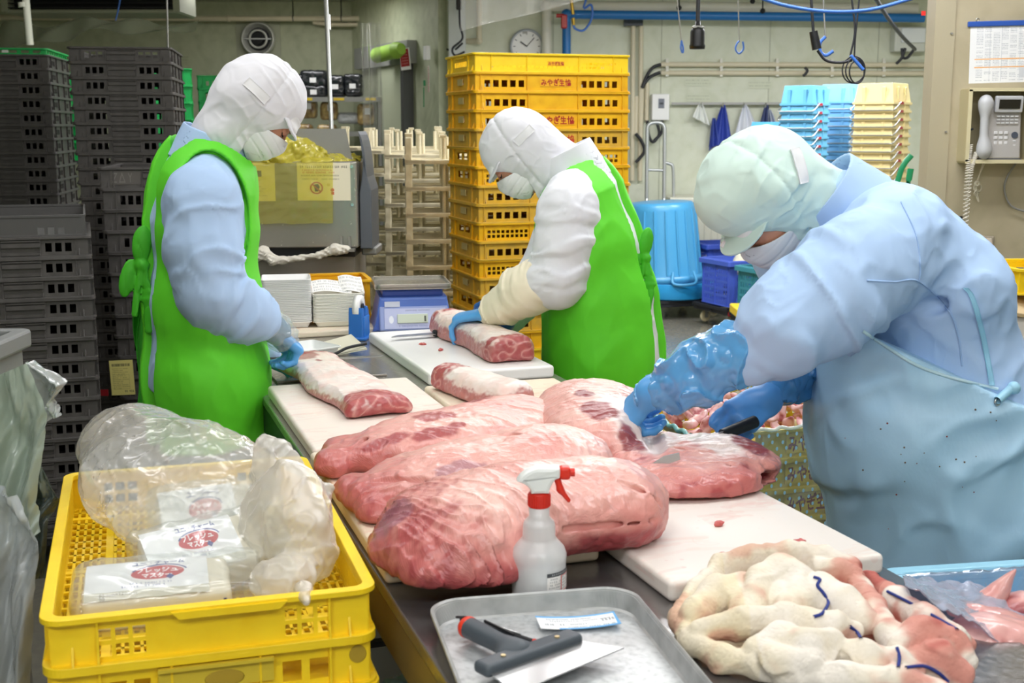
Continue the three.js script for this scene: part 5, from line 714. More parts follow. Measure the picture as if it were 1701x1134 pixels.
// ---------- pork ----------
const fat = lin(0xeec0b4), pink = lin(0xdc938b), salmon = lin(0xc06663), lean = lin(0xa34549), deep = lin(0x7a2a31), violet = lin(0x8d6074), white_ = lin(0xf3e8e0);
const streak = grain.clone(); streak.repeat.set(5, 24); streak.needsUpdate = true;
const meatM = vcol({ bumpMap: streak, bumpScale: .0016, roughness: .32, clearcoat: .35, clearcoatRoughness: .25, specularIntensity: .8 }), fatM = vcol({ roughness: .42, clearcoat: .2, clearcoatRoughness: .3 });
const spot = (x, y, z, c, r, n = .35) => { const d = Math.hypot((x - c[0]) / r[0], (z - c[1]) / r[1]); return sstep(1.1, .8, d + n * fbm(x * 34, y * 34, z * 34, 3)); };
function meat(label, f, lo, hi, cell, paint, m = meatM) {
  const o = solo('pork_cut', label, 'meat', surface(f, lo, hi, cell, paint), m, null); onTable(o, 0, 0, 0); return o;
}
const wob = (x, y, z, a) => a * (fbm(x * 11, y * 11, z * 11, 3) * .011) + .0022 * fbm(x * 60, y * 60, z * 60, 2);
// wrinkles running along direction (dx, dz)
const furrow = (x, y, z, dx, dz, amp, k = 46) => { const a = x * dx + z * dz, b = -x * dz + z * dx, w = noise(a * 9, b * 9, y * 9); return -amp * Math.pow(clamp(ridge(a * 7 + w, (b + .02 * w) * k, y * 12), 0, 1), 3); };
{
  const base = .812;
  // big front cut
  let F = union([ell([.235, .862, -.045], [.205, .07, .125], [0, .12, 0]), ell([.36, .858, -.045], [.085, .058, .105]), ell([.095, .85, .005], [.115, .052, .115])], .06);
  const lobe = union([ell([.005, .835, .0], [.035, .03, .055], [0, .3, 0]), ell([.045, .83, .075], [.05, .028, .045]), ell([.12, .828, .1], [.07, .028, .035])], .03);
  const cut1 = cone([.35, .92, .03], [.432, .865, .045], .0045, .003), cut2 = cone([.035, .875, .05], [.055, .835, .09], .006, .004), cut3 = cone([.24, .87, .078], [.43, .86, .055], .0035, .003);
  const f1 = (x, y, z) => { let d = smin(F(x, y, z), lobe(x, y, z), .018); d += wob(x, y, z, .9) + furrow(x, y, z, .55, .83, .0046 * sstep(.36, .14, x), 50) + furrow(x, y, z, .2, 1, .002, 26) * .7; d = smax(d, -cut1(x, y, z), .006); d = smax(d, -cut2(x, y, z), .01); d = smax(d, -cut3(x, y, z), .008); return smax(d, base - y, .012); };
  meat('largest pink pork cut in front with wrinkled skin side up', f1, [-.06, .8, -.2], [.47, .96, .17], .0032, (x, y, z, nx, ny, nz) => {
    const n = fbm(x * 9, y * 9, z * 9, 4), n2 = fbm(x * 26 + z * 30, y * 30, z * 26, 3), h = (y - base) / .12; let c = mixc(pink, fat, clamp(.42 + n * .9 + (h - .7) * .5, 0, 1)); c = mixc(c, salmon, clamp(.75 - h * 1.2 + n2 * .7 + sstep(.2, .0, x) * .75, 0, .95));
    c = mixc(c, lean, spot(x, y, z, [.36, .075], [.095, .035]) * sstep(.86, .845, y)); c = mixc(c, lean, sstep(.2, .5, -h * .8 + .5 + n2 * .4) * .75); c = mixc(c, lean, sstep(.16, .02, x) * sstep(.1, .35, n2 + .25 - h * .25) * .6); c = mixc(c, violet, spot(x, y, z, [.0, .0], [.03, .035]) * .6); c = mixc(c, deep, sstep(.45, .62, n2) * .45); return c; });
  // middle cut
  F = union([ell([.27, .85, -.315], [.2, .062, .12], [0, .1, 0]), ell([.38, .852, -.33], [.09, .062, .1]), ell([.12, .838, -.29], [.12, .045, .1])], .05);
  const lobe2 = union([ell([.02, .828, -.3], [.035, .03, .045]), ell([.04, .822, -.235], [.045, .03, .045]), ell([.01, .835, -.34], [.03, .026, .04])], .015), seam2 = cone([.02, .87, -.27], [.13, .875, -.2], .006, .004), seam2b = cone([.27, .915, -.34], [.31, .91, -.3], .005, .004);
  meat('middle pink pork cut lying between two larger cuts', (x, y, z) => { let d = smin(F(x, y, z), lobe2(x, y, z), .016); d += wob(x, y, z, .9) + furrow(x, y, z, .8, .6, .0022, 40) * sstep(.3, .1, x) + furrow(x, y, z, .1, 1, .0014, 50) * sstep(.3, .36, x); d = smax(d, -seam2(x, y, z), .008); d = smax(d, -seam2b(x, y, z), .008); return smax(d, base - y, .012); }, [-.05, .8, -.48], [.5, .95, -.15], .0034, (x, y, z) => {
    const n = fbm(x * 9 + 4, y * 9, z * 9, 4), n2 = fbm(x * 28, y * 28, z * 22, 3), h = (y - base) / .1; let c = mixc(pink, fat, clamp(.5 + n + (h - .6) * .4, 0, 1)); c = mixc(c, salmon, clamp(.6 - h + n2 * .6 + sstep(.18, 0, x) * .8, 0, .95)); c = mixc(c, violet, spot(x, y, z, [.17, -.22], [.05, .025]) * .6); c = mixc(c, lean, clamp(sstep(.3, .5, n2 + .2 - h * .4) * .7, 0, .7)); return c; });
  // back cut
  F = union([ell([.3, .85, -.59], [.22, .056, .12], [0, .35, 0]), ell([.14, .838, -.57], [.12, .04, .08], [0, .5, 0]), ell([.42, .846, -.66], [.085, .05, .09])], .05);
  const lobe3 = union([ell([.012, .83, -.535], [.035, .03, .05]), ell([.05, .835, -.6], [.05, .03, .05])], .02), seam3 = cone([.03, .86, -.52], [.2, .89, -.56], .005, .004), arch = ell([.05, .8, -.475], [.035, .03, .04]);
  meat('rearmost pink pork cut with dark lean spots', (x, y, z) => { let d = smin(F(x, y, z), lobe3(x, y, z), .02); d += wob(x, y, z, .8) + furrow(x, y, z, .9, .4, .002, 34); d = smax(d, -seam3(x, y, z), .008); d = smax(d, -arch(x, y, z), .01); return smax(d, base - y, .012); }, [-.05, .8, -.82], [.52, .94, -.4], .0036, (x, y, z) => {
    const n = fbm(x * 9 + 9, y * 9, z * 9, 4), n2 = fbm(x * 26 + 3, y * 28, z * 22, 3), h = (y - base) / .095; let c = mixc(pink, fat, clamp(.45 + n + (h - .6) * .35, 0, 1)); c = mixc(c, salmon, clamp(.55 - h + n2 * .6 + sstep(.18, .02, x) * .75, 0, .95));
    for (const [a, b, r, q] of [[.215, -.56, .042, .026], [.195, -.49, .045, .018], [.33, -.66, .03, .018], [.11, -.5, .05, .014], [.24, -.5, .02, .012]]) c = mixc(c, lean, spot(x, y, z, [a, b], [r, q], .5) * .85); c = mixc(c, lean, sstep(.32, .5, n2 + .15 - h * .3) * .6); return c; });
  // the cut being boned, on the right
  const L4 = union([ell([.535, .862, -.56], [.105, .06, .2], [0, -.12, 0]), ell([.6, .87, -.66], [.11, .05, .11])], .05), R4 = union([ell([.625, .838, -.32], [.13, .036, .17], [0, .3, 0]), ell([.6, .83, -.21], [.12, .024, .07]), ell([.71, .845, -.28], [.055, .036, .1], [0, .35, 0])], .03);
  const gap = cone([.565, .875, -.3], [.62, .868, -.46], .014, .02), slit = cone([.585, .874, -.3], [.655, .852, -.185], .003, .007), mouth = ell([.715, .835, -.19], [.045, .012, .03]);
  meat('partly boned pork cut under the blue gloved hands', (x, y, z) => { let d = smin(L4(x, y, z), R4(x, y, z), .02); d += wob(x, y, z, .9) + furrow(x, y, z, .95, .3, .0024, 48); d = smax(d, -gap(x, y, z), .012); d = smax(d, -slit(x, y, z), .008); d = smax(d, -mouth(x, y, z), .008); return smax(d, base + .002 - y, .01); }, [.4, .8, -.82], [.81, .95, -.08], .0034, (x, y, z, nx, ny, nz) => {
    const n = fbm(x * 9 + 2, y * 9, z * 9 + 5, 4), n2 = fbm(x * 26 + 8, y * 28, z * 26, 3), h = (y - base) / .11; let c = mixc(pink, fat, clamp(.45 + n + (h - .5) * .5, 0, 1)); c = mixc(c, salmon, clamp(.6 - h * .9 + n2 * .7, 0, .85));
    const flat = sstep(.02, .06, z + .5 - .2 * (x - .5)) * 0 + spot(x, y, z, [.575, -.42], [.06, .15], .3); c = mixc(c, white_, flat * .75); c = mixc(c, white_, spot(x, y, z, [.69, -.33], [.06, .12], .3) * .8); c = mixc(c, salmon, sstep(-.2, -.13, z) * .8 * sstep(.7, .66, x));
    for (const [a, b, r, q] of [[.515, -.46, .035, .05], [.54, -.36, .022, .045], [.525, -.56, .02, .03], [.725, -.25, .028, .055]]) c = mixc(c, mixc(lean, deep, .55), spot(x, y, z, [a, b], [r, q], .5) * .95); c = mixc(c, lean, sstep(.28, .5, n2 + .2 - h * .5) * .8 * (1 - flat)); return c; });
  // loin slabs
  const slab = (label, a, b, w, h, lo, hi, ends, k) => { const dx = b[0] - a[0], dz = b[1] - a[1], L = Math.hypot(dx, dz), tx = dx / L, tz = dz / L, mx = (a[0] + b[0]) / 2, mz = (a[1] + b[1]) / 2, y0 = ends.y || base;
    const f = (x, y, z) => { const s = (x - mx) * tx + (z - mz) * tz, t = -(x - mx) * tz + (z - mz) * tx, wv = w * (1 + .1 * S(s * 17 + k)) , q = [Math.abs(s) - L / 2 + .025, Math.abs(t) - wv + .025, Math.abs(y - y0 - h / 2 + .012 * (t / w) * (t / w)) - h / 2 + .025]; return Math.hypot(Math.max(q[0], 0), Math.max(q[1], 0), Math.max(q[2], 0)) + Math.min(Math.max(...q), 0) - .025 + wob(x, y, z, .45) + furrow(x, y, z, tx, tz, .0016, 30); };
    return meat(label, (x, y, z) => smax(f(x, y, z), y0 - y, .008), lo, hi, .0035, (x, y, z, nx, ny) => { const s = ((x - mx) * tx + (z - mz) * tz) / L + .5, t = (-(x - mx) * tz + (z - mz) * tx) / w, n = fbm(x * 16 + k, y * 16, z * 16, 3), n2 = fbm(x * 55, y * 55, z * 55, 2); let c = mixc(white_, fat, clamp(.2 + n * .8, 0, .6)); c = mixc(c, mixc(salmon, lean, clamp(.4 + n2, 0, 1)), sstep(.5, .1, ny + .35 * n) * .85); const e0 = sstep(ends.e0, ends.e0 - .05, s + .09 * n), e1 = sstep(ends.e1, ends.e1 + .05, s + .1 * n + .03 * t); const seam = Math.exp(-Math.pow(noise(x * 26 + k, y * 30, z * 26) * 13, 2)), ln = mixc(mixc(lean, salmon, clamp(.35 + n2 * .8 + n * .5, 0, .8)), fat, seam * .5); c = mixc(c, ln, Math.max(e0, e1) * (.35 + .65 * sstep(-.3, .12, .25 + n2 + n))); for (const q of ends.spots || []) c = mixc(c, lean, sstep(1, .7, Math.hypot((s - q[0]) / q[2], (t - q[1]) / q[3]) + .5 * n) * .75); return c; }, fatM); };
  slab('long pale pork loin slab gripped by the left worker', [.14, -1.6], [.2, -.96], .08, .046, [.0, .8, -1.72], [.35, .89, -.84], { e0: .1, e1: .86, y: .813, spots: [[.35, -.8, .1, .25], [.2, -.9, .12, .3], [.1, .3, .1, .6], [.24, .1, .03, .12]] }, 1);
  slab('pale pork loin held down by the middle worker', [.655, -2.06], [.685, -1.47], .062, .072, [.55, .8, -2.16], [.79, .91, -1.38], { e0: .12, e1: .9, y: .816, spots: [[.3, -.9, .2, .3], [.6, -.95, .2, .25]] }, 4);
  slab('short pork loin piece with a red end behind the big cuts', [.425, -1.255], [.515, -.93], .052, .062, [.32, .8, -1.34], [.62, .9, -.84], { e0: .26, e1: 1.2, y: .811 }, 7);
  seed(77); let sp; [[.52, 1.83], [.545, 1.72], [.485, 1.36], [.545, .02], [.48, -.12], [.62, -.1]].forEach(([u, v], i) => { const l = ['tiny red meat scrap on the clean white board', 'second tiny scrap nearer on the clean white board', 'tiny scrap at the corner of the clean white board', 'small scrap on the stained near board', 'small scrap near the left edge of the stained board', 'small scrap close to the towel on the stained board'][i]; const p = tw(u, v, .815 + (v > 1.4 ? .001 : .0)); if (!sp) { sp = solo('meat_scrap', l, 'meat', surface((x, y, z) => ell([0, .002, 0], [.011, .004, .006])(x, y, z) + .002 * noise(x * 200, y * 200, z * 200), [-.016, -.004, -.012], [.016, .01, .012], .0015), mat(0xc9625e, .4)); sp.position.set(...p); } else copyOf(sp, l, p, i * 1.3); });
}
// ---------- people ----------
let FWD = [.948, 0, -.318], LAT = [.318, 0, .948];         // across the table; LAT points towards the camera
const add = (p, q, k = 1) => [p[0] + q[0] * k, p[1] + q[1] * k, p[2] + q[2] * k], sub = (p, q) => [p[0] - q[0], p[1] - q[1], p[2] - q[2]], dot = (p, q) => p[0] * q[0] + p[1] * q[1] + p[2] * q[2];
const crossv = (a, b) => [a[1] * b[2] - a[2] * b[1], a[2] * b[0] - a[0] * b[2], a[0] * b[1] - a[1] * b[0]], unit = (a) => { const l = Math.hypot(...a); return [a[0] / l, a[1] / l, a[2] / l]; };
const bounds = (pts, m) => [[0, 1, 2].map((i) => Math.min(...pts.map((p) => p[i])) - m), [0, 1, 2].map((i) => Math.max(...pts.map((p) => p[i])) + m)];
const chain = (pts, k = .03) => union(pts.slice(1).map((p, i) => cone(pts[i].slice(0, 3), p.slice(0, 3), pts[i][3], p[3])), k);
const crest = (n) => Math.exp(-n * n * 34);
const cloth = (x, y, z, a = 1) => { const w = .35 * noise(x * 7, y * 7, z * 7); return a * (.006 * noise(x * 7, y * 3, z * 7) - .0045 * crest(noise(x * 5 + y * 1.6 + w, y * 2.6 - x * .8, z * 5 + w)) - .0028 * crest(noise(x * 11 - y * 5 + w, y * 7 + x * 3 + w, z * 11)) - .0012 * crest(noise(x * 22 + y * 9, y * 14 - x * 8, z * 22))); };
// folds that run round a sleeve
const sleeveFold = (a, b, amp, n) => { const d = unit(sub(b, a)), L = Math.hypot(...sub(b, a)); return (x, y, z) => { const s = ((x - a[0]) * d[0] + (y - a[1]) * d[1] + (z - a[2]) * d[2]) / L, w = noise(x * 6, y * 6, z * 6); return -amp * .75 * crest(noise((s * n + w * 1.1) * .9, x * 5 + z * 5, y * 4)) * sstep(-.2, .15, s) * sstep(1.3, .9, s); }; };
const armhole = (c, rf, ry, lmin, tilt = 0) => (x, y, z) => { const f = fwd_(x, y, z, c) - tilt * (y - c[1]), l = lat_(x, y, z, c), q = (Math.hypot(f / rf, (y - c[1]) / ry) - 1) * Math.min(rf, ry); return Math.max(q, lmin - l); };
function collarPart(o, a, b, ra, rb, m, cut) {               // standing collar: a ring of cloth round the neck
  const f = limb(a, b, ra, rb, LAT), [lo, hi] = bounds([a, b], .15), d = unit(sub(b, a)), L = Math.hypot(...sub(b, a));
  part('collar', surface((x, y, z) => { const k = f(x, y, z) + .0015 * noise(x * 20, y * 20, z * 20), s = (x - a[0]) * d[0] + (y - a[1]) * d[1] + (z - a[2]) * d[2]; return smax(smax(k, -(k + .006), .002), smax(s - L, -s, .003), .003); }, lo, hi, .0038), m, o);
}
function hand(W, K, side, o = {}) {                          // W wrist, K middle knuckle, side towards the thumb
  const F = unit(sub(K, W)); let L = add(side, F, -dot(side, F)); L = unit(L); let N = crossv(L, F); if (o.flip) N = N.map((v) => -v);   // N: back of the hand
  const sc = o.scale || 1, parts = [limb(add(W, F, -.01), add(K, F, -.006), [.03 * sc, .019 * sc], [.04 * sc, .0145 * sc], L)], fingers = [], R_ = (v, ax, an) => { const c = C(an), s = S(an), x = crossv(ax, v), d = dot(ax, v); return [0, 1, 2].map((i) => v[i] * c + x[i] * s + ax[i] * d * (1 - c)); };
  const len = [.92, 1, .94, .76], curl = o.curl || [[.4, .5, .3], [.4, .5, .3], [.4, .5, .3], [.4, .5, .3]];
  for (let i = 0; i < 4; i++) {
    let p = add(add(K, L, (.028 - i * .0187) * sc), F, [-.004, 0, -.005, -.013][i] * sc), d = unit(add(F, L, (o.spread ?? .05) * (1.3 - i * .9)));
    p = add(p, N, -.002); const ax = o.flip ? L.map((v) => -v) : L, ph = [.043, .027, .022].map((v) => v * len[i] * sc), r = [.0098, .0091, .0084, .0074].map((v) => v * sc * (i === 3 ? .88 : 1));
    let q = add(p, d, -.02 * sc); const f = []; f.push(cone(q, p, r[0] * .95, r[0]));
    for (let j = 0; j < 3; j++) { d = R_(d, ax, -curl[i][j] * 1); q = add(p, d, ph[j]); f.push(cone(p, q, r[j], r[j + 1])); p = q; }
    fingers.push(union(f, .004));
  }
  const t = o.thumb || [.55, .45, -.25]; let p = add(add(W, F, .02 * sc), L, .022 * sc), d = unit(add(add(F.map((v) => v * t[0] * 1.6), L, t[1] * 1.6), N, t[2])); const f = []; const tl = [.042, .03, .024], tr = [.0145, .011, .0102, .0085];
  const td = o.thumbCurl ?? .35; for (let j = 0; j < 3; j++) { const q = add(p, d, tl[j] * sc); f.push(cone(p, q, tr[j] * sc, tr[j + 1] * sc)); p = q; d = unit(add(add(d, F, td * .8), L, -td * .6)); }
  const palm = union(parts, .01), thumb = union(f, .006);
  const F_ = (x, y, z) => { let a = palm(x, y, z); for (const g of fingers) a = smin(a, g(x, y, z), .007); return smin(a, thumb(x, y, z), .012); };
  const c = add(W, F, .08); return { f: o.arm ? (x, y, z) => smin(F_(x, y, z), o.arm(x, y, z), .012) : F_, lo: c.map((v) => v - .15), hi: c.map((v) => v + .15) };
}
function headFrame(centre, fwd, pitch, roll = 0) {           // face along local +x, crown along local +y
  const X = [fwd[0] * C(pitch), -S(pitch), fwd[2] * C(pitch)], Y = [fwd[0] * S(pitch), C(pitch), fwd[2] * S(pitch)], Z = crossv(X, Y);
  const m = new THREE.Matrix4().makeBasis(V(...X), V(...Y), V(...Z)); if (roll) m.multiply(new THREE.Matrix4().makeRotationX(roll)); m.scale(V(.9, .9, .9)); m.setPosition(...centre); return m;
}
const localSDF = (m, f) => { const e = m.clone().invert().elements; return (x, y, z) => f(e[0] * x + e[4] * y + e[8] * z + e[12], e[1] * x + e[5] * y + e[9] * z + e[13], e[2] * x + e[6] * y + e[10] * z + e[14]); };
const headF = (() => {
  const a = union([ell([-.005, .03, 0], [.1, .092, .077]), ell([.035, -.055, 0], [.058, .07, .054]), ell([.072, -.09, 0], [.022, .02, .025]), ell([.06, -.028, .03], [.034, .03, .026]), ell([.06, -.028, -.03], [.034, .03, .026])], .035);
  const nose = union([cone([.092, .012, 0], [.112, -.024, 0], .007, .0115), ell([.105, -.03, .009], [.011, .008, .009]), ell([.105, -.03, -.009], [.011, .008, .009])], .008), brow = union([ell([.083, .024, .026], [.016, .008, .024]), ell([.083, .024, -.026], [.016, .008, .024])], .01);
  const soc = [ell([.098, .008, .032], [.018, .011, .017]), ell([.098, .008, -.032], [.018, .011, .017])], lid = [ell([.082, .006, .031], [.014, .0125, .015]), ell([.082, .006, -.031], [.014, .0125, .015])], lips = union([ell([.091, -.06, 0], [.012, .006, .022]), ell([.09, -.07, 0], [.011, .006, .018])], .004), ears = [ell([-.004, 0, .08], [.022, .032, .008], [0, .35, 0]), ell([-.004, 0, -.08], [.022, .032, .008], [0, -.35, 0])];
  return (x, y, z) => { let d = smin(a(x, y, z), brow(x, y, z), .012); d = smin(d, nose(x, y, z), .012); for (const s of soc) d = smax(d, -s(x, y, z), .012); for (const s of lid) d = smin(d, s(x, y, z), .004); d = smin(d, lips(x, y, z), .006); for (const s of ears) d = smin(d, s(x, y, z), .006); return d; };
})();
// hood with visor, inner band and mask, all in the frame of the head
function headgear(o, H, hoodM, opt) {
  const P = opt.puff || [0, 0, 0], nk = V(...opt.neck).applyMatrix4(H.clone().invert()).toArray(), dome = union([ell([-.01 + P[0], .032 + P[1], 0], [.115 + P[2], .1, .096]), ell([-.04, -.005, 0], [.088, .095, .09]), ...(opt.extra || [])], .05), drape = limb([-.03, -.03, 0], nk, [.092, .094], opt.drapeR || [.074, .074], [0, 0, 1]);
  const open = union([ell([.135, -.045, 0], [.122, .085, .09], [0, 0, .12]), ell([.095, -.1, 0], [.055, .045, .06])], .03), chinBand = cone([.032, -.124, 0], [.0, -.13, 0], .052, .06);
  const wr = (x, y, z) => { const k = opt.k || 0, w = .4 * noise(x * 9, y * 9, z * 9 + k), g = Math.exp(-Math.pow((x + .02 + .3 * (y - .05)) * 14, 2)); return (opt.w || 1) * (.0035 * noise(x * 12, y * 12, z * 12 + k) - 0.003 * crest(noise(x * 7 + w + y * 4, y * 5 - x * 6, z * 6 + k)) - .0009 * crest(noise(x * 17 + y * 9, y * 15 - x * 14 + w, z * 17 + k))) - .003 * g * crest(noise(x * 5 + w, y * 24 + z * 6, z * 24 - y * 6)) + .004 * Math.pow(clamp(1 - Math.abs(x + .02 + .3 * (y - .05)) * 60, 0, 1), 2); };
  const hood = (x, y, z) => { let d = smin(dome(x, y, z), smin(drape(x, y, z), chinBand(x, y, z), .04), .05) + wr(x, y, z); return smax(d, -(open(x, y, z)), .006); };
  const [lo, hi] = bounds([[-.16, -.18, 0], [.15, .2, 0], nk], .1); lo[2] = -.15; hi[2] = .15;
  part('hood', surface(hood, lo, hi, .0046).applyMatrix4(H), hoodM, o);
  const vr = opt.visor || .09, visor = (x, y, z) => { const yy = .05 - (opt.droop ?? .4) * Math.max(0, x - .06) - 3.6 * z * z, r = (Math.hypot((x - .05) / vr, z / .088) - 1) * .085; return smax(smax(Math.abs(y - yy) - .0032, r, .002), .05 - x, .002) * .8; };
  part('visor', surface(visor, [.03, -.06, -.11], [.2, .08, .11], .0028).applyMatrix4(H), hoodM, o);
  part('inner_band', surface((x, y, z) => { const d = headF(x, y, z) - .007; return smax(smax(Math.abs(d) - .004, Math.abs(y - .04 + .35 * Math.max(0, .075 - x)) - .018, .003), -.03 - x, .003) * .85; }, [-.05, -.06, -.12], [.14, .1, .12], .0036).applyMatrix4(H), M.maskWhite, o);
  // mask with three pleats
  const mf = (x, y, z) => { const d = smin(headF(x, y, z) - .007, ell([.078, -.054, 0], [.048, .046, .05])(x, y, z), .03) + .0013 * Math.pow(clamp(1 - Math.abs(((y + .07) * 40 % 1 + 1) % 1 - .5) * 5, 0, 1), 1) * sstep(-.1, -.085, y) * sstep(-.025, -.04, y); return smax(Math.abs(d) - .0022, smax(smax(y + .031 - .5 * (x - .055) - (opt.maskUp || 0), -.118 - y + .2 * (.08 - x), .003), .018 - x + Math.abs(y + .065) * .3, .003), .002) * .85; };
  const mk = part('face_mask', surface(mf, [-.02, -.15, -.1], [.16, .05, .1], .003).applyMatrix4(H), M.maskWhite, o);
  for (const s of [-1, 1]) part('ear_loop', tube([[.03, -.02, s * .074], [.015, .004, s * .083], [-.01, .012, s * .087], [-.012, -.04, s * .083], [.014, -.085, s * .07]], .0016, 30, 6).applyMatrix4(H), M.maskWhite, mk);
  for (const s of [-1, 1]) { part('eyebrow', surface((x, y, z) => Math.max(headF(x, y, z) - .0018, ell([.095, .026, s * .03], [.03, .0045, .02], [s * .1, 0, 0])(x, y, z)), [.04, .01, s > 0 ? 0 : -.06], [.13, .045, s > 0 ? .06 : 0], .0022).applyMatrix4(H), mat(0x1f1815, .8), o); part('eyelashes', tube([[.093, .001, s * .018], [.0965, -.004, s * .028], [.091, -.004, s * .04], [.083, 0, s * .046]], .0014, 20, 6).applyMatrix4(H), mat(0x1d1614, .8), o); }
  if (opt.flap) { const [x0, y0, x1, y1] = opt.flap, L = Math.hypot(x1 - x0, y1 - y0), px = -(y1 - y0) / L * .013, py = (x1 - x0) / L * .013, q = opt.sideZ; part('fastening_strip', sheet(6, 12, (u, v) => { const x = lerp(x0, x1, v) + px * (u * 2 - 1), y = lerp(y0, y1, v) + py * (u * 2 - 1); let z = .16; for (let i = 0; i < 40; i++) { const d = hood(x, y, z * q) - .003; if (d < .0004) break; z -= d * .7; } return [x, y, z * q]; }, .003).applyMatrix4(H), M.maskWhite, o); }
}
function person(label, { H, torso, arms, legs }) {
  const b = (x, y, z) => { let d = 1; for (const f of [...torso, ...arms, ...legs]) d = smin(d, f(x, y, z), .03); return d; };
  const o = thing('person', label, 'person'); return { o, b };
}
function bodyMesh(o, H, pts, F0) {
  const nb = pts[0], ht = V(-.03, -.04, 0).applyMatrix4(H).toArray(), nkf = cone(ht, nb, .054, .058), F = (x, y, z) => smin(F0(x, y, z), nkf(x, y, z), .03);                            // one continuous body, the head on a finer grid
  const h0 = localSDF(H, headF), hf = (x, y, z) => smin(h0(x, y, z), nkf(x, y, z), .02), c = new THREE.Vector3().setFromMatrixPosition(H).toArray(), [lo, hi] = bounds(pts, .16);
  const Ydir = new THREE.Vector3().setFromMatrixColumn(H, 1).toArray(), cutp = add(c, Ydir, -.125), cutH = (x, y, z) => (x - cutp[0]) * Ydir[0] + (y - cutp[1]) * Ydir[1] + (z - cutp[2]) * Ydir[2];
  const coarse = surface((x, y, z) => smax(smin(F(x, y, z), hf(x, y, z), .04), Math.min(cutH(x, y, z), 1), .001), lo, hi, .013);
  const fine = surface((x, y, z) => Math.max(hf(x, y, z), -cutH(x, y, z) - .004), c.map((v) => v - .19), c.map((v) => v + .19), .0036);
  part('body', [coarse, fine], M.skin, o);
}
const lat_ = (x, y, z, c) => (x - c[0]) * LAT[0] + (z - c[2]) * LAT[2], fwd_ = (x, y, z, c) => (x - c[0]) * FWD[0] + (z - c[2]) * FWD[2];
function bow(o, c, k, m, name = 'apron_tie') {               // knotted tie with two loops and two tails
  const b = part(name, surface((x, y, z) => { x = (x - c[0]) / k; y = (y - c[1]) / k; z = (z - c[2]) / k; return k * (union([ell([0, 0, 0], [.019, .017, .017]), ell([.002, .052, 0], [.024, .047, .013], [0, .3, -.15]), ell([-.036, -.032, .004], [.02, .05, .011], [0, .2, -.25]), limb([.002, 0, .004], [.016, -.085, .008], [.008, .006], [.02, .006], [1, 0, .3]), limb([.016, -.085, .008], [.012, -.165, .01], [.02, .006], [.012, .006], [1, 0, .3]), limb([-.004, 0, .006], [-.022, -.125, .012], [.006, .005], [.012, .005], [1, 0, .3])], .007)(x, y, z) + .0012 * crest(noise(x * 40, y * 20, z * 40))); }, add(c, [-.09 * k, -.19 * k, -.06 * k]), add(c, [.08 * k, .12 * k, .06 * k]), .0045), m, o);
  return b;
}
const boot = (o, x, z, f, m) => part('boot', surface((X, y, Z) => Math.max(union([cone([x, .08, z], [x, .3, z], .055, .062), cone([x - f[0] * .03, .045, z - f[2] * .03], [x + f[0] * .14, .04, z + f[2] * .14], .045, .04)], .03)(X, y, Z), -y, y - .32), [x - .25, -.01, z - .25], [x + .25, .35, z + .25], .012), m, o);
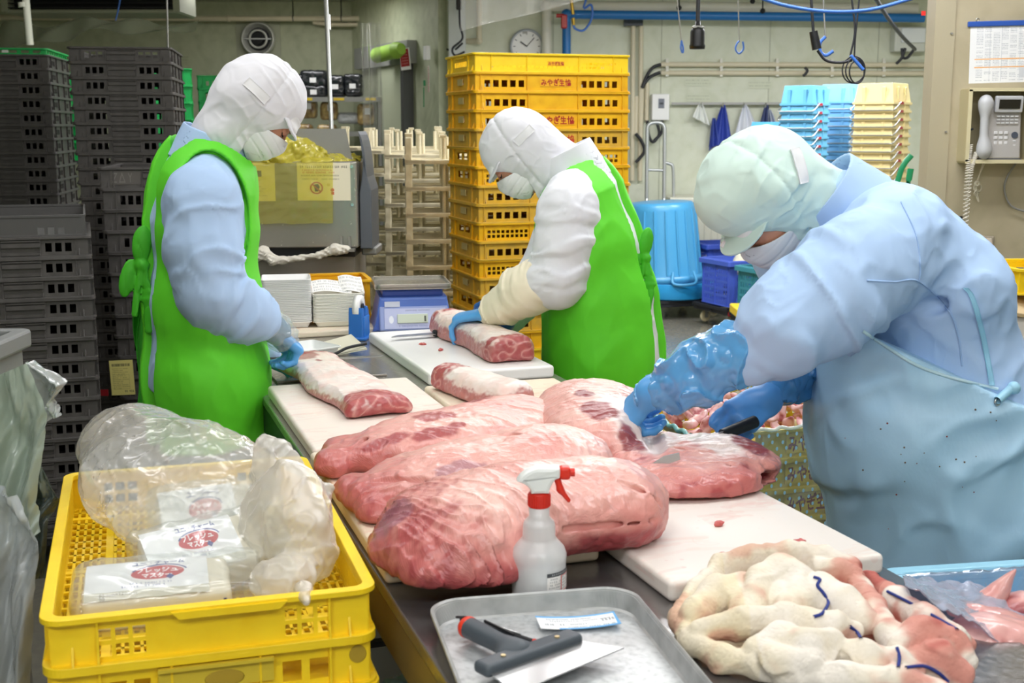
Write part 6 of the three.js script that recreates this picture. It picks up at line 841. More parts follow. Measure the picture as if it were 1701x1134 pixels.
// --- left worker: green apron over a blue coat, facing across the table
{
  const label = 'worker in a bright green apron over a blue coat, gripping a loin at the left', z0 = -3.2, o = thing('person', label, 'person');
  const neck = at(350, 248, z0), chest = at(334, 370, z0), waist = at(336, 500, z0), hip = at(342, 620, z0), hem = at(350, 722, z0), cz = chest;
  const lo = .78, tors = union([limb(neck, at(338, 292, z0), [.07, .065], [.165, .085], LAT), limb(at(338, 292, z0), chest, [.165, .085], [.19, .112], LAT), limb(chest, waist, [.19, .112], [.185, .122], LAT), limb(waist, hip, [.185, .122], [.19, .132], LAT), limb(hip, add(hem, [0, -.02, 0]), [.19, .132], [.2, .145], LAT)], .06);
  const sh = at(343, 308, -3.06), S1 = at(337, 330, -3.02), E = at(350, 487, -3.0), W = at(447, 541, -3.1), K = at(492, 577, -3.17), farS = add(sh, LAT, -.36), farE = at(368, 470, -3.42), farW = at(440, 585, -3.36);
  const H = headFrame(at(436, 177, z0), FWD, R(57));
  const hipA = add(hip, LAT, .09), hipB = add(hip, LAT, -.09), fA = [hipA[0], .1, hipA[2]], fB = [hipB[0] + .03, .1, hipB[2]];
  const legs = union([cone(hipA, fA, .085, .05), cone(hipB, fB, .085, .05)], .02);
  bodyMesh(o, H, [neck, sh, farS, hem, W, fA, fB, [fA[0], 0, fA[2]], at(408, 80, z0)], (x, y, z) => smin(smin(tors(x, y, z) + .02, legs(x, y, z), .04), smin(chain([[...sh, .05], [...E, .042], [...W, .028]])(x, y, z), chain([[...farS, .05], [...farE, .042], [...farW, .028]])(x, y, z), .03), .04));
  const fold1 = sleeveFold(S1, E, .008, 3), fold2 = sleeveFold(E, W, .011, 4);
  const sleeve = chain([[...add(sh, [0, -.01, 0]), .07], [...S1, .083], [...at(338, 410, -3.0), .083], [...E, .072], [...at(402, 519, -3.04), .06], [...at(436, 532, -3.08), .046]], .03), farSl = chain([[...farS, .075], [...farE, .06], [...farW, .04]], .03);
  collarPart(o, at(343, 278, z0), at(362, 222, z0), [.1, .1], [.088, .088], M.coatBlue);
  const coat = (x, y, z) => { let d = smin(tors(x, y, z) + .004, smin(sleeve(x, y, z) + fold1(x, y, z) + fold2(x, y, z), farSl(x, y, z), .02), .035) + cloth(x, y, z, .8); return smax(d, at(0, 640, z0)[1] - y, .01); };
  let [a, b] = bounds([neck, at(350, 200, z0), sh, farS, E, W, farW, hip, at(240, 500, z0)], .12); part('coat', surface(coat, a, b, .0085), M.coatBlue, o);
  part('inner_cuff', surface((x, y, z) => cone(at(432, 530, -3.08), at(462, 551, -3.12), .041, .033)(x, y, z) + cloth(x * 2, y * 2, z * 2, .5), ...bounds([at(432, 530, -3.08), at(462, 551, -3.12)], .07), .005), mat(0x7f9fb8, .85), o);
  part('cuff_wrap', surface((x, y, z) => cone(at(450, 540, -3.1), at(468, 556, -3.13), .0435, .041)(x, y, z) + .005 * ridge(x * 40, y * 40, z * 40) - .003, ...bounds([at(450, 540, -3.1), at(468, 556, -3.13)], .07), .004), M.bagClear, o);
  const ah = armhole(at(340, 362, z0), .092, .17, .14), nh = limb(at(352, 262, z0), at(372, 190, z0), [.11, .1], [.14, .14], LAT);
  const ap = (x, y, z) => { const l = lat_(x, y, z, chest), f = fwd_(x, y, z, chest); let d = tors(x, y, z) - .013 - .014 * sstep(chest[1] + .02, chest[1] + .12, y) + cloth(x * .7, y * .5, z * .7, .7) + .006 * S(f * 38 + l * 22) * sstep(hip[1], hem[1], y); d = smax(d, hem[1] - y + .1 * f, .006); d = smax(d, -ah(x, y, z), .008); d = smax(d, -nh(x, y, z), .008); return smax(d, Math.min(.05 - Math.abs(l - .07), -f - .02), .006); };
  [a, b] = bounds([at(330, 214, z0), add(hem, LAT, .22), add(hem, LAT, -.22), add(chest, LAT, .2), add(chest, LAT, -.2), at(230, 600, z0), at(460, 730, z0)], .06); part('apron', surface(ap, a, b, .0075), M.apronGreen, o);
  part('apron_flap', sheet(10, 30, (u, v) => { const p = at(lerp(lerp(224, 243, u), lerp(226, 262, u), v) + 5 * S(v * 9), lerp(400, 690, v), z0 - .13); return [p[0], p[1], p[2] + .02 * S(u * 6 + v * 7)]; }, .004), mat(0x2d9a1c, .62), o);
  bow(o, at(236, 440, z0 + .07), 1.0, mat(0x43b51f, .62));
  part('trousers', surface((x, y, z) => Math.max(legs(x, y, z) - .028 + cloth(x, y, z), y - hip[1] - .06, .22 - y), ...bounds([hip, fA, fB], .17), .013), M.trousers, o);
  boot(o, fA[0], fA[2], FWD, M.white); boot(o, fB[0], fB[2], FWD, M.white);
  headgear(o, H, M.hoodWhite, { puff: [-.004, -.002, .0], k: 2, visor: .078, neck: neck, flap: [-.085, -.01, -.012, .006], sideZ: 1 });
  const h1 = hand(W, K, LAT.map((v) => -v), { flip: true, curl: [[.9, 1.0, .5], [1.0, 1.1, .6], [1.1, 1.1, .6], [1.1, 1.2, .6]], arm: cone(at(440, 536, -3.09), W, .03, .03), thumb: [.8, .3, -.5] });
  part('glove', surface(h1.f, h1.lo, h1.hi, .0034), M.glove, o);
  const h2 = hand(at(452, 603, -3.36), at(482, 611, -3.36), LAT, { curl: [[1, 1.1, .6], [1.1, 1.1, .6], [1.1, 1.1, .6], [1.1, 1.1, .6]], scale: .8, thumb: [1, .15, -.4] }); part('glove', surface(h2.f, h2.lo, h2.hi, .0045), M.glove, o).visible = true;
}
// --- middle worker: green apron over white, facing left
{
  FWD = [.99, 0, .14]; LAT = [-.14, 0, .99];
  const BACK = FWD.map((v) => -v), z0 = -3.75, o = thing('person', 'worker in a bright green apron over white, bending to a loin in the middle', 'person');
  const neck = at(952, 282, z0), up = at(965, 322, z0), chest = at(978, 400, z0), waist = at(998, 500, z0), hip = at(1003, 580, z0), hem = at(1008, 668, z0);
  const tors = union([limb(neck, up, [.075, .07], [.165, .1], LAT), limb(up, chest, [.165, .1], [.195, .132], LAT), limb(chest, waist, [.195, .132], [.19, .146], LAT), limb(waist, hip, [.19, .146], [.195, .155], LAT), limb(hip, add(hem, [0, -.02, 0]), [.195, .155], [.205, .168], LAT)], .06);
  const sh = at(948, 322, -3.6), S1 = at(942, 350, -3.56), E = at(925, 466, -3.53), W = at(812, 520, -3.62), K = at(763, 527, -3.68), farS = add(sh, LAT, -.36), farE = at(890, 470, -3.95), farW = at(835, 535, -3.8);
  const H = headFrame(at(861, 254, z0), BACK, R(54));
  const hipA = add(hip, LAT, .09), hipB = add(hip, LAT, -.09), fA = [hipA[0], .1, hipA[2]], fB = [hipB[0], .1, hipB[2]], legs = union([cone(hipA, fA, .085, .05), cone(hipB, fB, .085, .05)], .02);
  bodyMesh(o, H, [neck, sh, farS, hem, W, fA, fB, [fA[0], 0, fA[2]], at(872, 150, z0)], (x, y, z) => smin(smin(tors(x, y, z) + .025, legs(x, y, z), .04), smin(chain([[...sh, .05], [...E, .042], [...W, .028]])(x, y, z), chain([[...farS, .05], [...farE, .042], [...farW, .028]])(x, y, z), .03), .04));
  const fold1 = sleeveFold(S1, E, .012, 4);
  const sleeve = chain([[...sh, .065], [...S1, .075], [...at(936, 405, -3.54), .075], [...E, .07], [...at(905, 466, -3.54), .066]], .03), farSl = chain([[...farS, .08], [...farE, .07], [...farW, .05]], .03);
  collarPart(o, at(962, 312, z0), at(932, 252, z0), [.108, .108], [.094, .094], M.coatWhite);
  const coat = (x, y, z) => { let d = smin(tors(x, y, z) + .005, smin(sleeve(x, y, z) + fold1(x, y, z), farSl(x, y, z), .02), .035) + cloth(x, y, z, .9); return smax(d, at(0, 625, z0)[1] - y, .01); };
  let [a, b] = bounds([neck, at(925, 240, z0), sh, farS, E, farW, hip, at(1095, 560, z0)], .12); part('coat', surface(coat, a, b, .0085), M.coatWhite, o);
  const c0 = at(915, 462, -3.535), c1 = at(815, 518, -3.615), fold2 = sleeveFold(c0, c1, .009, 6);
  part('arm_cover', surface((x, y, z) => smin(chain([[...c0, .072], [...at(872, 482, -3.56), .066], [...at(835, 508, -3.6), .05], [...c1, .035]], .02)(x, y, z) + fold2(x, y, z) + cloth(x, y, z, .5), 1, .01), ...bounds([c0, c1], .1), .0055), M.cuffCream, o);
  const ah = armhole(at(936, 385, z0), .078, .19, .13), nh = limb(at(945, 300, z0), at(915, 215, z0), [.115, .11], [.15, .15], LAT);
  const ap = (x, y, z) => { const l = lat_(x, y, z, chest), f = -fwd_(x, y, z, chest); let d = tors(x, y, z) - .013 + cloth(x * .7, y * .5, z * .7, .7) + .007 * S(f * 34 + l * 24) * sstep(hip[1] + .1, hem[1], y); d = smax(d, hem[1] - y, .006); d = smax(d, -ah(x, y, z), .008); d = smax(d, -nh(x, y, z), .008); return smax(d, Math.min(.045 - Math.abs(l - .06), -f - .02), .006); };
  [a, b] = bounds([at(950, 258, z0), add(hem, LAT, .22), add(hem, LAT, -.22), add(chest, LAT, .2), add(chest, LAT, -.2), at(900, 600, z0), at(1100, 620, z0)], .06); part('apron', surface(ap, a, b, .0075), M.apronGreen, o);
  bow(o, at(1072, 428, z0 + .1), .9, mat(0x46bb20, .62));
  part('seam', tube([at(968, 440, z0 + .205), at(988, 500, z0 + .215), at(1000, 570, z0 + .222), at(1003, 640, z0 + .23)], .0015, 40, 5), mat(0x2f9415, .7), o); part('care_tag', rbox(.008, .018, .002, .0005, ...at(976, 470, z0 + .215)), M.white, o);
  part('trousers', surface((x, y, z) => Math.max(legs(x, y, z) - .028 + cloth(x, y, z), y - hip[1] - .06, .22 - y), ...bounds([hip, fA, fB], .17), .013), mat(0xe9eaee, .85), o);
  boot(o, fA[0], fA[2], BACK, M.white); boot(o, fB[0], fB[2], BACK, M.white);
  headgear(o, H, M.hoodWhite, { puff: [-.004, .003, 0], k: 7, visor: .086, neck: neck, flap: [-.1, .002, -.03, .012], sideZ: -1 });
  const h1 = hand(W, K, LAT.map((v) => -v), { curl: [[.55, .7, .4], [.6, .7, .4], [.65, .7, .4], [.65, .75, .4]], arm: cone(at(835, 508, -3.6), W, .03, .031), thumb: [.7, .4, -.3] });
  part('glove', surface(h1.f, h1.lo, h1.hi, .0036), M.glove, o);
  const h2 = hand(at(838, 535, -3.72), at(806, 540, -3.74), [0, .3, -1], { flip: true, curl: [[1, 1.1, .6], [1, 1.1, .6], [1.1, 1.1, .6], [1.1, 1.1, .6]], arm: cone(farW, at(838, 535, -3.72), .04, .03) }); part('glove', surface(h2.f, h2.lo, h2.hi, .0045), M.gloveDark, o);
}
// --- right worker: pale blue vinyl apron over a blue coat, bent low over the table
{
  FWD = [.948, 0, -.318]; LAT = [.318, 0, .948];
  const BACK = FWD.map((v) => -v), z0 = -2.5, o = thing('person', 'worker in a pale blue vinyl apron and mint hood, leaning over the table at right', 'person');
  const neck = at(1392, 338, z0), up = at(1462, 392, z0), chest = at(1530, 480, z0), waist = at(1567, 640, z0), hip = at(1580, 800, z0), low = at(1575, 980, z0);
  const tors = union([limb(neck, up, [.085, .06], [.17, .082], LAT), limb(up, chest, [.17, .082], [.2, .105], LAT), limb(chest, waist, [.2, .105], [.19, .125], LAT), limb(waist, hip, [.19, .125], [.2, .145], LAT), limb(hip, low, [.2, .145], [.19, .14], LAT)], .07);
  const sh = at(1470, 415, -2.36), S1 = at(1430, 450, -2.31), E = at(1318, 535, -2.26), W = at(1082, 652, -2.345), K = at(1046, 688, -2.385), farS = add(sh, LAT, -.36), farE = at(1370, 575, -2.66), farW = at(1270, 666, -2.43), farK = at(1226, 694, -2.38);
  const H = headFrame(at(1276, 334, z0 + .02), BACK, R(58));
  const hipA = add(hip, LAT, .09), hipB = add(hip, LAT, -.09), fA = [hipA[0], .1, hipA[2]], fB = [hipB[0], .1, hipB[2]], legs = union([cone(hipA, fA, .09, .05), cone(hipB, fB, .09, .05)], .02);
  bodyMesh(o, H, [neck, sh, farS, low, W, farW, fA, fB, [fA[0], 0, fA[2]], at(1140, 230, z0)], (x, y, z) => smin(smin(tors(x, y, z) + .03, legs(x, y, z), .04), smin(chain([[...sh, .052], [...E, .044], [...W, .028]])(x, y, z), chain([[...farS, .05], [...farE, .042], [...farW, .028]])(x, y, z), .03), .04));
  const fold1 = sleeveFold(S1, at(1240, 592, -2.28), .012, 4);
  const sleeve = chain([[...sh, .088], [...S1, .098], [...at(1375, 495, -2.28), .094], [...E, .08], [...at(1248, 588, -2.28), .056]], .035), farSl = chain([[...farS, .085], [...farE, .075], [...at(1318, 614, -2.57), .055]], .03);
  const armpit = cone(at(1500, 520, -2.33), at(1580, 500, -2.32), .01, .014);
  const coat = (x, y, z) => { let d = smin(tors(x, y, z), smin(sleeve(x, y, z) + fold1(x, y, z), farSl(x, y, z), .02), .05) + cloth(x, y, z, 1.15); d = smax(d, -armpit(x, y, z), .02); return smax(d, at(0, 830, z0)[1] - y, .01); };
  collarPart(o, at(1425, 362, z0), at(1362, 318, z0), [.108, .098], [.1, .092], M.coatBlue);
  let [a, b] = bounds([neck, at(1352, 300, z0), sh, farS, E, at(1240, 600, -2.28), hip, at(1690, 640, z0)], .13); part('coat', surface(coat, a, b, .0075), M.coatBlue, o);
  const trace = (q, off, F) => { const d = sight(...q); let t = 1.95; for (let i = 0; i < 90; i++) { const p = [d[0] * t, EYE + d[1] * t, d[2] * t], s = F(...p); if (s < .0006) break; t += s * .6; } t -= off; return [d[0] * t, EYE + d[1] * t, d[2] * t]; };
  const along = (pts, n, off, F) => { const c = curve(pts.map((q) => [...q, 0])); return Array.from({ length: n + 1 }, (_, i) => { const q = c.getPoint(i / n); return trace([q.x, q.y], off, F); }); };
  for (const [l, pts] of [['armhole_seam', [[1497, 335], [1522, 390], [1529, 440], [1527, 468]]], ['side_seam', [[1440, 466], [1485, 468], [1527, 468], [1575, 515], [1592, 560], [1598, 608]]]]) part(l, tube(along(pts, 40, .0002, coat), .0016, 90, 6), mat(0xa5c4ec, .85), o);
  const av = union([limb(at(1492, 560, z0), at(1520, 700, z0), [.19, .15], [.2, .185], LAT), limb(at(1520, 700, z0), at(1545, 960, z0), [.2, .185], [.2, .165], LAT)], .06), t0 = at(1430, 545, z0), t1 = at(1660, 642, z0), tn = unit([-(t1[1] - t0[1]), t1[0] - t0[0], 0]);
  const ap = (x, y, z) => { const l = lat_(x, y, z, chest); let d = smin(av(x, y, z), tors(x, y, z) - .012, .03) + cloth(x * .55, y * .4, z * .55, 1.2) - .012 * crest(noise(x * 3.2 + y * 2.2, y * 4.2 - x * 3, z * 2)) - .006 * crest(noise(x * 6 - y * 5 + 7, y * 5 + x * 3, z * 5)); d = smax(d, (x - t0[0]) * tn[0] + (y - t0[1]) * tn[1] + .04 * Math.abs(l - .1), .006); d = smax(d, at(0, 965, z0)[1] - y, .006); const f = -fwd_(x, y, z, at(1600, 700, z0)); return smax(d, Math.min(.08 - Math.abs(l), -f - .08), .006); };
  [a, b] = bounds([at(1330, 500, z0), at(1720, 960, z0), add(waist, LAT, .24), add(waist, LAT, -.24), add(low, LAT, .2), add(low, LAT, -.2)], .05); part('apron', surface(ap, a, b, .0075), M.apronBlue, o);
  const both = (x, y, z) => Math.min(ap(x, y, z), coat(x, y, z));
  part('apron_edge', tube(along([[1432, 549], [1470, 574], [1520, 605], [1570, 624], [1620, 637], [1658, 646]], 40, 0, both), .0032, 90, 8), mat(0xc9e8f2, .4), o);
  part('apron_strap', sheet(3, 20, (u, v) => { const p = trace([lerp(1604, 1648, Math.pow(v, .6)) + (u - .5) * 9, lerp(478, 640, v)], .004, coat); return p; }, .003), mat(0x98d2f0, .45), o);
  part('eyelet', put(new THREE.TorusGeometry(.0065, .0025, 8, 20), ...trace([1657, 667], .003, both), 0, .5, 0), M.chrome, o);
  part('apron_tie', [tube([[1657, 665], [1672, 652], [1683, 643], [1690, 648]].map((q) => trace(q, .012, both)), .008, 30, 8), tube([[1684, 645], [1693, 670], [1699, 720], [1701, 790]].map((q) => add(at(...q, -2.32), [0, 0, 0])), .008, 30, 8), put(new THREE.SphereGeometry(.012, 14, 10), ...trace([1684, 644], .012, both))], mat(0xa6d9f0, .5), o);
  seed(88); for (let i = 0; i < 22; i++) { const p = trace([rr(1400, 1660), rr(680, 880)], .0, ap); part('stain', new THREE.SphereGeometry(rr(.0008, .0019), 8, 6).translate(...p), mat(i % 3 ? 0x6f5a4c : 0x8a3a38, .8), o); }
  part('trousers', surface((x, y, z) => Math.max(legs(x, y, z) - .028 + cloth(x, y, z), y - hip[1] - .06, .22 - y), ...bounds([hip, fA, fB], .18), .014), M.trousers, o);
  boot(o, fA[0], fA[2], BACK, M.white); boot(o, fB[0], fB[2], BACK, M.white);
  headgear(o, H, M.hoodMint, { puff: [-.012, .01, .004], k: 12, w: 1.6, visor: .1, droop: .32, extra: [ell([.022, .078, 0], [.098, .08, .098]), ell([-.02, .058, 0], [.088, .08, .092])], neck: neck, flap: [-.1, .057, -.045, .01], sideZ: -1, maskUp: -.004 });
  { const q = V(.128, .022, .02).applyMatrix4(H).toArray(); part('name_clip', put(rbox(.026, .014, .006, .002), ...q, .3, .2, -.6), mat(0xeadfe0, .4), o); part('clip_spring', put(new THREE.TorusGeometry(.005, .0015, 8, 16), ...V(.122, .034, .024).applyMatrix4(H).toArray()), M.chrome, o); }
  // plastic sleeve covers and gloves
  const film = mat(0x6db9f0, .2, { transmission: .25, thickness: 0, clearcoat: .7 }), crinkle = (x, y, z) => .007 * (1 - 2 * Math.pow(clamp(ridge(x * 16 + y * 7, y * 12, z * 14), 0, 1), 2)) + .003 * ridge(x * 36, y * 36, z * 36);
  const cv = chain([[...at(1232, 583, -2.28), .06], [...at(1200, 600, -2.295), .06], [...at(1145, 628, -2.32), .058], [...at(1100, 650, -2.34), .042], [...at(1086, 655, -2.35), .034]], .02);
  part('sleeve_cover', surface((x, y, z) => cv(x, y, z) + crinkle(x, y, z), ...bounds([at(1232, 583, -2.28), at(1088, 660, -2.35)], .09), .0045), film, o);
  const cv2 = chain([[...at(1345, 605, -2.6), .06], [...at(1318, 622, -2.54), .052], [...at(1300, 636, -2.5), .044], [...at(1280, 652, -2.455), .037]], .02); part('sleeve_cover', surface((x, y, z) => cv2(x, y, z) + crinkle(x, y, z), ...bounds([at(1345, 605, -2.6), at(1262, 660, -2.5)], .09), .005), mat(0x4f9be0, .25, { transmission: .2, thickness: 0, clearcoat: .6 }), o);
  const h1 = hand(W, K, LAT.map((v) => -v), { curl: [[.9, 1.1, .7], [1.0, 1.15, .7], [1.1, 1.15, .7], [1.1, 1.2, .7]], arm: cone(at(1105, 645, -2.335), W, .031, .031), thumb: [.8, .35, -.6] }); part('glove', surface(h1.f, h1.lo, h1.hi, .003), M.glove, o);
  const h2 = hand(farW, farK, unit([-.52, .64, -.48]), { curl: [[1.1, 1.2, .7], [1.15, 1.2, .7], [1.2, 1.2, .7], [1.2, 1.25, .7]], arm: cone(at(1290, 640, -2.48), farW, .032, .031), thumb: [.9, .2, -.7] }); part('glove', surface(h2.f, h2.lo, h2.hi, .003), mat(0x579be0, .38), o);
  const k1 = at(1254, 700, -2.36), k2 = at(1200, 722, -2.31), k3 = at(1085, 769, -2.24), kn = thing('knife', 'black handled boning knife held in the right worker\'s hand', 'knife'); part('handle', rod(k1, k2, .012, .011, 14), M.black, kn); part('blade', put(extr(shapeOf([[0, -.009], [.1, -.007], [.13, .008], [0, .009]]), .0014, .0003), 0, 0, 0).applyMatrix4(new THREE.Matrix4().makeRotationFromQuaternion(new THREE.Quaternion().setFromUnitVectors(V(1, 0, 0), V(...unit(sub(k2, k1)))))).translate(...k2), M.blade, kn);
  const tip = thing('knife', 'knife tip showing through the boned cut near the left glove', 'knife'); part('blade', put(extr(shapeOf([[0, 0], [.02, .012], [.048, .017], [.05, .004], [.03, -.002]]), .0016, .0003), ...at(1084, 769, -2.15), 0, .2, 0), M.blade, tip);
}
// ---------- towel, bags, bins, film ----------
{ // towel heap: rolls and folds of thick cloth
  const cream = lin(0xe6d8b4), whiteT = lin(0xeee7dc), blood = lin(0xcf8478), bloodD = lin(0xb0524c), Y = .781;
  const W_ = (px, py, h) => on(px, py, Y + h);
  const flatChain = (pts, flat, k = .012) => { const q = pts.map(([px, py, h, r]) => [...W_(px, py, h * 1.12), r * .8]); return union(q.slice(1).map((b, i) => { const a = q[i]; return limb(a.slice(0, 3), b.slice(0, 3), [a[3], a[3] * flat], [b[3], b[3] * flat], [0, 1, 0]); }), k); };
  const rolls = [
    flatChain([[1126, 1026, .02, .02], [1158, 984, .03, .022], [1195, 945, .042, .022], [1250, 925, .055, .02], [1310, 918, .06, .02], [1370, 925, .055, .02], [1410, 945, .045, .02], [1440, 985, .035, .018]], .75),
    flatChain([[1126, 1026, .02, .02], [1148, 1066, .018, .02], [1200, 1092, .018, .022], [1260, 1108, .016, .018], [1300, 1118, .015, .014]], .8),
    flatChain([[1155, 1020, .035, .026], [1195, 985, .048, .028], [1232, 980, .05, .026], [1240, 1015, .045, .026]], 1),
    flatChain([[1250, 1005, .05, .024], [1262, 965, .066, .025], [1295, 948, .072, .026], [1325, 962, .066, .024], [1328, 1000, .055, .024]], .95),
    flatChain([[1285, 1000, .05, .018], [1295, 985, .058, .018]], 1),
    flatChain([[1310, 1010, .05, .026], [1360, 985, .055, .03], [1400, 1005, .05, .03], [1436, 1030, .04, .024]], .9),
    flatChain([[1160, 1050, .03, .02], [1230, 1035, .042, .024], [1310, 1030, .046, .026], [1385, 1042, .045, .022], [1420, 1052, .035, .015]], .8),
    flatChain([[1255, 1080, .03, .02], [1300, 1060, .04, .024], [1340, 1075, .04, .026], [1380, 1065, .04, .022]], .95),
    flatChain([[1262, 1080, .03, .018], [1290, 1098, .03, .022], [1345, 1100, .03, .022], [1385, 1080, .03, .018]], .9),
    flatChain([[1395, 1080, .03, .02], [1440, 1092, .03, .022], [1490, 1098, .028, .02], [1520, 1118, .02, .02]], .8),
    flatChain([[1300, 1120, .015, .02], [1400, 1130, .016, .026], [1500, 1136, .014, .024], [1560, 1150, .01, .02]], .9),
    flatChain([[1420, 965, .04, .018], [1450, 1010, .04, .022], [1480, 1055, .035, .02], [1490, 1080, .03, .016]], .9),
    flatChain([[1440, 960, .03, .014], [1490, 1000, .032, .024], [1540, 1035, .03, .026], [1585, 1060, .02, .018], [1610, 1072, .012, .012]], .8),
    flatChain([[1495, 1075, .035, .024], [1530, 1055, .04, .028], [1580, 1075, .03, .026], [1605, 1100, .018, .018]], .9),
    flatChain([[1510, 1105, .02, .026], [1560, 1100, .025, .03], [1600, 1125, .014, .02]], .8),
    flatChain([[1340, 940, .04, .018], [1390, 950, .05, .022], [1420, 960, .045, .02]], .8),
  ];
  const basePad = union([limb(W_(1180, 1050, .0), W_(1560, 1090, .0), [.012, .08], [.012, .07], [0, 1, 0]), limb(W_(1260, 990, .0), W_(1500, 1040, .0), [.014, .05], [.014, .06], [0, 1, 0])], .03);
  const f = (x, y, z) => { let d = basePad(x, y, z); for (const r of rolls) d = smin(d, r(x, y, z), .003); return smax(d + .002 * noise(x * 22, y * 22, z * 22) - .0022 * Math.exp(-Math.pow(noise(x * 18, y * 18, z * 18) * 7, 2)) + .0007 * noise(x * 260, y * 260, z * 260), Y + .0006 - y, .003); };
  const pts = [W_(1100, 1030, 0), W_(1640, 1100, 0), W_(1300, 910, .07), W_(1300, 1170, 0)];
  solo('towel', 'crumpled cream towel stained with pink blood, blue edged, at lower right', 'towel', surface(f, ...bounds(pts, .05), .0031, (x, y, z) => { const n = fbm(x * 13, y * 13, z * 13, 3), n2 = fbm(x * 40 + 5, y * 40, z * 40, 2), r = sstep(.38, .52, x); let c = mixc(whiteT, cream, clamp(.35 + n * 1.3 + (x < .3 ? .4 : 0), 0, 1)); c = mixc(c, blood, sstep(.05, .3, n + .3 * r + .02 + .18 * n2) * (.5 + .4 * r)); return mixc(c, bloodD, sstep(.3, .5, n + .26 * r + .2 * n2 - .06) * .7); }), vcol({ roughness: .95, sheen: .3 }));
  const hemM = mat(0x2a3a86, .85), hem = (label, p) => { const P = p.map(([px, py]) => { const d = sight(px, py); let t = 1.2; for (let i = 0; i < 90; i++) { const s = f(d[0] * t, EYE + d[1] * t, d[2] * t); if (s < .0006) break; t += s * .6; if (t > 2.6) break; } t -= .001; return [d[0] * t, EYE + d[1] * t, d[2] * t]; }); part('hem', tube(P, .0022, 60, 6), hemM, scene.getObjectByName('towel')); };
  hem('', [[1352, 958], [1362, 962], [1358, 972], [1368, 985], [1376, 1000], [1366, 1018], [1352, 1024]]); hem('', [[1412, 1040], [1424, 1050], [1430, 1060]]); hem('', [[1490, 1075], [1494, 1090], [1492, 1108]]); hem('', [[1505, 1108], [1535, 1106], [1560, 1118], [1575, 1132]]); hem('', [[1474, 982], [1510, 1000], [1550, 1022], [1590, 1045]]);
}
{ // blue film-lined bin at the lower right
  const blue = mat(0x9fd8f0, .35), o = thing('plastic_bin', 'pale blue plastic bin lined with clear film beside the table', 'bin'); const t = R(10); o.position.set(.945, .004, -1.72); o.rotation.y = t;
  const w = .62, d = .44, y0 = .42, y1 = .753, th = .008, bl = M.binPale || blue;
  part('wall', rbox(w, y1 - y0, th, .003, 0, (y0 + y1) / 2, -d / 2), blue, o); part('wall', rbox(w, y1 - y0, th, .003, 0, (y0 + y1) / 2, d / 2), blue, o); part('wall', rbox(th, y1 - y0, d, .003, -w / 2, (y0 + y1) / 2, 0), blue, o); part('wall', rbox(th, y1 - y0, d, .003, w / 2, (y0 + y1) / 2, 0), blue, o); part('floor_panel', box(w, .008, d, 0, y0, 0), blue, o);
  part('rim', (() => { const s = roundRect(w + .04, d + .04, .02); s.holes.push(new THREE.Path(roundRect(w - .01, d - .01, .012).getPoints(4).reverse())); return extr(s, .014, .004).rotateX(-PI / 2).translate(0, y1 - .008, 0); })(), blue, o);
  for (const [a, b] of [[-.28, -.18], [.28, -.18], [-.28, .18], [.28, .18]]) part('leg', box(.04, y0, .04, a, y0 / 2, b), M.steelDull, o);
  const T = (x, y, z) => { const v = V(x, y, z).applyMatrix4(new THREE.Matrix4().makeRotationY(t)); return [v.x + .945, v.y, v.z - 1.72]; };
  const film = M.film2 = mat(0xf3f6fb, .12, { transmission: .9, thickness: 0 }), milky = mat(0xdfe0ee, .22, { transmission: .55, thickness: 0 });
  solo('film_liner', 'clear crinkled film lining the pale blue bin', 'film', sheet(60, 30, (u, v) => { const x = lerp(-w / 2 - .03, w / 2, u), q = v * 1.0; let y, z; if (q < .2) { y = y1 + .012 - (.2 - q) * .4; z = -d / 2 - .02; } else { const k = (q - .2) / .8; y = lerp(y1 + .012, y0 + .18, k); z = lerp(-d / 2 + .012, -d / 2 + .06, k); } const n = .006 * ridge(x * 14 - y * 22, y * 8 + x * 5, 2) + .003 * ridge(x * 40 - y * 30, y * 14, 5); return T(x, y + (q < .25 && q > .15 ? .004 * ridge(x * 60, 0, 1) : 0), z + n); }, .001), film);
  seed(91); for (let i = 0; i < 9; i++) { const x = rr(-.28, .1), l = rr(.06, .2), p = T(x, y1 + .005 - rr(0, .06), -d / 2 + .018), q = [p[0] + l * .5, p[1] - l, p[2] + .02]; part('crease', tube([p, [lerp(p[0], q[0], .5) + .003, lerp(p[1], q[1], .5), lerp(p[2], q[2], .5) + .002], q], .0009, 16, 5), mat(0xe9f4fb, .12, { transmission: .3, thickness: 0 }), scene.getObjectByName('film_liner')); }
  solo('milky_film', 'milky plastic sheet folded across the meat bin', 'film', sheet(40, 26, (u, v) => { const a = at(lerp(1500, 1735, u), lerp(lerp(962, 990, u), lerp(972, 1115, u), v), lerp(-1.86, -1.58, v)); return [a[0], a[1] + .008 * ridge(u * 5 + v, v * 3, 1) + .004 * ridge(u * 13, v * 9, 3), a[2] + .01 * ridge(u * 7, v * 6, 6)]; }, .0012), milky);
  const mp = (label, px, py, z, r, rot, c) => { const p = at(px, py, z); const m = solo('pork_piece', label, 'meat', surface((x, y, zz) => ell([0, 0, 0], r)(x, y, zz) + .006 * fbm(x * 24 + px, y * 24, zz * 24, 3), r.map((v) => -v - .015), r.map((v) => v + .015), .004, (x, y, zz) => { const n = fbm(x * 20 + px, y * 20, zz * 20, 3); return mixc(mixc(lin(0xe8b3ac), lin(0xd07f7c), clamp(.4 + n, 0, 1)), lin(0x9c3f48), sstep(.15, .4, n + c) * .8); }), vcol({ roughness: .35, clearcoat: .3 })); m.position.set(...p); m.rotation.set(...rot); return m; };
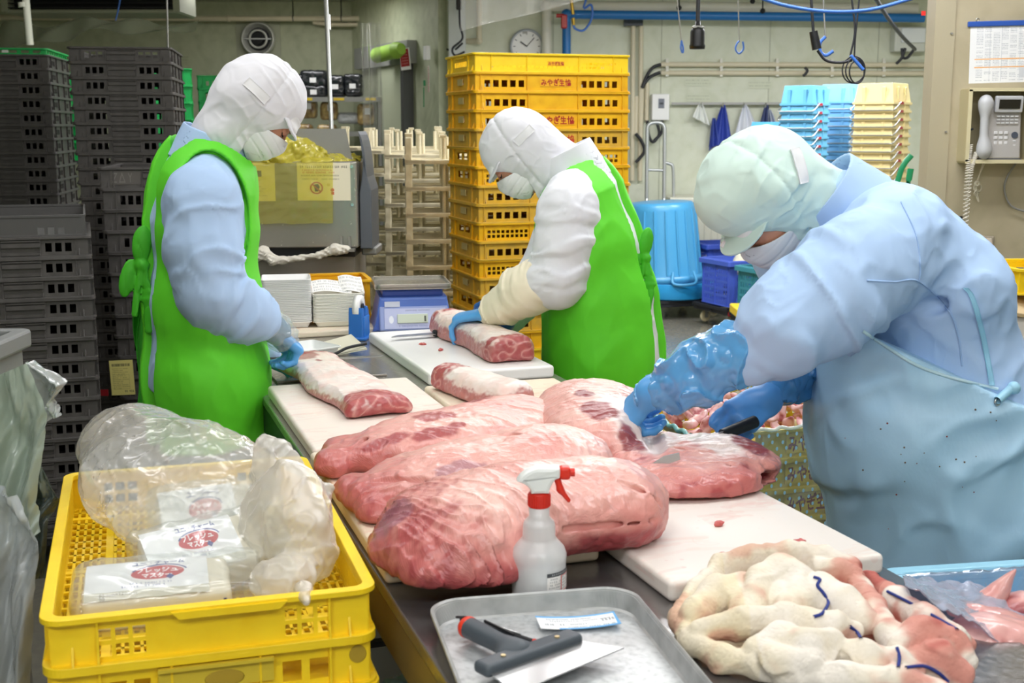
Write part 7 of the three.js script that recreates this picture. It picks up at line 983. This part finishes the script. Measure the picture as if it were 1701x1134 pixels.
  { const a = at(1640, 1005, -1.8), b = at(1690, 942, -1.8); solo('pork_piece', 'pointed pork piece sticking up out of the blue bin', 'meat', surface((x, y, z) => cone(a, b, .024, .002)(x, y, z * 1) + .003 * fbm(x * 40, y * 40, z * 40, 2), ...bounds([a, b], .04), .003, (x, y, z) => mixc(lin(0xeab9b0), lin(0xd58a84), clamp(.4 + fbm(x * 30, y * 30, z * 30, 3), 0, 1))), vcol({ roughness: .35, clearcoat: .3 })); } mp('dark pork piece beside the pointed piece in the bin', 1690, 1003, -1.79, [.03, .014, .03], [0, 0, .3], .3); mp('pink pork pieces under the milky sheet in the bin', 1672, 1062, -1.62, [.08, .03, .05], [0, 0, -.2], .1); mp('second pork piece under the milky sheet near the table', 1640, 1035, -1.68, [.07, .02, .05], [0, 0, -.1], 0);
}
{ // wrapped crates with the meat trimmings
  const W = .56, D = .4, h = .0758, n = 8, top = .735, hy = mat(0xd9c12c, .45), dotM = mat(0xa4d4e6, .35), yg = crateShell({ w: W, d: D, h, ribs: [-.47, -.17, .17, .47], sideRibs: [-.3, .3], front: [...holes(-.25, -.1, 4, .016, .045), ...holes(.1, .25, 4, .016, .045)], side: holes(-.14, .14, 6, .02, .035) });
  const FL = on(1150, 724, .74), c = [FL[0] + .948 * W / 2 - .318 * D / 2 + .0, 0, FL[2] - .318 * W / 2 - .948 * D / 2]; let src;
  for (let i = 0; i < n; i++) { const l = `yellow crate with dark red print wrapped in film, ${nth(i)} beside the leaning worker`, P = [c[0], top - (i + 1) * h, c[2]]; if (!src) { src = thing('plastic_crate', l, 'crate', P, turnT, 'film-wrapped yellow crates'); part('shell', yg, hy, src); part('lettering', printPlate(.15, .05), coopMatYellow, src).position.set(.05, .04, D / 2 - .008); } else copyOf(src, l, P, turnT); }
  dolly('black dolly under the film wrapped crates', c[0], 0, c[2], turnT, .5, .38);
  const loc = (x, y, z) => [c[0] + x * C(turnT) + z * S(turnT), y, c[2] - x * S(turnT) + z * C(turnT)];
  const wrap = M.wrap = mat(0xfafcff, .1, { transmission: .93, thickness: 0 }), y1 = top + .006, y0 = top - .255;
  const wf = thing('dotted_film', 'clear film with pale blue dots wrapped round the yellow crates', 'film'); const skin = (len, f) => sheet(40, 24, (u, v) => { const s = lerp(-len / 2 - .008, len / 2 + .008, u), y = lerp(y1, y0, v); return f(s, y, .004 + .006 * Math.pow(clamp(ridge(s * 9 - y * 14, y * 7, len), 0, 1), 3)); }, .0008);
  part('front_sheet', skin(W, (s, y, k) => loc(s, y, D / 2 + k)), wrap, wf); part('side_sheet', skin(D, (s, y, k) => loc(-W / 2 - k, y, s)), wrap, wf); part('back_sheet', sheet(30, 10, (u, v) => loc(lerp(.02, W / 2, u), lerp(y1 + .06 + .01 * S(u * 20), y1, v), -D / 2 - .01 + .01 * S(u * 25)), .0008), mat(0xd8cf5a, .2, { transmission: .5, thickness: 0 }), wf);
  seed(95); const dots = []; for (let r = 0; r < 14; r++) for (let q = 0; q < 22; q++) { const s = -W / 2 + .015 + q * .0255 + (r % 2) * .0125, y = y1 - .012 - r * .018; dots.push(new THREE.CircleGeometry(.0043, 12).scale(.8, 1.1, 1).rotateY(turnT).translate(...loc(s + rr(-.002, .002), y + rr(-.002, .002), D / 2 + .012))); } for (let r = 0; r < 4; r++) for (let q = 0; q < 20; q++) dots.push(new THREE.CircleGeometry(.0043, 12).rotateY(turnT).translate(...loc(lerp(.03, W / 2 - .02, (q + (r % 2) * .5) / 20), y1 + .012 + r * .013, -D / 2 + .008)));
  const dm = part('printed_dots', dots, dotM, wf); dm.userData.kind = 'stuff';
  for (const [x0, yA, x1, yB] of [[.06, 0, .16, .19], [.07, .02, .155, .22], [.065, 0, .2, .11], [.19, .0, .235, .2], [.06, .05, .11, .2]]) part('crease', tube([loc(x0, y1 - yA, D / 2 + .014), loc((x0 + x1) / 2, y1 - (yA + yB) / 2, D / 2 + .017), loc(x1, y1 - yB, D / 2 + .014)], .0011, 16, 5), mat(0xffffff, .1, { transmission: .3, thickness: 0 }), wf);
  part('edge_fold', tube(Array.from({ length: 30 }, (_, i) => loc(-W / 2 + i * W / 29, y1 + .003 * S(i * 2.2), D / 2 + .004 + .002 * S(i * 3))), .0045, 90, 7), mat(0xe6f0ea, .2, { transmission: .5, thickness: 0 }), wf);
  part('edge_fold', tube(Array.from({ length: 24 }, (_, i) => loc(-W / 2 - .004, y1 + .004 * S(i * 2.2), -D / 2 + i * D / 23)), .006, 70, 7), mat(0x9cd6dc, .2, { transmission: .4, thickness: 0 }), wf);
  // trimmings: about a hundred strips in view, each its own
  const kinds = [0, 1, 2, 3].map((k) => { seed(100 + k); const a = rr(0, 9), r = [rr(.024, .036), rr(.009, .014), rr(.011, .017)]; return surface((x, y, z) => { const b = y + .012 * S(x * 55 + a); return ell([0, 0, 0], r)(x, b, z + .008 * S(x * 40 + a)) * .8 + .004 * fbm(x * 50 + a, y * 50, z * 50, 2); }, [-.05, -.035, -.035], [.05, .035, .035], .0042, (x, y, z) => { const n = fbm(x * 34 + a, y * 34, z * 34, 3); return mixc(mixc(lin(0xefc9c4), lin(0xd9868a), clamp(.45 + n * 1.3, 0, 1)), lin(0xa23a46), sstep(.1, .35, n + (k === 2 ? .15 : 0)) * .8); }); }), tm = vcol({ roughness: .35, clearcoat: .35 });
  seed(120); const srcs = kinds.map(() => null); for (let i = 0; i < 120; i++) { const x = rr(-W / 2 + .05, W / 2 - .05), z = rr(-D / 2 + .05, D / 2 - .04), y = top - .03 + .055 * (1 - Math.pow(x / (W / 2), 2)) * (1 - Math.pow(z / (D / 2), 2)) + rr(-.008, .022) + (i > 116 ? .03 : 0), k = i % 4, p = loc(x, y, z); let o; if (!srcs[k]) { o = srcs[k] = solo('pork_trimming', 'pink strip in the heap of pork trimmings in the wrapped crate', 'meat', kinds[k], tm, 'pork trimmings heaped in the wrapped crate'); } else o = copyOf(srcs[k], 'pink strip in the heap of pork trimmings in the wrapped crate', p, 0); o.position.set(...p); o.rotation.set(rr(-.7, .7), rr(0, 6), rr(-.7, .7)); }
}
{ // plastic bags and packs in the open yellow crate
  const cx = -.497, cz = -1.93, t = Math.atan2(.125, .415), fy = .768;
  const cr_ = (n) => Math.exp(-n * n * 60), crumple = (x, y, z, k) => .010 * (noise(x * 7 + k, y * 7, z * 7) + .5) + .0045 * cr_(noise(x * 7 + y * 4, y * 7 + k, z * 9)) + .003 * cr_(noise(x * 15 - y * 7 + k, y * 13, z * 15)) + .0014 * cr_(noise(x * 32, y * 30 + k, z * 32)) + .004;
  const bagS = (f, lo, hi, cell, k, a = 1) => surface((x, y, z) => f(x, y, z) - a * crumple(x, y, z, k) + .012 * a, lo, hi, cell);
  const P = (px, py, z) => at(px, py, z);
  const f1 = union([ell(P(262, 790, -2.05), [.125, .1, .12]), ell(P(225, 745, -2.15), [.1, .075, .08]), ell(P(350, 800, -2.0), [.12, .08, .1]), ell(P(300, 845, -1.95), [.11, .07, .09])], .06);
  const c1 = bounds([P(262, 790, -2.05), P(350, 800, -2.0), P(225, 745, -2.15), P(300, 845, -1.95)], .17); c1[0][1] = fy + .004;
  solo('plastic_bag', 'big puffed translucent plastic bag at the back of the open yellow crate', 'plastic bag', bagS((x, y, z) => smax(f1(x, y, z), fy + .012 - y, .02), c1[0], c1[1], .0055, 3), mat(0xf7f8f6, .16, { transmission: .72, thickness: 0 }));
  const f2 = union([ell(P(480, 860, -1.85), [.062, .085, .07]), ell(P(440, 890, -1.86), [.05, .07, .05]), cone(P(470, 800, -1.95), P(462, 752, -1.96), .03, .008), cone(P(520, 840, -1.88), P(548, 812, -1.9), .04, .012), ell(P(455, 800, -1.95), [.04, .07, .04]), ell(P(505, 905, -1.8), [.055, .075, .06]), ell(P(470, 960, -1.72), [.05, .04, .05]), cone(P(440, 770, -1.97), P(435, 748, -1.97), .018, .012), cone(P(490, 790, -1.95), P(485, 760, -1.95), .02, .006), cone(P(500, 975, -1.66), P(508, 1000, -1.6), .014, .004)], .03);
  const c2 = bounds([P(480, 860, -1.85), P(455, 760, -1.95), P(470, 960, -1.7), P(505, 905, -1.8), P(508, 1000, -1.6)], .1); c2[0][1] = fy + .004;
  solo('plastic_bag', 'milky crumpled plastic bag at the right side of the open yellow crate', 'plastic bag', bagS((x, y, z) => smax(f2(x, y, z), fy + .01 - y, .02), c2[0], c2[1], .0044, 7, 1.25), mat(0xf3f1ea, .28, { transmission: .58, thickness: 0 }));
  // packs of liners in printed film
  const logo = canvasTex(512, 256, (g, w, h) => { g.fillStyle = '#f6f7f8'; g.fillRect(0, 0, w, h); kana(g, 'ユニ・チャーム', 190, 18, 34, 5, '#3b4c94', .95); g.fillStyle = '#c9313d'; g.save(); g.translate(300, 110); g.rotate(-.04); g.beginPath(); g.ellipse(0, 0, 112, 46, 0, 0, 7); g.fill(); g.lineWidth = 8; g.strokeStyle = '#2f3f8d'; g.beginPath(); g.ellipse(6, -4, 116, 50, 0, 3.5, 6.1); g.stroke(); g.restore(); kana(g, 'フレッシュ', 206, 72, 36, 6, '#ffffff', 1.02); kana(g, 'マスター', 232, 112, 32, 6, '#ffffff', 1.02); g.fillStyle = '#2f3f8d'; g.save(); g.translate(352, 142); g.rotate(.7); g.fillRect(-12, -12, 26, 26); g.restore(); seed(131); scribble(g, 150, 172, 210, 12, '#5b689f'); scribble(g, 150, 190, 180, 14, '#45528f'); g.fillStyle = '#c9c6b4'; g.fillRect(0, 218, w, 38); g.fillStyle = '#6c6858'; g.font = 'bold 22px sans-serif'; g.fillText('65mm×120mm', 60, 240); g.fillText('50', 60, 256); });
  const pm = mat(0xffffff, .3, { map: logo, clearcoat: .5 }), side = mat(0xe9e1cb, .4, { clearcoat: .4 });
  const pack = (label, px, py, z, w, h, d, turn, tilt, k, roll = 0) => { const p = at(px, py, z), o = thing('liner_pack', label, 'pack', p, turn); o.rotation.order = 'YXZ'; o.rotation.x = tilt; o.rotation.z = roll; part('stack', surface((x, y, z2) => { const q = [Math.abs(x) - w / 2 + .012, Math.abs(y) - h / 2 + .012, Math.abs(z2) - d / 2 + .012]; return Math.hypot(Math.max(q[0], 0), Math.max(q[1], 0), Math.max(q[2], 0)) + Math.min(Math.max(...q), 0) - .012 + .002 * noise(x * 30 + k, y * 30, z2 * 30); }, [-w / 2 - .01, -h / 2 - .01, -d / 2 - .01], [w / 2 + .01, h / 2 + .01, d / 2 + .01], .005), side, o); const s = sheet(24, 12, (u, v) => [lerp(-w / 2 + .004, w / 2 - .03, u), h / 2 + .0035 + .0012 * noise(u * 7 + k, v * 5, 0) - .004 * Math.pow(Math.abs(v - .5) * 2, 6), lerp(d / 2 - .002, -d / 2 + .002, v)], .0005); part('print', s, pm, o);
    part('wrapper', surface((x, y, z2) => { const q = [Math.abs(x - .015) - w / 2 - .012, Math.abs(y) - h / 2 + .008, Math.abs(z2) - d / 2 + .006]; return Math.hypot(Math.max(q[0], 0), Math.max(q[1], 0), Math.max(q[2], 0)) + Math.min(Math.max(...q), 0) - .016 - .004 * ridge(x * 22 + k, y * 22, z2 * 22); }, [-w / 2 - .05, -h / 2 - .02, -d / 2 - .04], [w / 2 + .07, h / 2 + .03, d / 2 + .04], .0052), M.bagClear, o);
    part('corner_print', put(box(.004, h * .8, .0008, w / 2 - .01, 0, d / 2 + .014), 0, 0, 0, 0, 0, 0), mat(0x3b3f7c, .5), o); return o; };
  pack('white pack of liners with a red oval logo nearest the crate front', 262, 985, -1.705, .2, .05, .115, t - .02, R(7), 1);
  pack('second tilted pack of liners with a red logo in the crate middle', 335, 925, -1.82, .17, .05, .11, t + .2, R(22), 4, R(6));
  pack('third pack of liners half hidden under the big bag', 345, 868, -1.93, .15, .05, .11, t + .1, R(38), 8, R(3));
}
{ // bags and grey tub at the left edge
  const c = at(45, 552, -2.25), o = thing('grey_tub', 'grey plastic tub at the left edge with bags hung over it', 'tub', [c[0] - .235, 0, c[2] + .3], R(0)); const m = mat(0x7a7d7c, .5);
  const x0 = .22, z0 = .3, y1 = c[1];
  part('shell', [box(2 * x0, .3, .008, 0, y1 - .15, z0), box(2 * x0, .3, .008, 0, y1 - .15, -z0), box(.008, .3, 2 * z0, x0, y1 - .15, 0), box(.008, .3, 2 * z0, -x0, y1 - .15, 0), box(2 * x0, .01, 2 * z0, 0, y1 - .3, 0)], m, o);
  part('rim', (() => { const s = roundRect(2 * x0 + .04, 2 * z0 + .04, .02); s.holes.push(new THREE.Path(roundRect(2 * x0 - .02, 2 * z0 - .02, .012).getPoints(4).reverse())); return extr(s, .022, .005).rotateX(-PI / 2).translate(0, y1 - .022, 0); })(), m, o);
  for (const [a, b] of [[-1, -1], [1, -1], [-1, 1], [1, 1]]) part('leg', box(.035, y1 - .3, .035, a * (x0 - .03), (y1 - .3) / 2, b * (z0 - .03)), M.steelDull, o);
  solo('red_mark', 'red printed mark on the grey tub at the left edge', 'sticker', box(.03, .02, .002, ...at(3, 655, -1.98)), mat(0xa8302c, .5));
  const bag = (label, L, Q, z, k, m) => solo('plastic_bag', label, 'plastic bag', sheet(30, 46, (u, v) => { const i = v * (L.length - 1), a = Math.min(Math.floor(i), L.length - 2), f = i - a, l = [lerp(L[a][0], L[a + 1][0], f), lerp(L[a][1], L[a + 1][1], f)], q = [lerp(Q[a][0], Q[a + 1][0], f), lerp(Q[a][1], Q[a + 1][1], f)], p = at(lerp(l[0], q[0], u), lerp(l[1], q[1], u), z); return [p[0], p[1], p[2] + .016 * S(u * 9 + 3 * noise(u * 2, v * 2, k)) + .014 * noise(u * 5 + v * 2, v * 3, k) + .006 * Math.exp(-Math.pow(noise(u * 8 + v * 5, v * 3.5, k) * 7, 2)) + .003 * Math.exp(-Math.pow(noise(u * 16 - v * 6, v * 8, k) * 7, 2))]; }, .0012), m);
  const pale = mat(0xc9d6ca, .22, { transmission: .5, thickness: 0 }), clear = mat(0xe4e8e6, .15, { transmission: .72, thickness: 0 });
  bag('pale greenish plastic bag hanging down from the grey tub', [[-40, 640], [-40, 720], [-40, 800], [-40, 880], [-40, 960]], [[50, 600], [84, 680], [78, 740], [62, 830], [70, 880]], -1.95, 1, pale);
  bag('clear plastic bag corner flaring out from the grey tub', [[46, 600], [56, 640], [66, 680], [74, 700]], [[52, 602], [112, 634], [92, 662], [104, 688]], -2.0, 4, clear);
  bag('clear wrinkled plastic bags bunched at the lower left edge', [[-40, 800], [-40, 900], [-40, 980], [-40, 1150]], [[30, 820], [72, 900], [58, 990], [48, 1150]], -1.85, 8, mat(0xdfe4e6, .16, { transmission: .62, thickness: 0 }));
  bag('thin dark clear plastic sheet behind the hanging bags', [[40, 740], [50, 800], [30, 860], [20, 930]], [[70, 760], [98, 826], [84, 860], [76, 960]], -2.1, 12, mat(0xa9b6b2, .2, { transmission: .78, thickness: 0 }));
}
scene.traverse((m) => { if (m.isMesh) { m.castShadow = true; m.receiveShadow = true; } });
renderer.render(scene, camera);
